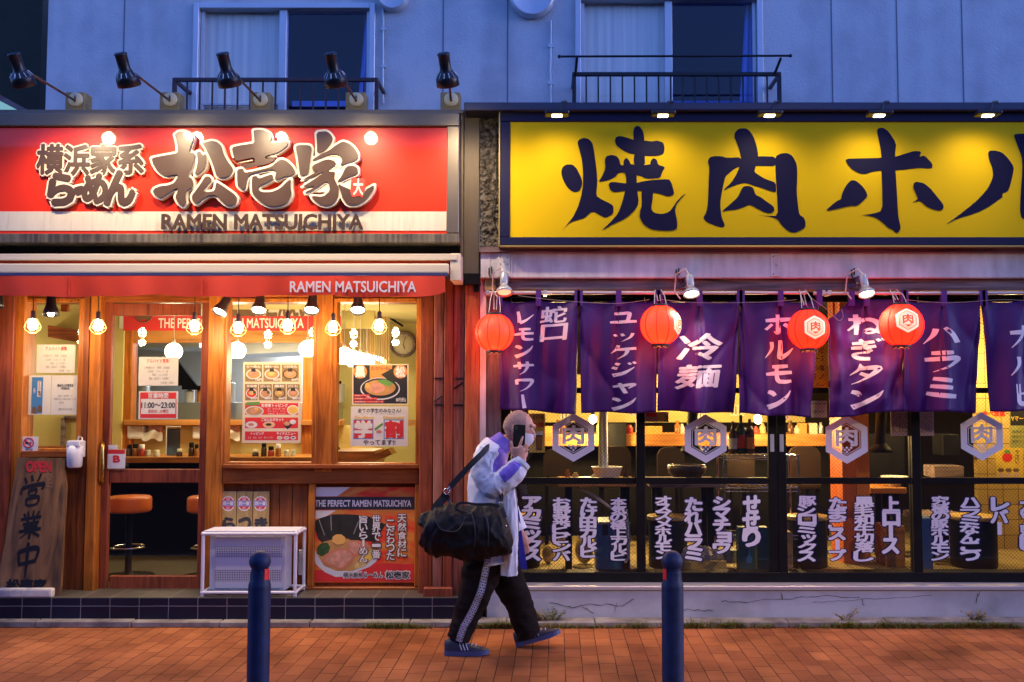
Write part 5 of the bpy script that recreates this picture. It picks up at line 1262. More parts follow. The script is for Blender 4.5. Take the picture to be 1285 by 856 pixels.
for px in (256, 427): g.tube([at(px, 437.5, 3.5), at(px, 410, 3.5)], .008, 6)
g.build('rail', 'chrome', t)
# stools
M('seat_orange', (.72, .16, .02), .4, var=.08, scale=4, coat=.2)
def stool(px, lab):
    Y = .84; b = at(px, 700, Y); zs = Z(622.5, Y); r = 26.2/1249*(7.2+Y)
    t = thing('bar_stool', lab, 'stool', (b.x, Y, fz+.002), 'round orange stools at the guest counter')
    g = MB(); c = Vector((b.x, Y, zs)); g.lathe([(0, -.125), (r*.9, -.125), (r*.985, -.115), (r, -.10), (r, -.022), (r*.97, -.008), (r*.90, 0), (0, .004)], c, 36); g.build('seat', 'seat_orange', t)
    g = MB(); g.lathe([(.03, zs-.125), (.026, .30+fz), (.026, fz+.05), (.05, fz+.035), (.20, fz+.016), (.205, fz+.004)], (b.x, Y, 0), 28); g.build('pedestal', 'black_paint', t)
    g = MB(); g.tube([Vector((b.x+.13*math.cos(a), Y+.13*math.sin(a), fz+.24)) for a in [2*math.pi*k/24 for k in range(25)]], .009, 6, cap=False); g.build('foot_ring', 'chrome', t)
stool(161, 'round orange stool seen whole through the lower door glass'); stool(261, 'round orange stool half hidden by the right door stile')

# ================================================================== notices and posters on the glass
M('poster_flame', (.55, .035, .012), .5, var=.9, scale=4.5, stretch=(.9, 1, 2.4), dark=(.66, .24, .04), distort=.6, contrast=(.40, .60))
MATS['poster_flame'].node_tree.nodes['Mapping'].inputs['Rotation'].default_value = (0, R(-32), 0)
def sheet(name, lab, cat, px0, py0, px1, py1, Y, m='paper', grp=None, th=.004):
    q = at((px0+px1)/2, py1, Y); t = thing(name, lab, cat, (q.x, Y, q.z), grp)
    g = MB(); g.pbox(px0, py0, px1, py1, Y, Y+th); g.build('sheet', m, t); return t
YW1 = .352
def lines(t, rows, Y, m, off=.0):
    g = MB()
    for (s_, a, b, c_, d) in rows: ptext(g, s_, a, b, c_, d, Y-.0015, off)
    g.build('lettering', m, t)
NG = 'paper notices behind the shop windows'
t = sheet('notice', 'cream job notice with a red heading behind the narrow left window', 'notice', 46, 432.5, 94.5, 468, YW1, grp=NG)
lines(t, [('アルバイト募集', 57, 435, 84, 440)], YW1, 'ink_red', .01); lines(t, [('ご希望の方　時間　応相談', 53, 445, 84, 448), ('土日祝　スタッフ　迄', 57, 450, 82, 453), ('時給　１１００円', 63, 454.5, 81, 457.5), ('電話　店長まで　お気軽に', 58, 459, 83, 462), ('松壱家　店長', 74, 464, 88, 466.5)], YW1, 'ink_grey')
t = sheet('notice', 'white sheet with a blue upright banner drawing behind the narrow left window', 'notice', 29, 471, 63.5, 520.5, YW1, grp=NG)
g = MB(); g.pbox(39.5, 473.5, 53.5, 519, YW1-.0012, YW1-.0004); g.build('banner', 'ink_blue', t)
g = MB(); g.pbox(47, 478, 51.5, 498, YW1-.002, YW1-.0013); g.build('label_box', 'ink_white', t)
g = MB(); vtext(g, 'マスク着用', 47.6, 478.5, 51, 497.5, YW1-.0026, .02); g.build('lettering', 'ink_brown', t)
g = MB(); vtext(g, 'お願い', 42, 487, 44.5, 494, YW1-.0026, .01); g.build('lettering', 'ink_white', t)
g = MB()
for x, y in ((43, 513), (50, 511)): g.ppoly([(x-3, y+6), (x-2.6, y), (x-1.5, y-2.5), (x+1.2, y-2.5), (x+2.6, y), (x+3, y+6)], YW1-.0024)
g.build('figure', 'ink_brown', t)
t = sheet('notice', 'white sheet of small print at the right of the narrow left window', 'notice', 64.5, 471, 98.5, 520.5, YW1-.0002, grp=NG)
lines(t, [('感染防止対策宣言', 72, 482, 92, 485.5), ('取組店', 77, 486, 87, 489), ], YW1-.0002, 'ink', .01); lines(t, [('店名　松壱家　号', 73, 495.5, 91, 498), ('感染症拡大防止への取組みを実施しています', 67.5, 499.5, 95.5, 502), ('責任者', 74, 504, 80, 506.5), ('横浜市長', 73, 512, 91, 515)], YW1-.0002, 'ink_grey')
YDR = .364
t = sheet('notice', 'cream job notice with a faint red heading on the door glass', 'notice', 174, 448, 223.5, 484, YDR, grp=NG)
lines(t, [('アルバイト募集', 184, 450.5, 212, 455.5)], YDR, 'ink_red', .0); lines(t, [('ご希望の方　時間　応相談', 181, 460, 213, 463), ('土日祝　スタッフ　迄', 185, 464.5, 211, 467.5), ('時給　１１００円', 191, 469, 210, 472), ('電話　店長まで　お気軽に', 187, 473.5, 212, 476.5), ('松壱家　店長', 202, 479, 217, 481.5)], YDR, 'ink_grey')
t = sheet('notice', 'red framed opening hours sign on the door glass', 'notice', 174, 491, 223, 526, YDR, grp=NG)
g = MB(); g.pbox(176, 492.5, 221, 500.5, YDR-.0014, YDR-.0004); g.pbox(176, 519.5, 221, 524.5, YDR-.0014, YDR-.0004); g.pbox(175.8, 500.5, 176.8, 519.5, YDR-.0014, YDR-.0004); g.pbox(220.2, 500.5, 221.2, 519.5, YDR-.0014, YDR-.0004); g.build('band', 'ink_red', t)
lines(t, [('営業時間', 186, 493.2, 211, 500)], YDR-.001, 'ink_white', .02); lines(t, [('11:00～23:00', 177.5, 505, 219.5, 512)], YDR, 'ink', .02); lines(t, [('定休日：火曜日', 186, 514, 211, 518)], YDR, 'ink_red', .01)
t = sheet('sticker', 'small white sticker with a red top and a red letter beside the door handle', 'sticker', 135, 564, 157, 588, .336, 'ink_white', th=.003)
g = MB(); g.pbox(135.3, 564.3, 156.7, 569.5, .3348, .3358); g.build('band', 'ink_red', t); lines(t, [('B', 142.5, 572, 150, 580)], .336, 'ink_red', .05);
t = sheet('sticker', 'narrow pale sticker above the red topped one beside the door handle', 'sticker', 136, 558.5, 147, 563.5, .336, 'ink_white', th=.003)
t = sheet('no_smoking_sign', 'white no smoking sign in the lower left corner of the narrow window', 'sign', 25, 548, 47.5, 573.5, .283, 'ink_white', th=.002)
q = at(36, 555.5, .2815); rr = 6.0/1249*7.48
g = MB()
for k in range(24):
    a = 2*math.pi*k/24; g.tube([q+Vector((rr*math.cos(a), 0, rr*math.sin(a))), q+Vector((rr*math.cos(a+.27), 0, rr*math.sin(a+.27)))], .0045, 4)
g.tube([q+Vector((-rr*.7, -.002, rr*.7)), q+Vector((rr*.7, -.002, -rr*.7))], .0045, 4); g.build('red_ring', 'ink_red', t)
g = MB(); g.pbox(31.5, 555, 39.5, 557, .281, .2826); g.build('cigarette', 'ink', t); lines(t, [('禁煙', 32, 563, 41, 567), ('店内は終日禁煙です', 28.5, 568.5, 44.5, 571.5)], .283, 'ink')
def foodbowl(mb_add, cx, cy, rx, ry, Y, bowl, fill, top, k=0):
    def ell(a, b, n=18, ox=0, oy=0): return [(cx+ox+a*math.cos(2*math.pi*i/n), cy+oy+b*math.sin(2*math.pi*i/n)) for i in range(n)]
    mb_add(bowl, ell(rx, ry), Y-.0008); mb_add(fill, ell(rx*.84, ry*.8), Y-.0013); mb_add(top, ell(rx*.5, ry*.42, 12, -rx*.05, -ry*.05), Y-.0018)
class Art:
    """flat printed art: one mesh per poster with one slot per ink"""
    def __init__(s): s.g = MB(); s.ms = []
    def __call__(s, m, pts, Y):
        if m not in s.ms: s.ms.append(m)
        s.g.mat(s.ms.index(m)).ppoly(pts, Y)
    def txt(s, m, body, a, b, c_, d, Y, off=0.):
        if m not in s.ms: s.ms.append(m)
        s.g.mat(s.ms.index(m)); ptext(s.g, body, a, b, c_, d, Y, off)
    def vtx(s, m, body, a, b, c_, d, Y, off=0., **k):
        if m not in s.ms: s.ms.append(m)
        s.g.mat(s.ms.index(m)); vtext(s.g, body, a, b, c_, d, Y, off, **k)
    def rect(s, m, a, b, c_, d, Y): s(m, [(a, b), (c_, b), (c_, d), (a, d)], Y)
    def done(s, t, nm='print'): return s.g.build(nm, s.ms, t)
# menu board
t = sheet('menu_poster', 'tall menu poster of ramen bowls over three red bands in the centre window', 'poster', 304.5, 454.5, 378, 556, YW1, 'paper_warm')
A = Art(); Y = YW1
M('menu_brown', (.30, .20, .09), .7, var=.4, scale=30)
bw = ['bowl_white', 'bowl_white', 'bowl_dark', 'bowl_white', 'bowl_white', 'bowl_dark', 'bowl_white']
names = ['らーめん', '味噌らーめん', 'つけめん', '辛味噌', 'ねぎらーめん', '黒松', 'のりらーめん']; price = ['730円', '830円', '830円', '830円', '880円', '880円', '880円']
for i in range(7):
    if i < 3: x0 = 307.5+i*23; x1 = x0+21.5; y0, y1 = 457.5, 479
    else: x0 = 307.5+(i-3)*17.4; x1 = x0+16.4; y0, y1 = 482, 502.5
    A.rect('menu_brown', x0, y0, x1, y1, Y-.0005); foodbowl(A, (x0+x1)/2, y0+(y1-y0)*.56, (x1-x0)*.44, (y1-y0)*.30, Y, bw[i], 'ink_red' if i == 3 else 'broth', 'noodle' if i % 2 else 'pork')
    A('nori', [((x0+x1)/2-3, y0+5), ((x0+x1)/2+2, y0+4.5), ((x0+x1)/2+3, y0+9), ((x0+x1)/2-3, y0+9)], Y-.0016)
    if i in (3, 4): A('spinach', [((x0+x1)/2+2, y0+9), ((x0+x1)/2+5, y0+9), ((x0+x1)/2+5, y0+12), ((x0+x1)/2+2, y0+12)], Y-.0021)
    A.txt('ink_white', names[i], x0+2, y0+1, x1-2, y0+4.2, Y-.0024, .02); A.txt('ink_white', price[i], x1-9, y1-4, x1-.5, y1-1, Y-.0024, .03)
for (y0, y1) in ((506, 520.5), (524, 537.5), (541.5, 552.5)): A.rect('ink_red', 307.5, y0, 374, y1, Y-.0005)
foodbowl(A, 319, 516, 12, 6.5, Y, 'bowl_white', 'broth', 'pork'); A('egg', [(318, 512), (323, 511), (325, 514), (321, 516)], Y-.002); A('ink_green', [(309, 505), (326, 504), (326, 508), (309, 509)], Y-.0022)
A.txt('ink_white', '松壱家トッピング', 328, 506.8, 361, 511, Y-.0012, .03)
for j in range(3): A.txt('ink_white', ['のり　ほうれん草　味玉', 'チャーシュー　コーン', '九条ねぎ　各１００円'][j], 336, 512+j*3, 358, 514.2+j*3, Y-.0012)
foodbowl(A, 367.5, 514.5, 7.5, 6, Y, 'ink_white', 'ink_yellow', 'egg')
A.txt('ink_white', 'ごはんものセット', 328, 524.6, 356, 528.6, Y-.0012, .03)
foodbowl(A, 315.5, 533, 7.5, 4.3, Y, 'bowl_white', 'paper', 'pork_rim'); foodbowl(A, 337.5, 533, 7.5, 4, Y, 'bowl_white', 'egg', 'nori'); A('bowl_dark', [(355, 533), (362, 528), (367, 533), (361, 539)], Y-.001); foodbowl(A, 360, 531.5, 4.5, 3, Y-.001, 'pork_rim', 'pork', 'egg'); foodbowl(A, 367.5, 529.5, 4, 3, Y-.001, 'ink_white', 'paper', 'ink_white')
A.txt('ink_white', 'トッピング', 315, 542.4, 331, 545.8, Y-.0012, .03); A.txt('ink_white', 'サイドメニュー', 347, 542.4, 371, 545.8, Y-.0012, .03); A.txt('ink_white', 'のり　味玉　ねぎ　各１００円', 311, 548, 342, 550.5, Y-.0012)
for j in range(3): foodbowl(A, 351+j*8.5, 549.5, 3.6, 2.3, Y, 'bowl_white', 'paper', ['egg', 'pork', 'spinach'][j])
A.done(t)
# dark bowl poster
t = sheet('menu_poster', 'dark bowl poster with two orange discs at its top corners in the right window', 'poster', 442, 457, 512.5, 508, YW1, 'paper_warm')
A = Art(); A.rect('bowl_dark', 443.5, 458.3, 511, 506.5, Y-.0004); A.rect('ink_orange', 464, 458.3, 492, 476, Y-.0008)
def ell(cx, cy, a, b, n=22): return [(cx+a*math.cos(2*math.pi*i/n), cy+b*math.sin(2*math.pi*i/n)) for i in range(n)]
A('bowl_white', ell(477, 488, 25, 14), Y-.0010); A('bowl_dark', ell(477, 487.5, 23.5, 12.8), Y-.0013); A('broth', ell(477, 486.5, 19.5, 10), Y-.0016); A('pork', ell(473.5, 487, 9.5, 6.5), Y-.0019); A('ink_green', [(473, 477), (484, 476), (494, 481), (488, 485), (477, 481)], Y-.0021); A('nori', [(478, 470), (493, 462), (504, 476), (492, 481)], Y-.0012); A('egg', ell(461, 484, 3, 3.6, 12), Y-.0021)
for cx, ch in ((452, '黒'), (502.5, '松')): A('ink_orange', ell(cx, 466.5, 8.6, 8.6), Y-.0016); A.txt('ink_white', ch, cx-5.6, 460.5, cx+5.6, 473, Y-.0024, .06)
A.txt('ink', 'まいたけらーめん', 466, 460, 490, 464.5, Y-.0016, .02)
for j in range(3): A.rect('ink_red', 444, 495+j*3.9, 464+j*9, 497.6+j*3.9, Y-.0020); A.txt('ink_white', '濃厚豚骨醤油にこだわりの黒マー油', 445, 495.5+j*3.9, 462+j*9, 497.2+j*3.9, Y-.0024)
A.txt('ink_white', '880円(税込)', 497, 499, 509.5, 505, Y-.0024, .02); A.done(t)
t = sheet('poster', 'white student discount poster with two large framed red characters', 'poster', 440, 510, 512, 560, YW1, 'paper')
A = Art(); A.txt('ink', '全ての学生のみなさん!', 449, 512.5, 503, 518, Y-.0008, .015); A.txt('ink_grey', '(小・中・高・大・専門・予備校生)', 453, 518.6, 497, 520.8, Y-.0008)
A.txt('ink_yellow', 'Student', 445, 522, 469, 526, Y-.0008, .03); A.txt('ink_yellow', 'Discount', 481, 522, 507, 526, Y-.0008, .03)
for (a, b, inv) in ((443.5, 468.5, True), (481.5, 506.5, False)):
    A.rect('ink_blue', a, 526.5, b, 551, Y-.0008); A.rect('ink_red' if inv else 'paper', a+1.1, 527.5, b-1.1, 550, Y-.0012)
A.txt('paper', '学', 445.5, 528.5, 466.5, 549, Y-.0018, .055); A.txt('ink_red', '割', 484, 528.5, 504.5, 549, Y-.0018, .055)
A('ink_green', [(469.5, 538), (480, 530.5), (481, 533), (471, 541)], Y-.001); A('bowl_white', ell(475.5, 543, 5, 4), Y-.001); A('pork_rim', ell(475.5, 542, 3.6, 2.2), Y-.0013)
A.txt('ink', 'やってます!!', 456, 552, 496, 558.4, Y-.0008, .025); A.done(t)
# big framed ramen poster below the right window
YPo = .332
t = sheet('ramen_poster', 'large square ramen bowl poster on flame red, set in the wooden panel', 'poster', 392, 611.5, 521, 731, YPo, 'poster_flame', th=.012)
A = Art(); Y = YPo
zz = lambda L: [(385+x/6.586, 605+y/6.585) for x, y in L]
A('ink_white', zz([(50,42),(360,42),(250,118),(50,118)]), Y-.0004); A('paper', zz([(50,235),(240,235),(150,290),(50,310)]), Y-.0004); A('ink_orange', zz([(420,42),(560,42),(330,118),(300,118)]), Y-.0005)
A.rect('ink', 392.3, 623.5, 520.7, 639.5, Y-.0008); A.txt('ink_white', 'THE PERFECT RAMEN MATSUICHIYA', 395.5, 627.8, 516, 635.7, Y-.0014, .03)
A('ink_red', zz([(45,722),(330,745),(400,720),(520,690),(610,670),(700,668),(800,680),(892,672),(892,822),(45,822)]), Y-.0005)
A('bowl_white', zz([(48,500),(46,600),(75,680),(150,745),(240,785),(320,780),(430,735),(520,700),(570,660),(600,600),(610,540),(560,600),(480,690),(380,735),(240,735),(140,690),(80,590)]), Y-.0009)
A('broth', zz([(80,590),(140,690),(240,735),(380,735),(480,690),(560,600),(580,560),(400,470),(150,480)]), Y-.0011)
A('ink', zz([(60,335),(110,303),(200,272),(380,270),(520,288),(645,350),(560,495),(420,478),(300,455),(130,495)]), Y-.00125)
for P in ([(52,330),(110,300),(160,470),(130,500),(95,470)], [(105,300),(200,270),(205,460),(165,470)], [(203,268),(300,265),(295,450),(208,460)], [(303,265),(380,268),(350,470),(298,455)], [(384,268),(450,275),(420,480),(352,478)], [(455,280),(520,285),(500,480),(424,480)], [(524,290),(650,350),(560,500),(505,480)]): A('nori', zz(P), Y-.0013-.00002*P[0][0]/50)
for P in ([(98,312),(104,310),(150,440),(144,440)], [(196,275),(202,275),(206,400),(200,400)], [(440,285),(446,285),(390,430),(384,428)]): A('ink_grey', zz(P), Y-.0017)
A('spinach', zz([(85,540),(120,505),(170,500),(195,540),(175,590),(120,615),(85,590)]), Y-.0019)
A('noodle', zz([(390,690),(440,640),(530,560),(575,570),(540,640),(470,700),(400,720)]), Y-.0018); A('ink_yellow', zz([(470,630),(520,590),(540,620),(480,680)]), Y-.0021)
A('pork_rim', zz([(330,500),(400,480),(450,500),(500,500),(525,540),(470,580),(400,620),(360,600)]), Y-.0020); A('pork', zz([(345,505),(400,490),(440,515),(445,560),(390,600),(355,580)]), Y-.0022)
A('pork_rim', zz([(125,650),(150,600),(200,570),(260,548),(330,545),(390,590),(385,640),(350,680),(310,722),(260,725),(220,700),(170,692)]), Y-.0024); A('pork', zz([(150,648),(175,605),(220,582),(265,562),(325,562),(370,598),(365,635),(335,668),(300,702),(265,705),(230,680),(180,672)]), Y-.0026)
A('egg', zz([(205,490),(215,450),(245,432),(285,432),(315,455),(322,490),(300,512),(250,518)]), Y-.0027)
for s_, a, b, c_, d in (('天然食材に', 499, 645, 510, 699), ('こだわった', 485, 652, 495, 703), ('世界で一番', 467, 646, 477.5, 701), ('旨いらーめん', 451, 647, 461, 706)):
    A.vtx('ink', s_, a-.5, b, c_+.5, d, Y-.0031, .075); A.vtx('ink_white', s_, a, b, c_, d, Y-.0036, .022)
A.txt('ink_white', '横浜家系らーめん', 430, 717.5, 480.5, 725.5, Y-.0012, .09); A.txt('ink', '横浜家系らーめん', 430.6, 718, 480, 725, Y-.0017, .03); A.txt('ink_white', '松壱家', 483.5, 716.5, 514.5, 726.5, Y-.0012, .10); A.txt('ink', '松壱家', 484, 717, 514, 726, Y-.0017, .04)
A.done(t)
# wooden name slats
M('seal_violet', (.30, .26, .50), .5)
for k, (a, b, ch) in enumerate(((276.6, 295.8, 'ら'), (296.6, 316.2, 'つ'), (317, 336.6, 'き'))):
    Y = .302; q = at((a+b)/2, 690, Y); t = thing('name_plaque', ['pale wooden name slat with a round seal, nearest the door', 'pale wooden name slat with a round seal, middle of three', 'pale wooden name slat with a round seal, right one of three'][k], 'plaque', (q.x, Y, q.z), 'wooden name slats above the outdoor unit')
    g = MB(); g.pbox(a, 617, b, 690, Y, Y+.032, .004); g.build('slat', 'wood_pale', t)
    A = Art(); cx = (a+b)/2; A('ink_white', [(cx+(8+.7*(i % 2))*math.cos(2*math.pi*i/28), 632+(9+.8*(i % 2))*math.sin(2*math.pi*i/28)) for i in range(28)], Y-.0008); A('ink_red', ell(cx, 632, 7.2, 8), Y-.0012); A.rect('seal_violet', cx-7.8, 628, cx+7.8, 635.5, Y-.0016); A.txt('ink_white', '西一番', cx-6.5, 629.5, cx+6.5, 634, Y-.002, .03); A.txt('ink_white', '組', cx-2.2, 624.6, cx+2.2, 628, Y-.002); A.txt('ink_white', '松', cx-2.2, 636, cx+2.2, 640, Y-.002)
    A.txt('ink', ch, cx-6.5, 650, cx+8, 666, Y-.001, .06); A.done(t, 'seal')
t = thing('outlet_box', 'small grey outlet box on the boards right of the outdoor unit', 'box', at(380, 722, .3))
g = MB(); g.pbox(374, 690, 381, 722, .28, .334, .004); g.pbox(376, 694, 380, 699, .277, .281, .002); g.build('case', 'clip_grey', t)

# ================================================================== things standing on the step
# outdoor unit and its pipe cage
M('unit_white', (.50, .52, .58), .5, var=.08, scale=3)
m, tt, p = newmat('unit_mesh'); p.inputs['Roughness'].default_value = .5
geo = tt.nodes.new('ShaderNodeNewGeometry'); sx = tt.nodes.new('ShaderNodeSeparateXYZ'); tt.links.new(geo.outputs['Position'], sx.inputs[0])
def _n(op, a, b=None, v=None):
    n = tt.nodes.new('ShaderNodeMath'); n.operation = op
    for i, q in enumerate((a, b)):
        if q is None: continue
        if isinstance(q, (int, float)): n.inputs[i].default_value = q
        else: tt.links.new(q, n.inputs[i])
    return n.outputs[0]
def dots(ax): return _n('ABSOLUTE', _n('SUBTRACT', _n('FRACT', _n('MULTIPLY', sx.outputs[ax], 1/.0125)), .5))
dd = _n('LESS_THAN', _n('ADD', _n('POWER', dots(0), 2.0), _n('POWER', dots(2), 2.0)), .115)
band = _n('LESS_THAN', _n('FRACT', _n('ADD', _n('MULTIPLY', sx.outputs[2], 1/.17), .28)), .48)
mk = _n('MULTIPLY', dd, band)
mixn = tt.nodes.new('ShaderNodeMixRGB'); tt.links.new(mk, mixn.inputs[0]); mixn.inputs[1].default_value = (.48, .50, .58, 1); mixn.inputs[2].default_value = (.03, .03, .06, 1); tt.links.new(mixn.outputs[0], p.inputs['Base Color'])
M('pipe_white', (.66, .66, .70), .35, var=.08, scale=10)
st = .192
t = thing('outdoor_unit', 'pale perforated outdoor unit standing inside the white pipe cage', 'air conditioner', (X(308, .12), .12, st))
YU = .09; a, b = at(262, 742, YU), at(358, 742, YU); zt_ = Z(671, YU)
g = MB(); g.box(a.x, b.x, YU, YU+.18, st+.03, zt_, .012); g.build('body', 'unit_white', t)
g = MB(); g.box(a.x+.045, b.x-.03, YU-.006, YU-.0005, st+.05, zt_-.015, .002); g.build('front_panel', 'unit_mesh', t)
g = MB(); 
for x in (a.x+.05, b.x-.1): g.box(x, x+.05, YU+.01, YU+.17, st, st+.03)
g.build('foot', 'black_matt', t)
t = thing('pipe_cage', 'white pipe cage with a slatted top around the outdoor unit', 'cage', (X(312, .05), .05, st))
Y0, Y1 = .035, .285; x0, x1 = X(252.5, Y0, 700), X(373, Y0, 700)+.0; zt_ = Z(670, Y0)
x1b = x1-.02; r = .0125
for x in (x0+r, x1-r):
    for y in (Y0, Y1): g = MB(); g.cyl((x, y, st+.003), (x, y, zt_), r, n=12); g.build('post', 'pipe_white', t)
g = MB()
for zz_ in (st+.03, zt_):
    g = MB()
    for y in (Y0, Y1): g.cyl((x0, y, zz_), (x1, y, zz_), r*.95, n=10)
    for x in (x0+r, x1-r):
        g.cyl((x, Y0, zz_), (x, Y1, zz_), r*.95, n=10)
        for y in (Y0, Y1): g.ball((x, y, zz_), .017, n=10, rings=6)
    g.build('rail', 'pipe_white', t)
g = MB()
for k in range(6): y = Y0+.02+k*.041; g.box(x0+.01, x1-.01, y, y+.026, zt_+.010, zt_+.020, .002)
g.build('top_slat', 'pipe_white', t)
g = MB()
for k in range(6): x = x0+.06+k*(x1-x0-.12)/5; g.box(x, x+.012, Y0+.01, Y1-.01, zt_+.003, zt_+.010)
g.build('cross_slat', 'pipe_white', t)
# rough signboard leaning on the window
t = thing('leaning_signboard', 'rough dark plank signboard leaning by the entrance with black brush characters', 'sign', (X(40, .1), .1, st))
zb0 = st+.005; zt0 = Z(574, .22); yb, yt = .075, .225
def plank(px, py, lift=0.):
    v = (py-574)/(752-574); y = yt+(yb-yt)*v; q = at(px, py, y); return Vector((q.x, y-lift, q.z))
Lp = [(23, 574), (21, 592), (18, 610), (14, 630), (11, 655), (8, 680), (3, 705), (-3, 730), (-7, 751)]; Rp = [(83.5, 575), (82, 590), (84.5, 610), (83, 640), (81, 670), (79.5, 700), (79, 715), (78, 735), (74, 752)]
g = MB(); n = len(Lp); vs = []
for l, r_ in zip(Lp, Rp):
    for k in range(9): u = k/8; px = l[0]+(r_[0]-l[0])*u; py = l[1]+(r_[1]-l[1])*u; vs.append(plank(px, py, .030-.012*(abs(u-.5)*2)**4))
fs = [(j*9+k, (j+1)*9+k, (j+1)*9+k+1, j*9+k+1) for j in range(n-1) for k in range(8)]
g.add(vs, fs, True); back = [plank(p[0], p[1], -.008) for p in Lp+Rp[::-1]]; front = [plank(p[0], p[1], .018) for p in Lp+Rp[::-1]]; m_ = len(back)
g.add(back, [tuple(range(m_))[::-1]], False); g.add(front+back, [(i, (i+1) % m_, (i+1) % m_+m_, i+m_) for i in range(m_)], False); g.build('plank', 'wood_sign', t)
def ontoplank(name, s_, a, b, c_, d, m, off, sk=0, lift=.0325):
    vs, fs, bd = glyphs(s_); x0, x1, y0, y1 = bbox(vs); g = MB()
    for kk, (ex, ez) in enumerate(swell(off)): g.add([plank(a+(c_-a)*(v[0]+ex-x0)/(x1-x0)+sk*((v[1]-y0)/(y1-y0)-.5), d-(d-b)*(v[1]+ez-y0)/(y1-y0), lift+kk*6e-5) for v in vs], fs, False)
    g.build(name, m, t)
M('open_red', (.42, .015, .012), .6); ontoplank('lettering', 'OPEN', 36, 579, 67, 591.5, 'open_red', .06)
BR = {'営': [[(15,10,8),(25,28,10)],[(42,4,8),(48,24,10)],[(80,2,9),(68,26,8)],[(8,42,8),(4,62,9)],[(8,42,9),(55,36,10),(95,36,11),(88,52,8)],[(35,52,8),(38,66,8)],[(35,52,8),(66,50,9),(62,66,8),(40,68,7)],[(28,78,8),(32,98,9)],[(28,78,8),(76,74,10),(72,96,9),(34,98,8)]],
 '業': [[(35,2,7),(38,22,9)],[(58,0,7),(57,22,9)],[(18,8,7),(26,20,9)],[(82,4,8),(72,20,7)],[(8,28,8),(92,24,9)],[(34,32,7),(40,42,8)],[(68,30,7),(58,42,8)],[(18,46,8),(84,42,9)],[(24,58,8),(80,55,9)],[(5,70,9),(96,66,10)],[(50,40,10),(50,70,10),(51,99,11)],[(44,72,8),(12,94,4)],[(56,72,8),(92,92,9)]],
 '中': [[(14,22,10),(20,60,11)],[(14,24,9),(50,18,11),(92,20,12),(82,56,9)],[(20,58,8),(82,52,9)],[(50,0,12),(50,50,13),(48,99,4)]]}
M('brush_ink', (.008, .008, .014), .7, spec=.2)
g = MB(); lay = 0
for ch, y0, y1, a, b in (('営', 594, 634, 26, 57), ('業', 640, 676, 24, 54), ('中', 680, 726, 19, 50)):
    for s_ in BR[ch]:
        Lq, Rq = stroke_quads(s_, 1.0); P = Lq+Rq[::-1]; n_ = len(Lq); lay += 1
        g.add([plank(a+(b-a)*p_[0]/100-4*(p_[1]/100-.5)+2, y0+(y1-y0)*p_[1]/100-3*(p_[0]/100-.5), .0325+.0001*(lay % 6)) for p_ in P], [(j, j+1, 2*n_-2-j, 2*n_-1-j)[::-1] for j in range(n_-1)], False)
g.build('brush_lettering', 'brush_ink', t)
ontoplank('lettering', '合点', 56, 596, 70, 612, 'ink_brown', .0); ontoplank('lettering', '松壱家', 11, 726, 60, 741, 'brush_ink', .05, 3)
t = thing('foam_block', 'chipped cream block lying against the foot of the leaning signboard', 'block', (X(30, .02), .02, st))
g = MB(); g.box(X(-40, .0, 745), X(64, .0, 745), .0, .066, st, st+.062, .014); g.build('block', M('block_cream', (.60, .54, .42), .8, var=.4, scale=7, bump=.3, dark=(.22, .22, .30), contrast=(.35, .55)), t)
# sanitizer on the post
t = thing('dispenser', 'white hand sanitizer dispenser hanging on the post left of the door', 'dispenser', at(94, 588, .2))
g = MB(); c = at(93.5, 587, .205); g.lathe([(.0, 0), (.040, 0), (.052, .012), (.056, .10), (.058, .165), (.0, .17)], c, 20); g.build('bottle', 'white_plastic', t)
g = MB(); g.pbox(83, 553, 99, 561, .15, .24, .012); g.pbox(88, 553, 104, 574, .215, .262, .01); g.tube([at(97, 556, .24), at(99, 547.5, .24), at(103, 549, .25), at(103.5, 570, .25)], .006, 6); g.build('holder', 'white_plastic', t)

# ================================================================== bollards
M('bollard_blue', (.009, .019, .068), .55, .0, var=.45, scale=16, bump=.1, bscale=60, spec=.3)
emit_r = M('reflector_red', (.70, .02, .02), .3, emis=(.8, .02, .01), es=.06)
def bollard(px, lab, side):
    Y = -1.93; b = at(px, 900, Y); x = b.x; s_ = (7.2+Y)/1249; zt_ = Z(691, Y); zn = Z(718, Y); zs = Z(731, Y)
    t = thing('bollard', lab, 'bollard', (x, Y, 0), 'blue posts at the edge of the pavement')
    g = MB(); rb = 13.6*s_; rn = 11.6*s_; rball = 13.2*s_
    g.lathe([(rb*1.0, 0), (rb, zs-.02), (rb*.98, zs-.006), (rn, zs+.012), (rn*.97, zn)], (x, Y, 0), 28); g.build('post', 'bollard_blue', t)
    g = MB(); cb = zt_-rball; g.lathe([(rn*.96, zn-cb-.001)]+[(rball*math.cos(R(a)), rball*math.sin(R(a))) for a in range(-40, 91, 10)], (x, Y, cb), 28); g.build('ball_top', 'bollard_blue', t)
    g = MB()
    def patch(u, v): a = R(side*(64+20*(u-.5)*2)); z = zs+.018+(zn-zs-.0)*v*1.05; rr = rn*1.03; return Vector((x+rr*math.sin(a), Y-rr*math.cos(a), z))
    g.grid(lambda u, v: patch(u if side > 0 else 1-u, v), 10, 4); g.build('reflector', 'reflector_red', t)
bollard(323, 'blue bollard in front of the outdoor unit cage', 1); bollard(845, 'blue bollard in front of the grill restaurant doors', -1)

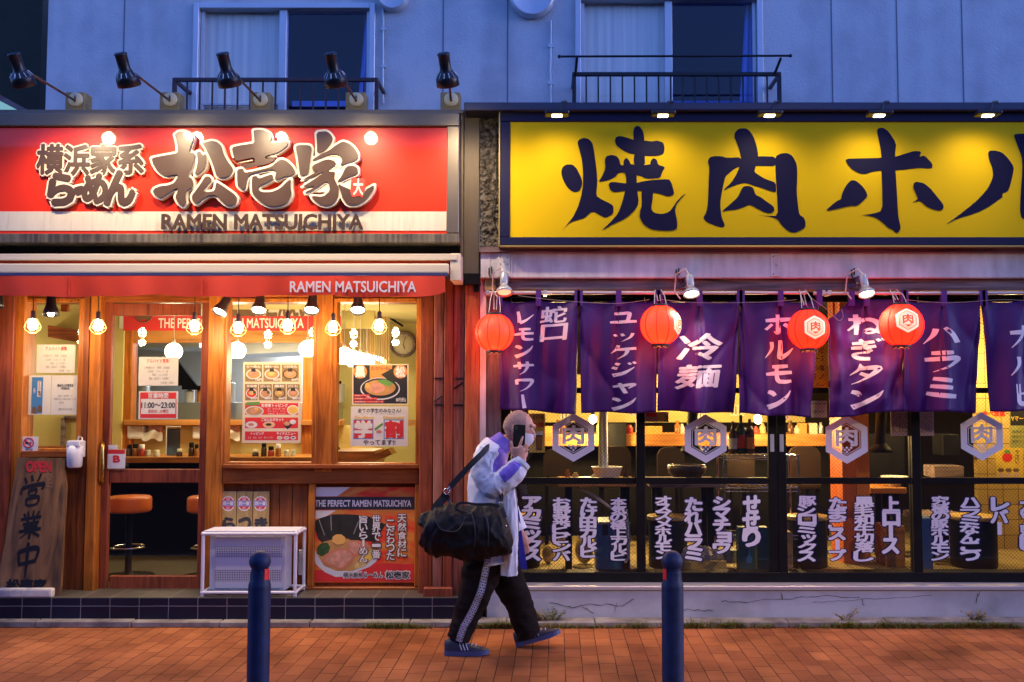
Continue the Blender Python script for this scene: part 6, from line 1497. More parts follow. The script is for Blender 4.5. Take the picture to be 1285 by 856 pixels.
# ================================================================== weeds
M('weed_green', (.20, .22, .03), .7, var=.5, scale=30); M('weed_dry', (.34, .25, .08), .8, var=.4, scale=30)
def tuft(g, px, n, h, spread=.06, y=None):
    for i in range(n):
        p = at(px, 792, -.09); x = p.x+random.gauss(0, spread); yy = (y if y is not None else -.092)+random.uniform(-.02, .012)
        a = random.uniform(0, 6.28); l = h*random.uniform(.4, 1.1); d = Vector((math.cos(a)*.6, math.sin(a)*.35-.25, 1)).normalized(); w = Vector((math.cos(a+1.57), math.sin(a+1.57), 0))*random.uniform(.0015, .004)
        b0 = Vector((x, yy, .0)); m0 = b0+d*l*.6; e = b0+d*l+Vector((d.x*l*.5, d.y*l*.5, -l*.15))
        g.add([b0-w, b0+w, m0+w*.8, m0-w*.8, e], [(0, 1, 2, 3), (3, 2, 4)], True)
g = MB(); gd = MB()
for px in [468, 530, 670, 690, 745, 960, 1040, 1090, 
 480, 492, 505, 515, 522, 600, 612, 622, 632, 640, 650, 662, 700, 712, 722, 738, 760, 778, 795, 806, 868, 872, 882, 912, 922, 1008, 1052, 1066, 1072, 1108, 1114, 1140, 1150, 1170, 1182, 1195, 1206, 1218, 1226, 1236, 1250, 1262, 1275]:
    k = random.random(); tuft(g, px, int(24+70*k), .035+.045*k, .025+.035*k); tuft(gd, px+random.uniform(-6, 6), int(6+16*k), .05, .04)
tag(g.build('grass', 'weed_green'), kind='stuff', cat='grass', label='short green grass growing in the joint along the edging'); tag(gd.build('dry_grass', 'weed_dry'), kind='stuff', cat='grass', label='dry yellow grass blades in the joint along the edging')
def plant(nm, lab, px, n, h, m, y=-.02):
    g = MB(); b = at(px, 786, y); b.z = .035
    for i in range(n):
        a = random.uniform(0, 6.28); r0 = random.uniform(0, .05); st_ = Vector((b.x+r0*math.cos(a), b.y+r0*.5*math.sin(a), b.z)); d = Vector((math.cos(a)*random.uniform(.2, .9), math.sin(a)*.4-.1, 1)).normalized(); l = h*random.uniform(.5, 1.1)
        pts = [st_+d*l*k/4+Vector((d.x*.03*(k/4)**2, 0, -.02*(k/4)**2)) for k in range(5)]; g.tube(pts, [.002, .0018, .0015, .0012, .0006], 4)
        for k in range(1, 5):
            for q in range(5):
                aa = random.uniform(0, 6.28); u = Vector((math.cos(aa), math.sin(aa)*.7, random.uniform(-.1, .6))).normalized(); s_ = random.uniform(.010, .024); w = u.cross(Vector((0, 0, 1)))*s_*.35; p0 = pts[k]; g.add([p0, p0+u*s_*.5+w, p0+u*s_, p0+u*s_*.5-w], [(0, 1, 2, 3)], False)
    return tag(g.build(nm, m), lab, 'plant')
plant('weed_plant', 'leafy green weed at the foot of the cracked foundation behind the walker', 693, 16, .11, 'weed_green')
plant('weed_plant', 'pale dry weed between the walker and the leafy green weed', 680, 16, .10, 'weed_dry')
plant('weed_plant', 'sprawling dry weed below the right part of the foundation', 1222, 12, .10, 'weed_dry')
plant('weed_plant', 'straw coloured weed with long blades right of the second bollard', 1061, 8, .10, 'weed_dry')

# ================================================================== inside the grill restaurant
emit('warm_bulb', (1, .72, .34), 40.)
def bulb_pendant(px, py, Y, lab, W):
    c = at(px, py, Y); t = thing('bare_bulb', lab, 'lamp', (c.x, Y, c.z-.03), 'bare bulbs inside the grill restaurant'); g = MB(); g.ball(c, .035, 1, 1, 1.2); g.build('bulb', 'warm_bulb', t)
    g = MB(); g.lathe([(.014, .035), (.018, .05), (.016, .09)], c, 10); g.cyl((c.x, Y, c.z+.09), (c.x, Y, 2.6), .004, n=6); g.build('cord', 'cable_black', t); lamp('POINT', (c.x, Y, c.z-.07), (1, .66, .24), W, .05)
RW = 78.
for a in ((744, 526, 2.0, 'bare bulb near the first white crest in the restaurant', RW), (951, 526, 1.8, 'bare bulb above the wire rack in the restaurant', RW), (1110, 470, 1.4, 'unseen bare bulb assumed behind the four character curtain', RW*.9), (1275, 440, 1.2, 'unseen bare bulb assumed in front of the yellow tiles behind the last curtain', RW*.8), (860, 440, 2.4, 'unseen bare bulb assumed behind the two character curtain', RW), (690, 440, 1.2, 'unseen bare bulb assumed behind the first curtain', RW*.8)): bulb_pendant(*a)  # last four bulbs are out of sight, assumed behind the curtains
M('can_black', (.006, .006, .007), .5, spec=.25); M('top_wood', (.55, .36, .10), .4, var=.2, scale=8)
for px, w, lab in ((652, 56, 'drum stool with a pale wooden top behind the walker'), (838, 52, 'drum stool with a pale wooden top behind the second bollard'), (1012, 54, 'drum stool with a pale wooden top right of the wire rack'), (1221, 60, 'drum stool with a pale wooden top below the third crest, in front of the tiles')):
    Y = .82; z = Z(646.5, Y); x = X(px, Y, 650); r = w/2/1249*(7.2+Y); t = thing('drum_stool', lab, 'stool', (x, Y, fl), 'drum stools in the grill restaurant')
    g = MB(); g.lathe([(r*.90, fl+.001), (r*.92, fl+.02), (r*.92, z-.05), (r*.9, z-.03)], (x, Y, 0), 28); g.build('drum', 'can_black', t)
    g = MB(); g.lathe([(0, z-.03), (r*.98, z-.03), (r, z-.02), (r, z-.005), (r*.97, z), (0, z)], (x, Y, 0), 28); g.build('top', 'top_wood', t)
def table(px0, px1, py, Y, lab, d=.5, m='wood_counter'):
    x0, x1 = X(px0, Y, py), X(px1, Y, py); z = Z(py, Y); t = thing('counter_table', lab, 'table', ((x0+x1)/2, Y+d/2, fl), 'tables in the grill restaurant')
    g = MB(); g.box(x0, x1, Y, Y+d, z-.05, z, .006); g.build('tabletop', m, t)
    for x in (x0+.06, x1-.10):
        g = MB(); g.box(x, x+.05, Y+.06, Y+.11, fl, z-.05); g.build('leg', 'black_matt', t); g = MB(); g.box(x, x+.05, Y+d-.11, Y+d-.06, fl, z-.05); g.build('leg', 'black_matt', t)
table(700, 798, 603, .50, 'orange wooden table behind the first pair of doors', .42); table(1092, 1138, 612, 1.3, 'narrow table behind the third door', .4); table(1160, 1222, 648, 1.0, 'low table in front of the yellow tiles', .5, 'wood_beam')
M('chair_brown', (.022, .011, .007), .5, var=.3, scale=6)
for px, py0, py1, w, lab in ((700, 563, 597, 36, 'dark chair back left behind the first crest'), (772, 560, 598, 40, 'dark chair back right of the first crest'), (842, 561, 597, 34, 'dark chair back left of the second crest'), (930, 561, 598, 34, 'dark chair back right of the second crest'), (1010, 560, 600, 40, 'dark chair back left of the orange pillar')):
    Y = 1.9; x = X(px, Y, 580); hw = w/2/1249*(7.2+Y); z0, z1 = Z(py1, Y), Z(py0, Y); t = thing('dining_chair', lab, 'chair', (x, Y, fl), 'dark chairs along the inner counter')
    g = MB(); g.prism([(x-hw, z0), (x+hw, z0), (x+hw, z1-.07), (x+hw-.03, z1-.02), (x+hw-.08, z1), (x-hw+.08, z1), (x-hw+.03, z1-.02), (x-hw, z1-.07)], Y, Y+.04); g.build('backrest', 'chair_brown', t)
    g = MB(); g.box(x-hw, x+hw, Y-.02, Y+.40, z0-.10, z0-.04, .02); g.build('seat', 'chair_brown', t)
    for sx_ in (-1, 1):
        for yy in (Y, Y+.34): g = MB(); g.box(x+sx_*(hw-.03)-.015, x+sx_*(hw-.03)+.015, yy, yy+.03, fl, z0-.10); g.build('leg', 'black_matt', t)
        g = MB(); g.box(x+sx_*(hw-.04)-.014, x+sx_*(hw-.04)+.014, Y+.005, Y+.03, z0-.045, z0+.002); g.build('stile', 'black_matt', t)
t = thing('cooler_box', 'blue upright cooler behind the lower glass of the first door', 'cooler', (X(770, .62), .7, fl))
M('cooler_blue', (.10, .22, .42), .4, var=.15, scale=3)
g = MB(); g.pbox(748, 655, 791, 716.5, .66, 1.0, .012); g.build('body', 'cooler_blue', t); g = MB(); g.pbox(756, 659, 763, 672, .654, .662, .002); g.build('vent', 'ink', t); g = MB(); g.pbox(748, 655.5, 791, 658, .652, .66); g.build('trim', 'steel', t)
t = thing('extractor_duct', 'bent steel duct above the orange table behind the first door', 'duct', at(760, 600, .8))
g = MB(); g.tube([at(757, 430, .8), at(757, 520, .8), at(757, 598, .75)], [.035, .035, .04], 16); g.lathe([(.10, -.02), (.11, .0), (.06, .03)], at(757, 598, .75), 18); g.build('duct', 'steel', t)
t = thing('monitor', 'black monitor on the inner counter right of the first crest', 'monitor', at(775, 562, 2.2)); g = MB(); g.pbox(762, 531, 786, 561, 2.25, 2.29, .006); g.build('screen', 'black_paint', t); g = MB(); g.pbox(771, 558, 777, 562, 2.3, 2.42); g.build('stand', 'black_matt', t)
t = thing('dish_tub', 'white dish tub on the orange table behind the first door', 'tub', at(758, 603, .7)); g = MB(); q = at(762, 603, .72); g.lathe([(.09, 0), (.12, .085), (.125, .09), (.115, .09), (.085, .01), (0, .01)], (q.x, .72, Z(603, .50)+.001), 24); g.build('tub', 'white_plastic', t)
t = thing('cooking_hose', 'grey hose sloping under the table behind the first door', 'hose', at(748, 622, .6)); g = MB(); g.tube([at(726, 612, .62), at(748, 624, .60), at(770, 640, .58), at(786, 640, .5), at(789, 700, .5), at(784, 706, .5)], .012, 8); g.build('hose', 'cable_white', t)
M('cushion', (.60, .42, .12), .6, var=.3, scale=8)
for px, r_, lab in ((733, 12, 'round yellow cushion on the floor below the third lettering column'), (688, 8, 'round yellow cushion partly hidden near the walker')):
    c = at(px, 692, .95); t = thing('floor_cushion', lab, 'cushion', c, 'round cushions'); g = MB(); rr = r_/1249*8.15; g.ball((c.x, c.y, fl+rr*1.45), rr, .95, .5, 1.45); g.build('cushion', 'cushion', t)
# wire rack
t = thing('wire_rack', 'chrome wire rack with bottles on top between the two middle doors', 'shelf rack', (X(956, .75), .8, fl)); x0, x1 = X(909, .7, 640), X(1003, .7, 640); zt_ = Z(572, .7)
for x in (x0, x1):
    for y in (.7, 1.0): g = MB(); g.cyl((x, y, fl), (x, y, zt_+.01), .010, n=8); g.build('post', 'chrome', t)
for zz_ in (zt_, Z(612, .7), Z(672, .7)):
    g = MB()
    for y in (.7, 1.0): g.cyl((x0, y, zz_), (x1, y, zz_), .006, n=6); g.cyl((x0, y, zz_-.03), (x1, y, zz_-.03), .004, n=6)
    for k in range(14): x = x0+(x1-x0)*k/13; g.cyl((x, .7, zz_), (x, 1.0, zz_), .003, n=5)
    for k in range(10): xx = x0+(x1-x0)*(k+.0)/10; dx = (x1-x0)/10; g.tube([(xx, .7, zz_), (xx+dx/2, .7, zz_-.03), (xx+dx, .7, zz_)], .002, 4)
    g.build('shelf', 'chrome', t)
M('bottle_brown', (.10, .045, .015), .15); M('bottle_green', (.02, .07, .05), .15)
def liquor(px, Y, zb_, h, r, m, lab, lm='ink_white'):
    x = X(px, Y, 560); t = thing('liquor_bottle', lab, 'bottle', (x, Y, zb_), 'bottles in the grill restaurant'); g = MB(); g.lathe([(r*.95, 0), (r, .01), (r, h*.58), (r*.8, h*.68), (r*.34, h*.78), (r*.34, h*.97), (r*.3, h)], (x, Y, zb_), 16); g.build('glass', m, t)
    g = MB(); g.lathe([(r*1.01, h*.15), (r*1.01, h*.48)], (x, Y, zb_), 16); g.build('paper_label', lm, t)
for px, h, m, lm, lab in ((920, .26, 'bottle_brown', 'ink_white', 'brown bottle at the left end of the wire rack'), (930, .31, 'bottle_green', 'ink_red', 'tall dark bottle with a red band on the wire rack'), (941, .28, 'bottle_brown', 'ink_orange', 'brown bottle with an orange band on the wire rack')): liquor(px, .85, zt_+.008, h, .038, m, lab, lm)
M('crate_teal', (.02, .11, .11), .5, var=.2, scale=6)
for a, b, lab in ((927, 948, 'teal panel with a drawn bottle under the wire rack'), (951, 965, 'dark teal box beside the panel with the drawn bottle')):
    t = thing('drinks_banner', lab, 'box', (X((a+b)/2, .6), .62, fl)); g = MB(); g.pbox(a, 662, b, 717, .55, .66, .004); g.build('box', 'crate_teal', t)
    if a == 927:
        g = MB(); g.ppoly([(939, 690), (941, 690), (941.5, 696), (943.5, 700), (943.5, 707), (936.5, 707), (936.5, 700), (938.5, 696)], .548); g.build('drawn_bottle', 'ink_blue', t)
t = thing('plastic_bag', 'crumpled pale plastic bag on a box behind the second bollard', 'bag', at(880, 705, .7)); M('bag_pale', (.60, .54, .34), .35, var=.25, scale=14)
g = MB(); c = at(880, 697, .7)
def bagf(u, v):
    th = math.pi*v; ph = 2*math.pi*u; d = Vector((math.sin(th)*math.cos(ph), math.sin(th)*math.sin(ph)*.6, math.cos(th)*.45)); k = 1+.35*noise.noise(d*3.1)+.2*noise.noise(d*8); return c+d*.16*k
g.grid(lambda u, v: bagf(1-u, v), 30, 16, False); g.build('bag', 'bag_pale', t)
t = thing('storage_box', 'yellowish box on the floor under the plastic bag', 'box', (X(880, .6), .66, fl)); g = MB(); g.pbox(858, 704, 912, 719, .56, .9, .008); g.build('box', 'cushion', t)
t = thing('steel_pot', 'steel pot beside the plastic bag under the wire rack', 'pot', at(914, 705, .8)); g = MB(); x = X(914, .74, 700); g.lathe([(.06, Z(706, .74)), (.075, Z(704, .74)), (.075, Z(690, .74)), (.08, Z(689, .74))], (x, .74, 0), 20); g.build('pot', 'steel', t)
# orange pillar
M('pillar_orange', (.62, .13, .02), .5, var=.2, scale=5, stretch=(3, 3, .4)); M('pillar_amber', (.66, .27, .05), .5, var=.15, scale=5)
t = thing('orange_pillar', 'orange painted pillar in two tones behind the third door', 'pillar', (X(1070, .95), 1.0, fl)); g = MB(); g.pbox(1056, 330, 1073, 725, .95, 1.3); g.build('shaft', 'pillar_orange', t); g = MB(); g.pbox(1073.5, 330, 1090, 725, 1.1, 1.3); g.build('side', 'pillar_amber', t)
# dark boxes and boards
for a, b0, b, d, Y, m, nm, lab in ((1089, 545, 1136, 600, 2.0, 'black_paint', 'dark_cabinet', 'dark cabinet right of the orange pillar'), (1111, 660, 1136, 719, .8, 'wood_counter', 'plywood_board', 'plywood board standing at the right end of the third door'), (987, 668, 995, 719, .45, 'wood_pale', 'timber_offcut', 'pale timber offcut standing at the left edge of the third door'), (1183, 545, 1204, 572, 1.6, 'black_paint', 'speaker_box', 'black speaker box left of the last crest'), (1172, 585, 1210, 600, 1.5, 'wood_beam', 'wall_shelf', 'dark shelf below the black speaker box'), (1157, 650, 1171, 719, .6, 'cooler_blue', 'water_tank', 'bluish tank at the left edge of the last door')):
    t = thing(nm, lab, nm.replace('_', ' '), (X((a+b)/2, Y), Y, fl)); g = MB(); g.pbox(a, b0, b, d, Y, Y+.25, .006); g.build('body', m, t)
t = thing('serving_bowl', 'white bowl on the narrow table behind the third door', 'bowl', at(1124, 611, 1.4)); g = MB(); q = at(1124, 611, 1.42); g.lathe([(.04, 0), (.10, .06), (.115, .085), (.105, .085), (.09, .055), (0, .02)], (q.x, 1.45, Z(612, 1.3)+.001), 22); g.build('bowl', 'white_plastic', t)
for px, lab in ((1008, 'small orange box on the inner counter at the third door'), (1021, 'pale jar on the inner counter at the third door'), (820, 'stack of orange boxes on the inner counter behind the second door'), (690, 'brown box on the inner counter near the walker')):
    t = thing('counter_box', lab, 'box', at(px, 546, 2.4), 'small things on the inner counter'); g = MB(); w = 11 if px in (820, 690) else 5; g.pbox(px-w, 531 if w == 5 else 535, px+w, 545.5, 2.40, 2.5, .008); g.build('box', 'ink_orange' if px != 1021 else 'jar_cream', t)
M('poster_yellow', (.72, .50, .06), .7, var=.08, scale=8); M('poster_green', (.36, .36, .10), .7, var=.25, scale=9); M('poster_pink', (.60, .42, .40), .8, var=.1, scale=8)
# clutter along the inner counter and on the tables, piece by piece
zc = Z(545, 2.3)+.002
def jarlet(px, py_top, w, m, nm, lab, cat, Y=2.42, zb_=None):
    x = X(px, Y, 540); z0 = zc if zb_ is None else zb_; h = Z(py_top, Y)-z0; r = w/2/1249*(7.2+Y); t = thing(nm, lab, cat, (x, Y, z0), 'small things on the inner counter')
    g = MB(); g.lathe([(r*.9, 0), (r, h*.05), (r, h*.66), (r*.55, h*.78), (r*.5, h*.98), (r*.4, h)], (x, Y, z0), 16); g.build('body', m, t)
M('crock', (.50, .34, .14), .4, var=.3, scale=9); M('can_red', (.48, .05, .03), .3)
for a in ((700, 527, 7, 'bottle_brown', 'sauce_bottle', 'brown sauce bottle just right of the drink poster', 'bottle'), (707, 531, 7, 'jar_amber', 'sauce_bottle', 'amber sauce bottle beside the brown one left of the first crest', 'bottle'), (752, 529, 8, 'crock', 'ceramic_jar', 'ochre jar between the first crest and the bare bulb', 'jar'), (758, 524, 6, 'bottle_green', 'sauce_bottle', 'green bottle left of the black monitor', 'bottle'), (790, 533, 9, 'can_red', 'tin_can', 'red tin between the monitor and the door stile', 'can'),
    (850, 528, 7, 'jar_amber', 'sauce_bottle', 'amber bottle just left of the second crest', 'bottle'), (856, 532, 6, 'jar_cream', 'ceramic_jar', 'cream jar touching the left side of the second crest', 'jar'), (957, 531, 8, 'crock', 'ceramic_jar', 'ochre jar at the right end of the second door', 'jar'), (949, 535, 6, 'can_red', 'tin_can', 'small red tin at the right end of the second door', 'can'), (992, 528, 7, 'bottle_brown', 'sauce_bottle', 'brown bottle at the left end of the third door', 'bottle'), (1000, 534, 7, 'jar_cream', 'ceramic_jar', 'cream jar at the left end of the third door', 'jar'), (1030, 530, 6, 'steel', 'steel_shaker', 'steel shaker just left of the third crest', 'shaker')): jarlet(*a)
zt2 = Z(603, .50)+.002
for a in ((712, 589, 7, 'jar_amber', 'sauce_bottle', 'amber bottle on the orange table below the first crest', 'bottle'), (722, 593, 8, 'crock', 'chopstick_jar', 'short ochre jar on the orange table below the first crest', 'jar'), (785, 590, 7, 'bottle_brown', 'sauce_bottle', 'brown bottle at the right end of the orange table', 'bottle')): jarlet(*a, Y=.66, zb_=zt2)
for px, py, w, h, m, lab in ((712, 512, 18, 16, 'paper', 'white menu strip on the back wall above the brown bottle'), (800, 508, 22, 14, 'poster_pink', 'pink menu strip on the back wall left of the price card'), (880, 507, 14, 18, 'paper', 'white menu strip on the back wall over the second crest'), (925, 508, 18, 14, 'paper_warm', 'cream menu strip on the back wall above the dark bottles'), (985, 509, 16, 18, 'poster_pink', 'pink menu strip on the back wall at the third door')):
    t = sheet('menu_strip', lab, 'menu', px-w/2, py, px+w/2, py+h, 3.195, m, 'menu strips on the back wall'); A = Art()
    for j in range(3): A.rect('ink_brown', px-w/2+2+j*(w-4)/3, py+2, px-w/2+2+(j+.35)*(w-4)/3, py+h-2, 3.194)
    A.done(t)
for px, Y, lab in ((868, 1.2, 'black extractor hose hanging over the second door table'), (1105, 1.2, 'black extractor hose right of the orange pillar')):
    t = thing('extractor_hose', lab, 'duct', at(px, 560, Y)); g = MB(); q = at(px, 560, Y); g.tube([(q.x, Y, 2.59), (q.x+.02, Y, q.z+.35), (q.x-.01, Y, q.z)], .045, 14); g.lathe([(.05, .02), (.09, -.02), (.10, -.05), (.09, -.05)], q, 18); g.build('hose', 'black_paint', t)
table(815, 905, 604, .75, 'dark topped table behind the second door, below the second crest', .5, 'wood_beam')
t = thing('grill_pot', 'round black charcoal grill on the dark topped table', 'grill', at(862, 604, .9)); g = MB(); q = at(862, 604, .95); g.lathe([(.10, 0), (.15, .05), (.16, .10), (.15, .11), (0, .10)], (q.x, .95, Z(604, .75)+.002), 22); g.build('body', 'chair_brown', t); g = MB(); g.tube([(q.x+.15*math.cos(a), .95+.15*math.sin(a), Z(604, .75)+.115) for a in [2*math.pi*k/20 for k in range(21)]], .006, 5, cap=False); g.build('rim', 'chrome', t)
# posters and price cards inside
t = sheet('beer_poster', 'yellow drink poster with a brown mug just right of the walker', 'poster', 664, 519, 684, 568, YD+.10, 'poster_yellow'); A = Art(); Y = YD+.10
A('bowl_dark', [(672, 545), (681, 545), (680, 565), (673, 565)], Y-.001); A('jar_amber', [(673, 548), (680, 548), (679.5, 563), (673.8, 563)], Y-.0014); A('ink_white', [(671.5, 542), (681.5, 541), (681.5, 546), (672, 546)], Y-.0016); A.txt('ink', '生ビール', 669, 521, 682, 526, Y-.001, .03); A.txt('ink_red', '飲み放題', 668, 530, 682, 536, Y-.001, .05); A.txt('ink', '480円', 666, 553, 671, 557, Y-.001, .02); A.done(t)
t = sheet('price_card', 'small card with a yellow number at the top of the second door', 'card', 809, 517, 839, 529.5, YD+.11, 'poster_pink'); A = Art(); A.rect('ink_red', 810, 518, 824, 523, YD+.109); A.txt('ink_yellow', '24', 825, 518, 834, 528.5, YD+.109, .06); A.txt('ink_green', 'h', 834, 520, 838, 528, YD+.109, .05); A.done(t)
t = sheet('menu_card', 'small pale menu card behind the gap left of the crumpled curtain', 'card', 1018, 503, 1038, 524, YD+.10, 'paper'); A = Art(); A.txt('ink', '本日のおすすめ', 1020, 505, 1036, 508, YD+.099, .02); A.txt('ink_yellow', '牛ホルモン', 1021, 510, 1035, 513, YD+.099, .03); A.txt('ink_green', '盛り合わせ', 1021, 515, 1035, 518, YD+.099, .02); A.done(t)
for a, b, lab in ((1118, 1141, 'pinkish handwritten menu at the right end of the third door'), (1153.5, 1172, 'pinkish handwritten menu at the left end of the last door')):
    t = sheet('menu_card', lab, 'menu', a, 515, b, 547, YD+.10, 'poster_pink'); A = Art()
    for j in range(5): A.vtx('ink_brown', ['ネギ塩', '上カルビ', '特選', 'ハツ刺', '豚トロ'][j], a+2+j*(b-a-4)/5, 518, a+2+(j+.7)*(b-a-4)/5, 543, YD+.099, .0)
    A.done(t)
Yt = 1.748
t = sheet('wall_poster', 'green and purple poster on the yellow tiles at the right edge', 'poster', 1267, 512, 1300, 562, Yt, 'poster_green'); A = Art(); A.rect('bowl_dark', 1268, 514, 1299, 534, Yt-.0008); A.txt('ink_yellow', 'Vマーク', 1269, 522, 1290, 528, Yt-.0014, .03)
for j in range(3): A.txt('ink', '焼肉ホルモン', 1270, 540+j*6, 1296, 544+j*6, Yt-.0008)
A.done(t)
t = sheet('wall_poster', 'orange poster with drawn vegetables on the yellow tiles', 'poster', 1250, 562, 1284, 601, Yt, 'poster_yellow'); A = Art(); A('ink_red', ell(1264, 574, 6.5, 6), Yt-.0008); A('ink_green', ell(1264, 567, 4, 2.5, 12), Yt-.0012)
for j in range(3): A('ink_brown', ell(1256+j*9.5, 590, 4, 2.5, 12), Yt-.0008); A('poster_pink', ell(1256+j*9.5, 596, 3.6, 3, 12), Yt-.0008)
A.vtx('ink_brown', 'やさい', 1274, 564, 1279, 582, Yt-.0008, .02); A.done(t)
t = sheet('wall_lettering', 'red printed strip on the yellow tiles above the last crest', 'sign', 1232, 515, 1262, 523, Yt, 'poster_yellow'); A = Art(); A.txt('ink_red', '食べ放題', 1233, 515.6, 1261, 522.4, Yt-.0008, .05); A.done(t)
t = sheet('wall_poster', 'red poster with black lettering behind the gap beside the crumpled curtain', 'poster', 1045, 372, 1070, 400, 1.1, 'ink_red'); A = Art(); A.txt('ink', '肉', 1048, 378, 1060, 396, 1.099, .05); A.done(t)
t = sheet('wall_poster', 'orange wall menu between the curtain gap and the counter', 'poster', 1014, 430, 1040, 490, 1.3, 'poster_yellow'); A = Art()
for j in range(5): A.txt('ink_brown', ['カルビ', 'ロース', 'タン塩', 'ミノ', 'レバー'][j], 1018, 436+j*11, 1034, 443+j*11, 1.299, .02)
A.done(t)
# ================================================================== the walker
M('skin', (.58, .29, .20), .5, var=.12, scale=18, bump=.08, bscale=140)
M('hair_shadow', (.40, .24, .18), .7)  # hair colour of the eyebrows
M('coat_white', (.64, .66, .74), .6, var=.05, scale=7, bump=.12, bscale=60)
M('coat_violet', (.15, .09, .52), .6, var=.12, scale=6)
M('coat_blue', (.02, .02, .35), .6)
M('trouser', (.013, .008, .007), .85, var=.3, scale=10, bump=.2, bscale=90, spec=.12)
M('stripe_white', (.50, .50, .62), .7)
M('stripe_ink', (.03, .03, .06), .7)
M('shoe_blue', (.012, .016, .045), .6, var=.3, scale=20)
M('shoe_sole', (.045, .065, .17), .55)
M('bag_black', (.007, .006, .007), .6, var=.35, scale=9, bump=.6, bscale=26, spec=.22)
M('strap_black', (.010, .010, .012), .6)
M('mask_white', (.66, .66, .72), .8)
YPn = -.73          # centre plane of the body
pp = lambda px, py, y=YPn: tuple(at(px, py, y))
foot = at(600, 818, YPn)
man = thing('person', 'bald person in a white and violet coat walking with a phone at the face', 'person', (foot.x+.1, YPn, 0))
def L(pts): return [(*pp(a, b, y), c/192.5, d/192.5) for a, b, y, c, d in pts]
yr, yl = YPn-.10, YPn+.10           # right side (towards the street), left side
# --- body: one continuous skin under the clothes
b = MB()
hd = Vector(pp(650.5, 536))
def headpt(u, v):
    ph = 2*math.pi*u; th = math.pi*v; d = Vector((math.sin(th)*math.cos(ph), math.sin(th)*math.sin(ph), math.cos(th)))
    x, y, z = d.x*.098, d.y*.074, d.z*.104
    if d.x < 0: x *= 1.0; z += .004*d.z
    if d.z < -.2 and d.x < .2: x *= 1-.35*(-d.z-.2)       # nape narrows
    if d.z < 0: y *= 1-.18*(-d.z)
    q = Vector((x, y, z))
    # face tilted down and forward
    a = R(14); q = Vector((q.x*math.cos(a)+q.z*math.sin(a), q.y, -q.x*math.sin(a)+q.z*math.cos(a))); return hd+q
b.grid(lambda u, v: headpt(u, v), 28, 18)
fr = lambda x, z, y=0: hd+Vector((x*math.cos(R(14))+z*math.sin(R(14)), y, -x*math.sin(R(14))+z*math.cos(R(14))))
b.limb([(*fr(.02, -.05), .072, .055), (*fr(.055, -.09), .05, .048), (*fr(.075, -.122), .024, .034), (*fr(.078, -.132), .008, .012)], 16, 4)      # jaw and chin
b.limb([(*fr(.092, .018), .006, .008), (*fr(.104, -.012), .010, .011), (*fr(.113, -.036), .013, .016), (*fr(.100, -.048), .008, .014)], 10, 4)   # nose
b.limb([(*fr(.080, .032, -.05), .009, .012), (*fr(.098, .030, -.02), .010, .014), (*fr(.098, .030, .02), .010, .014), (*fr(.080, .032, .05), .009, .012)], 10, 4, side=(0, 0, 1))  # brow
b.limb([(*fr(.088, -.080, -.02), .008, .007), (*fr(.097, -.078, 0), .010, .010), (*fr(.088, -.080, .02), .008, .007)], 8, 4, side=(0, 0, 1))   # lips
for s_ in (-1, 1):      # ears
    c = fr(-.012, -.022, s_*.074); e = []
    for k in range(9):
        a = R(-60+300*k/8); e.append((c.x-.016*math.cos(a)-.004, c.y+s_*.008, c.z+.028*math.sin(a)+.004, .006, .006))
    b.limb(e, 8, 3); b.ball(c+Vector((-.002, s_*.002, 0)), .022, .7, .35, 1.1, 12, 8)
b.limb(L([(640, 552, YPn, 10, 11), (631, 562, YPn, 10.5, 12), (622, 575, YPn, 16, 20)]), 18, 5)      # neck
b.limb(L([(620, 566, YPn, 13, 22), (615, 585, YPn, 14, 26), (613, 615, YPn, 15, 25), (613, 650, YPn, 15, 24), (612, 690, YPn, 16, 26), (612, 712, YPn, 14, 22)]), 20, 5)
b.limb(L([(607, 572, yr-.02, 13, 11), (604, 592, yr-.05, 10.5, 10), (622, 613, yr-.08, 9, 9), (642, 597, yr-.09, 7.5, 7.5), (652, 583, yr-.07, 6.3, 6), (654, 576, yr-.065, 6.5, 5)]), 14, 5)   # right arm
b.limb(L([(612, 572, yl+.05, 13, 11), (618, 600, yl+.09, 10, 10), (630, 632, yl+.09, 9, 9), (645, 655, yl+.06, 7.5, 7.5), (652, 668, yl+.05, 6, 6)]), 14, 5)                                   # left arm
b.limb(L([(608, 695, yr+.02, 13, 11), (600, 733, yr+.015, 10.5, 9.5), (592, 757, yr+.015, 9, 8.5), (582, 782, yr+.015, 7.5, 7.5), (575, 806, yr+.01, 6.5, 6.5)]), 14, 5)
b.limb(L([(620, 700, yl-.02, 13, 11), (640, 733, yl-.01, 10, 9), (651, 757, yl-.01, 8.5, 8), (659, 782, yl-.01, 7.5, 7.5), (663, 799, yl-.01, 6.5, 6.5)]), 14, 5)
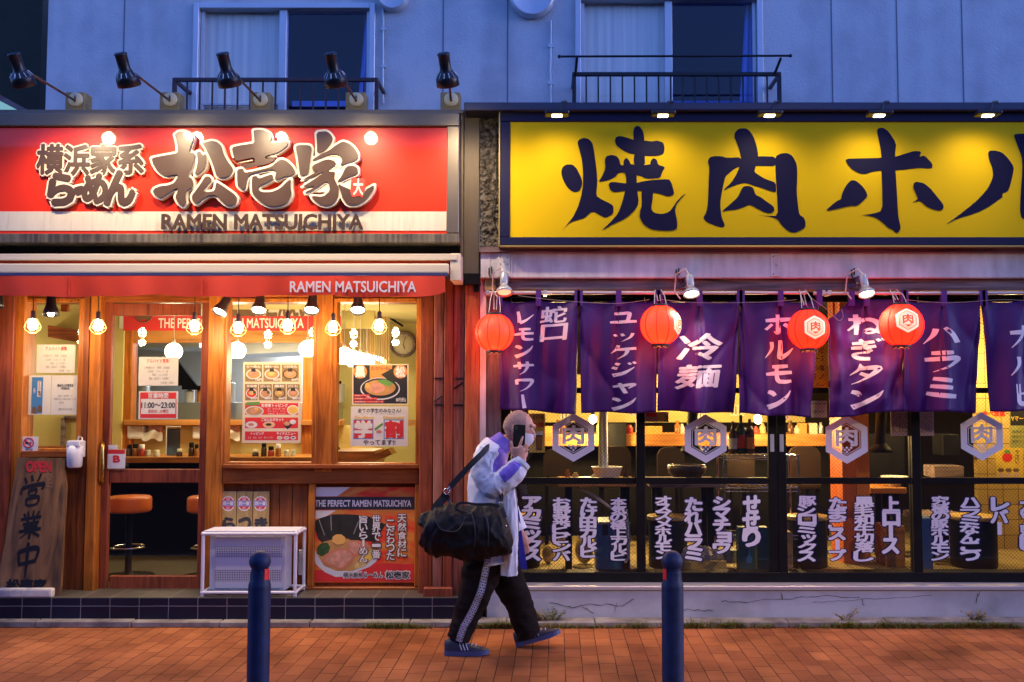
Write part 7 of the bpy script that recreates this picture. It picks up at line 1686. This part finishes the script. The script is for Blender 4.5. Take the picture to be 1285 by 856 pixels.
# right hand: back of the hand faces the street, phone behind the fingers
ph_y = yr-.055
b.limb(L([(654, 580, yr-.066, 6.2, 4.2), (652, 572, yr-.072, 8.2, 4.6), (650, 566, yr-.076, 9.2, 4.8), (649, 561, yr-.078, 8.2, 4.2)]), 14, 4)
def finger(pts, r): b.limb([(*pp(x, y, z), r*k, r*k) for (x, y, z), k in zip(pts, (1.08, 1.0, .95, .86, .70, .42))], 10, 3)
fy = ph_y-.020
finger([(645, 567, fy-.003), (643.2, 562, fy-.008), (642.2, 558, fy-.008), (641.8, 555.5, fy-.006), (641.6, 553.8, fy-.004), (641.5, 553, fy-.003)], .0088)
finger([(650, 565, fy-.002), (652.5, 558.5, fy-.008), (654, 554, fy-.010), (655.3, 550.5, fy-.008), (656.2, 548, fy-.005), (656.5, 547.2, fy-.003)], .0090)
finger([(653.5, 566, fy), (657, 561.5, fy-.006), (659.2, 559, fy-.006), (661, 557.4, fy-.002), (662, 556.6, fy+.004), (662.3, 556.3, fy+.006)], .0086)
finger([(655.5, 569, fy), (659, 566.5, fy-.004), (661.2, 565, fy-.003), (662.6, 564.2, fy+.003), (663.2, 563.8, fy+.008), (663.3, 563.6, fy+.011)], .0080)
b.limb([(*pp(655, 577, fy+.006), .011, .011), (*pp(659, 573.5, fy+.012), .010, .010), (*pp(661, 569.5, fy+.024), .0092, .0092), (*pp(660.5, 565, fy+.034), .0084, .0084), (*pp(660, 563, fy+.036), .005, .005)], 10, 4)
# left hand, relaxed by the thigh behind the coat
b.limb(L([(652, 668, yl+.05, 5.5, 4), (655, 676, yl+.05, 8, 4.4), (657, 684, yl+.05, 8, 4)]), 12, 4)
for k in range(4): b.limb([(*pp(652+3.2*k, 684, yl+.05), .009, .009), (*pp(654+3.2*k, 691-abs(k-1.4), yl+.045), .0085, .0085), (*pp(653+3.0*k, 697-abs(k-1.4)*1.5, yl+.035), .0065, .0065)], 8, 4)
b.limb([(*pp(650, 674, yl+.04), .010, .010), (*pp(646, 681, yl+.03), .009, .009), (*pp(646, 687, yl+.03), .006, .006)], 8, 4)
body = b.build('body', 'skin', man)
md = body.modifiers.new('remesh', 'REMESH'); md.mode = 'VOXEL'; md.voxel_size = .0048; md.use_smooth_shade = True
sm = body.modifiers.new('smooth', 'SMOOTH'); sm.factor = .5; sm.iterations = 2
# close cropped hair over the back and top of the skull
g = MB(); n_ = 30; vs = []; 
def hairpt(u, v):
    q = headpt(u, v*.62); d = (q-hd).normalized(); return q+d*(.0015+.0012*noise.noise(q*160))
g.grid(lambda u, v: hairpt(u, v), 40, 22)
fs_ = []
for f in g.f:
    c = sum((Vector(g.v[i]) for i in f), Vector())/len(f)-hd
    if c.x < .052-.35*max(0, -c.z) and c.z > -.055: fs_.append(f)
k_ = [i for i in range(len(g.f)) if g.f[i] in set(fs_)]; g.f = fs_; g.mi = [0]*len(fs_); g.sm = [True]*len(fs_)
g.build('cropped_hair', M('stubble', (.40, .22, .165), .75, var=.25, scale=60, bump=.3, bscale=300), man)
# eyes
g = MB()
for s_ in (-1, 1): g.ball(fr(.082, .010, s_*.031), .012, n=12, rings=8)
g.build('eye', 'paper', man)
g = MB()
for s_ in (-1, 1): g.tube([fr(.088, .036, s_*.018), fr(.090, .041, s_*.032), fr(.078, .037, s_*.05)], [.003, .004, .002], 6)
g.build('eyebrow', 'hair_shadow', man)
# mask over nose and mouth
g = MB()
def maskf(u, v):
    a = R(-70+140*u); z = -.022-.095*v; rx = .100+.034*math.sin(math.pi*min(1, v*1.05))*.55; q = fr(rx*math.cos(a)*1.02+.006-.02*v, z, .070*math.sin(a)*(1-.15*v)); return q
g.grid(lambda u, v: maskf(u, 1-v), 20, 10); 
for s_ in (-1, 1): g.tube([maskf(.5+.5*s_, .1), fr(-.005, -.01, s_*.080), fr(-.02, -.03, s_*.078), maskf(.5+.5*s_, .9)], .0018, 5)
g.build('face_mask', 'mask_white', man)
# coat body: cross sections down the trunk, open at the front
COAT = [(624, 556, 13.5, 19), (620, 563, 18, 31), (615, 577, 20.5, 35), (613, 597, 23.5, 35), (612, 620, 24, 34), (613, 645, 25, 33), (616, 670, 26.5, 35), (619, 692, 28, 36), (621, 704, 28.5, 36)]
CK = dict(wr=.012, wf=6, seed=3, cap=False, ridge=.008, rdir=(1, .6, .5))
g = MB(); g.limb([(*pp(x, y), a/192.5, b_/192.5) for x, y, a, b_ in COAT], 72, 12, **CK)
g.build('coat', 'coat_white', man)
# far front panel showing its blue lining
g = MB(); g.add([pp(645, 630, YPn+.12), pp(651, 640, YPn+.10), pp(655, 670, YPn+.10), pp(662, 714, YPn+.09), pp(648, 716, YPn+.13), pp(640, 680, YPn+.14)]+[pp(645, 630, YPn+.135), pp(650, 640, YPn+.115), pp(654, 670, YPn+.115), pp(661, 714, YPn+.105), pp(648, 716, YPn+.145), pp(640, 680, YPn+.155)], [(0, 5, 2, 1), (5, 4, 3, 2), (6, 7, 8, 11), (11, 8, 9, 10), (1, 2, 8, 7), (2, 3, 9, 8)], True); g.build('lining', 'coat_blue', man)
# near front panel hanging to the knee
g = MB(); g.limb([(*pp(640, 606, yr-.03), .030, .03), (*pp(640, 628, yr-.04), .045, .05), (*pp(640, 660, yr-.04), .052, .055), (*pp(640, 690, yr-.035), .050, .055), (*pp(640, 721, yr-.03), .046, .055)], 48, 12, wr=.008, wf=8, seed=8, ridge=.020, rdir=(1.3, .6, .18)); g.build('coat_front', 'coat_white', man)
g = MB(); g.tube([pp(645, 604, yr-.085), pp(650, 640, yr-.092), pp(651, 680, yr-.088), pp(650, 718, yr-.08)], .0022, 5); g.build('zip', 'strap_black', man)
# collar and yoke
g = MB(); g.limb([(*pp(635, 549), .050, .060), (*pp(630, 555), .064, .076), (*pp(624, 562), .080, .100), (*pp(619, 569), .095, .135)], 28, 5, wr=.006, wf=14, seed=5, cap=False); o = g.build('collar', 'coat_violet', man); sdm = o.modifiers.new('thickness', 'SOLIDIFY'); sdm.thickness = .006
SK = dict(wr=.012, wf=9, seed=11, ridge=.010, rdir=(.8, .5, .7))
# right sleeve: upper arm, elbow, raised forearm
SL = [(614, 567, yr-.01, 14.5, 13), (609, 580, yr-.035, 15.5, 14), (609, 597, yr-.055, 15, 14), (618, 609, yr-.08, 14, 13.5), (630, 605, yr-.09, 12.5, 12.5), (642, 596, yr-.095, 13, 13), (651, 585.5, yr-.082, 11, 11.5), (655, 580.5, yr-.075, 9.5, 10)]
g = MB(); g.limb([(*pp(x, y, z), a/192.5, b_/192.5) for x, y, z, a, b_ in SL], 52, 12, **SK); g.build('sleeve', 'coat_white', man)
g = MB(); g.limb([(*pp(654, 582.5, yr-.078), .056, .062), (*pp(657, 579, yr-.074), .054, .060)], 22, 4); g.build('cuff', 'coat_white', man)
# violet panels on shoulder and forearm, set just outside the sleeve
def sleeve_strip(i0, i1, a0, a1, nm, m, lift=.004, seed=11):
    g = MB(); tmp = MB(); tmp.limb([(*pp(x, y, z), a/192.5+lift, b_/192.5+lift) for x, y, z, a, b_ in SL], 52, 12, **{**SK, 'cap': False})
    n = 52; fs = []
    for i in range(i0, i1):
        for k in range(a0, a1): k0 = k % n; k1 = (k+1) % n; fs.append((i*n+k0, i*n+k1, (i+1)*n+k1, (i+1)*n+k0))
    use = sorted({i for f in fs for i in f}); mp_ = {v: j for j, v in enumerate(use)}
    g.add([tmp.v[i] for i in use], [tuple(mp_[i] for i in f) for f in fs], True); return g.build(nm, m, man)
def coat_strip(i0, i1, a0, a1, nm, m, lift=.006):
    g = MB(); tmp = MB(); tmp.limb([(*pp(x, y), a/192.5+lift, b_/192.5+lift) for x, y, a, b_ in COAT], 72, 12, **CK)
    n = 72; fs = [(i*n+k % n, i*n+(k+1) % n, (i+1)*n+(k+1) % n, (i+1)*n+k % n) for i in range(i0, i1) for k in range(a0, a1)]
    use = sorted({i for f in fs for i in f}); mp_ = {v: j for j, v in enumerate(use)}
    g.add([tmp.v[i] for i in use], [tuple(mp_[i] for i in f) for f in fs], True); return g.build(nm, m, man)
coat_strip(4, 34, 58, 76, 'chest_panel', 'coat_violet', .007)
sleeve_strip(0, 27, 45, 54, 'shoulder_panel', 'coat_violet', .004); sleeve_strip(52, 74, 38, 47, 'sleeve_panel', 'coat_violet', .004); sleeve_strip(0, 30, 43, 45, 'piping', 'mask_white', .006)
g = MB(); g.limb([(*pp(615, 568, yl+.02), .08, .075), (*pp(619, 595, yl+.07), .085, .08), (*pp(630, 628, yl+.08), .075, .075), (*pp(646, 655, yl+.055), .06, .062), (*pp(651, 666, yl+.05), .054, .056)], 22, 6, wr=.014, wf=10, seed=21); g.build('sleeve', 'coat_white', man)
# trousers
LK = dict(wr=.008, wf=8, ridge=.009, rdir=(.35, .4, .9))
def leg(pts, seed, nm): 
    g = MB(); g.limb([(*pp(x, y, z), a/192.5, b_/192.5) for x, y, z, a, b_ in pts], 60, 14, **LK, seed=seed); return g.build(nm, 'trouser', man)
RL = [(610, 680, yr+.03, 27, 20), (607, 705, yr+.02, 25.5, 19), (600, 733, yr+.01, 21.5, 17), (592, 757, yr+.01, 18, 15.5), (582, 782, yr+.01, 15, 13.5), (576, 802, yr+.01, 14, 12.5)]
leg(RL, 31, 'trouser_leg')
leg([(617, 680, yl-.03, 28, 20), (625, 705, yl-.02, 25, 19), (640, 733, yl-.01, 20, 17), (651, 757, yl-.01, 17, 15), (659, 782, yl-.01, 15.5, 14), (663, 798, yl-.01, 15, 13.5)], 33, 'trouser_leg')
# patterned stripe down the near leg
tmp = MB(); tmp.limb([(*pp(x, y, z), a/192.5+.004, b_/192.5+.004) for x, y, z, a, b_ in RL], 60, 14, **LK, seed=31, cap=False)
nring = len(tmp.v)//60
def legpt(s_, px):      # point on the near side of the leg at ring s_ (0..1), at photo x
    i = min(nring-2, int(s_*(nring-1))); f = s_*(nring-1)-i; best = None
    ring = [Vector(tmp.v[i*60+k])*(1-f)+Vector(tmp.v[(i+1)*60+k])*f for k in range(60)]; ring = [q for q in ring if q.y < yr+.012]
    xs = sorted(ring, key=lambda q: q.x); X0 = X(px, yr-.09, 740)
    for a, c in zip(xs, xs[1:]):
        if a.x <= X0 <= c.x: t_ = (X0-a.x)/(c.x-a.x+1e-9); return a*(1-t_)+c*t_
    return xs[0] if X0 < xs[0].x else xs[-1]
cen = [(0, 614), (.2, 611), (.42, 604), (.62, 594), (.8, 582), (.92, 577), (1, 575.5)]
def cx(s_):
    for (a, x0_), (b_, x1_) in zip(cen, cen[1:]):
        if a <= s_ <= b_: return x0_+(x1_-x0_)*(s_-a)/(b_-a)
    return cen[-1][1]
g = MB(); N = 60
vs = []; 
for i in range(N+1):
    s_ = i/N*.995
    for o_ in (-4.2, 0, 4.2): q = legpt(s_, cx(s_)+o_); vs.append(q+Vector((0, -.004, 0)))
g.add(vs, [(i*3+k, (i+1)*3+k, (i+1)*3+k+1, i*3+k+1) for i in range(N) for k in range(2)], True)
g.build('side_stripe', 'stripe_white', man)
g = MB()
for i in range(44):
    s_ = (i+.5)/44*.99; s2 = min(.995, s_+.014); c_ = cx(s_)
    for o_ in (-2.3, 0, 2.3):
        w = .85 if (i+(o_ == 0)) % 2 else .45
        g.add([legpt(s_, c_+o_-w)+Vector((0, -.0055, 0)), legpt(s2, c_+o_-w)+Vector((0, -.0055, 0)), legpt(s2, c_+o_+w)+Vector((0, -.0055, 0)), legpt(s_, c_+o_+w)+Vector((0, -.0055, 0))], [(0, 1, 2, 3)], True)
for o_ in (-3.7, 3.7):
    g.add([legpt(i/40*.99, cx(i/40*.99)+o_+e)+Vector((0, -.0052, 0)) for i in range(41) for e in (-.3, .3)], [(2*i, 2*i+2, 2*i+3, 2*i+1) for i in range(40)], True)
g.build('stripe_pattern', 'stripe_ink', man)
# shoes
def shoe(hx, tx, y, heel_z, toe_z, nm):
    h = Vector((hx, y, heel_z)); tdir = Vector((tx-hx, 0, toe_z-heel_z)); ln = tdir.length; ex = tdir.normalized(); ez = Vector((-ex.z, 0, ex.x)); ey = Vector((0, 1, 0))
    def prof(t_): return (.034+.014*math.sin(math.pi*min(1, t_*1.0))+.006*(t_ > .5)*math.sin(math.pi*(t_-.5)*2))*(1 if t_ < .85 else math.sqrt(max(0, 1-((t_-.85)/.16)**2)))
    sole = MB(); up = MB(); n = 14
    def ring(mb, hs, k0):
        vs = []
        for i in range(n+1):
            t_ = i/n; w = max(.006, prof(t_)) if t_ > 0.02 else .024
            for (sy, f) in ((-1, 1), (1, 1)): pass
        return vs
    P = []
    for i in range(n+1): t_ = i/n; w = max(.008, prof(t_)) if i else .022; P.append((t_, w))
    out = [(t_, -w) for t_, w in P]+[(t_, w) for t_, w in P[::-1]]; m_ = len(out)
    def P3(t_, w, z): return h+ex*(t_*ln)+ey*w+ez*z
    lo = [P3(a, b_, .0+.010*max(0, a-.75)*4*.5) for a, b_ in out]; hi = [P3(a, b_*1.02, .028) for a, b_ in out]
    sole.add(lo+hi, [tuple(range(m_)), tuple(range(m_, 2*m_))[::-1]]+[(i, i+m_, (i+1) % m_+m_, (i+1) % m_) for i in range(m_)], False)
    so_ = sole.build('sole', 'shoe_sole', SH); 
    hts = [.085, .098, .103, .100, .094, .088, .080, .070, .062, .056, .052, .048, .044, .038, .031]
    rings = []; K = 12
    for i, (t_, w) in enumerate(P):
        for k in range(K+1): a = math.pi*k/K; rings.append(P3(t_, -math.cos(a)*w*.97, .027+(hts[i]-.027)*math.sin(a)**.6))
    up.add(rings, [(i*(K+1)+k, i*(K+1)+k+1, (i+1)*(K+1)+k+1, (i+1)*(K+1)+k) for i in range(n) for k in range(K)], True); up.add(rings[:K+1], [tuple(range(K+1))[::-1]], True)
    up.build('upper', 'shoe_blue', SH)
    la = MB()
    for k in range(4): t_ = .42+.09*k; la.tube([P3(t_, -.030, hts[int(t_*n)]-.014), P3(t_+.015, 0, hts[int(t_*n)]+.006), P3(t_+.03, .030, hts[int(t_*n)]-.014)], .003, 5)
    for k in range(3): t_ = .40+.07*k; la.tube([P3(t_, -.046, .036), P3(t_-.04, -.042, .062), P3(t_-.05, -.034, .08)], .0032, 5)
    la.build('lace', 'stripe_white', SH)
def mkshoe(x0, x1, y, z0, z1):
    global SH
    SH = bpy.data.objects.new('shoe', None); COL.objects.link(SH); SH.parent = man; SH.location = Vector((x0, y, 0))-wloc(man)
    shoe(x0, x1, y, z0, z1, 'shoe')
mkshoe(X(558, yr, 810), X(614, yr, 810), yr+.0, .003, .004)
mkshoe(X(648, yl, 800), X(704, yl, 800), yl, .004, .088)
# phone
t = thing('phone', 'black phone held in the hand of the walking person beside the ear', 'phone', pp(651, 559, ph_y))
g = MB(); c = Vector(pp(651.5, 548.5, ph_y)); ax = Vector((.035, .10, 1)).normalized(); rx = Vector((1, .18, 0)); rx = (rx-ax*rx.dot(ax)).normalized(); ny = ax.cross(rx)
def bx(mb, c, hx, hy, hz, bev):
    bm = bmesh.new(); bmesh.ops.create_cube(bm, size=2)
    for v in bm.verts: v.co = Vector((v.co.x*hx, v.co.y*hy, v.co.z*hz))
    bmesh.ops.bevel(bm, geom=bm.edges[:], offset=bev, segments=2, affect='EDGES')
    for v in bm.verts: v.co = c+rx*v.co.x+ny*v.co.y+ax*v.co.z
    mb.addbm(bm)
bx(g, c, .038, .0045, .078, .004); g.build('case', 'black_paint', t)
g = MB(); bx(g, c+ny*(-.0055 if ny.y > 0 else .0055)+rx*(-.022)+ax*.058, .010, .0015, .012, .001); g.build('camera_bump', 'lamp_black', t)
# duffel bag with strap
bc = pp(584, 664, yr-.17); t = thing('duffel_bag', 'large black duffel bag slung from the shoulder of the walking person', 'bag', (bc[0], bc[1], Z(703, yr-.17)))
yb_ = yr-.17
BAG = [(531, 661, 4, 6), (533, 659, 15, 15), (539, 661, 25, 22), (555, 665, 31, 26), (580, 667.5, 32, 27), (605, 668, 32.5, 26), (622, 666, 31, 24), (633, 662, 26, 19), (638, 660, 12, 9)]
g = MB(); g.limb([(*pp(x, y, yb_), a/195., b_/195.) for x, y, a, b_ in BAG], 72, 14, wr=.012, wf=7, seed=41, ridge=.016, rdir=(.8, .5, .8)); g.build('body', 'bag_black', t)
g = MB(); g.tube(catmull([pp(546, 652, yb_-.15), pp(551, 662, yb_-.165), pp(558, 666, yb_-.172), pp(572, 667, yb_-.178), pp(579, 660, yb_-.178), pp(584, 648, yb_-.165)], 5), .004, 6); g.build('pocket_edge', 'strap_black', t)
g = MB()
for px in (594, 611): g.tube(catmull([pp(px-4, 640, yb_-.12), pp(px, 652, yb_-.168), pp(px+2, 668, yb_-.175), pp(px+1, 686, yb_-.14)], 5), .0045, 6)
g.build('webbing', 'strap_black', t)
def ribbon(pts, w, nm, m, par, th=.004, d=Vector((0, 1, 0))):
    P = [Vector(p) for p in catmull([tuple(p) for p in pts], 6)]; g = MB(); vs = []
    for i, p in enumerate(P):
        t_ = (P[min(i+1, len(P)-1)]-P[max(0, i-1)]).normalized(); s_ = d.cross(t_).normalized()*w/2; n_ = d*th/2; vs += [p-s_-n_, p+s_-n_, p+s_+n_, p-s_+n_]
    fs = [(i*4+k, i*4+(k+1) % 4, (i+1)*4+(k+1) % 4, (i+1)*4+k) for i in range(len(P)-1) for k in range(4)]
    g.add(vs, fs, False); return g.build(nm, m, par)
ribbon([pp(621, 560, YPn+.04), pp(613, 561, yr-.06), pp(604, 570, yr-.125), pp(592, 582, yr-.145), pp(578, 597, yr-.15), pp(565, 611, yr-.155)], .036, 'shoulder_strap', 'strap_black', t)
g = MB(); c = Vector(pp(560.5, 617, yr-.155)); g.tube([c+Vector((.018*math.cos(a), 0, .018*math.sin(a))) for a in [2*math.pi*k/16 for k in range(17)]], .0045, 6, cap=False); g.tube([pp(565, 611, yr-.155), pp(562, 615, yr-.155)], .007, 6); g.build('ring', 'chrome', t)
ribbon([pp(560, 620, yr-.155), pp(556, 626, yr-.16), pp(549, 634, yb_-.02), pp(545, 642, yb_-.05)], .05, 'strap_end', 'bag_black', t); ribbon([pp(560.5, 620, yr-.155), pp(563, 628, yr-.16), pp(566, 637, yb_-.04)], .022, 'strap_end', 'strap_black', t)
ribbon([pp(586, 645, yb_-.08), pp(574, 640, yb_-.1), pp(573, 635, yb_-.1), pp(580, 631, yb_-.1), pp(598, 633, yb_-.1), pp(618, 633, yb_-.11), pp(627, 636, yb_-.11)], .016, 'carry_handle', 'strap_black', t)
ribbon([pp(628, 610, yr-.10), pp(629, 624, yr-.13), pp(629, 634, yb_-.06), pp(634, 650, yb_-.10)], .026, 'strap_end', 'strap_black', t)
g = MB(); 
for px in (626.5, 629.5): g.ball(pp(px, 631, yb_-.11), .006, n=8, rings=6)
g.ball(pp(635, 660, yb_-.12), .006, n=8, rings=6); g.build('buckle', 'chrome', t)
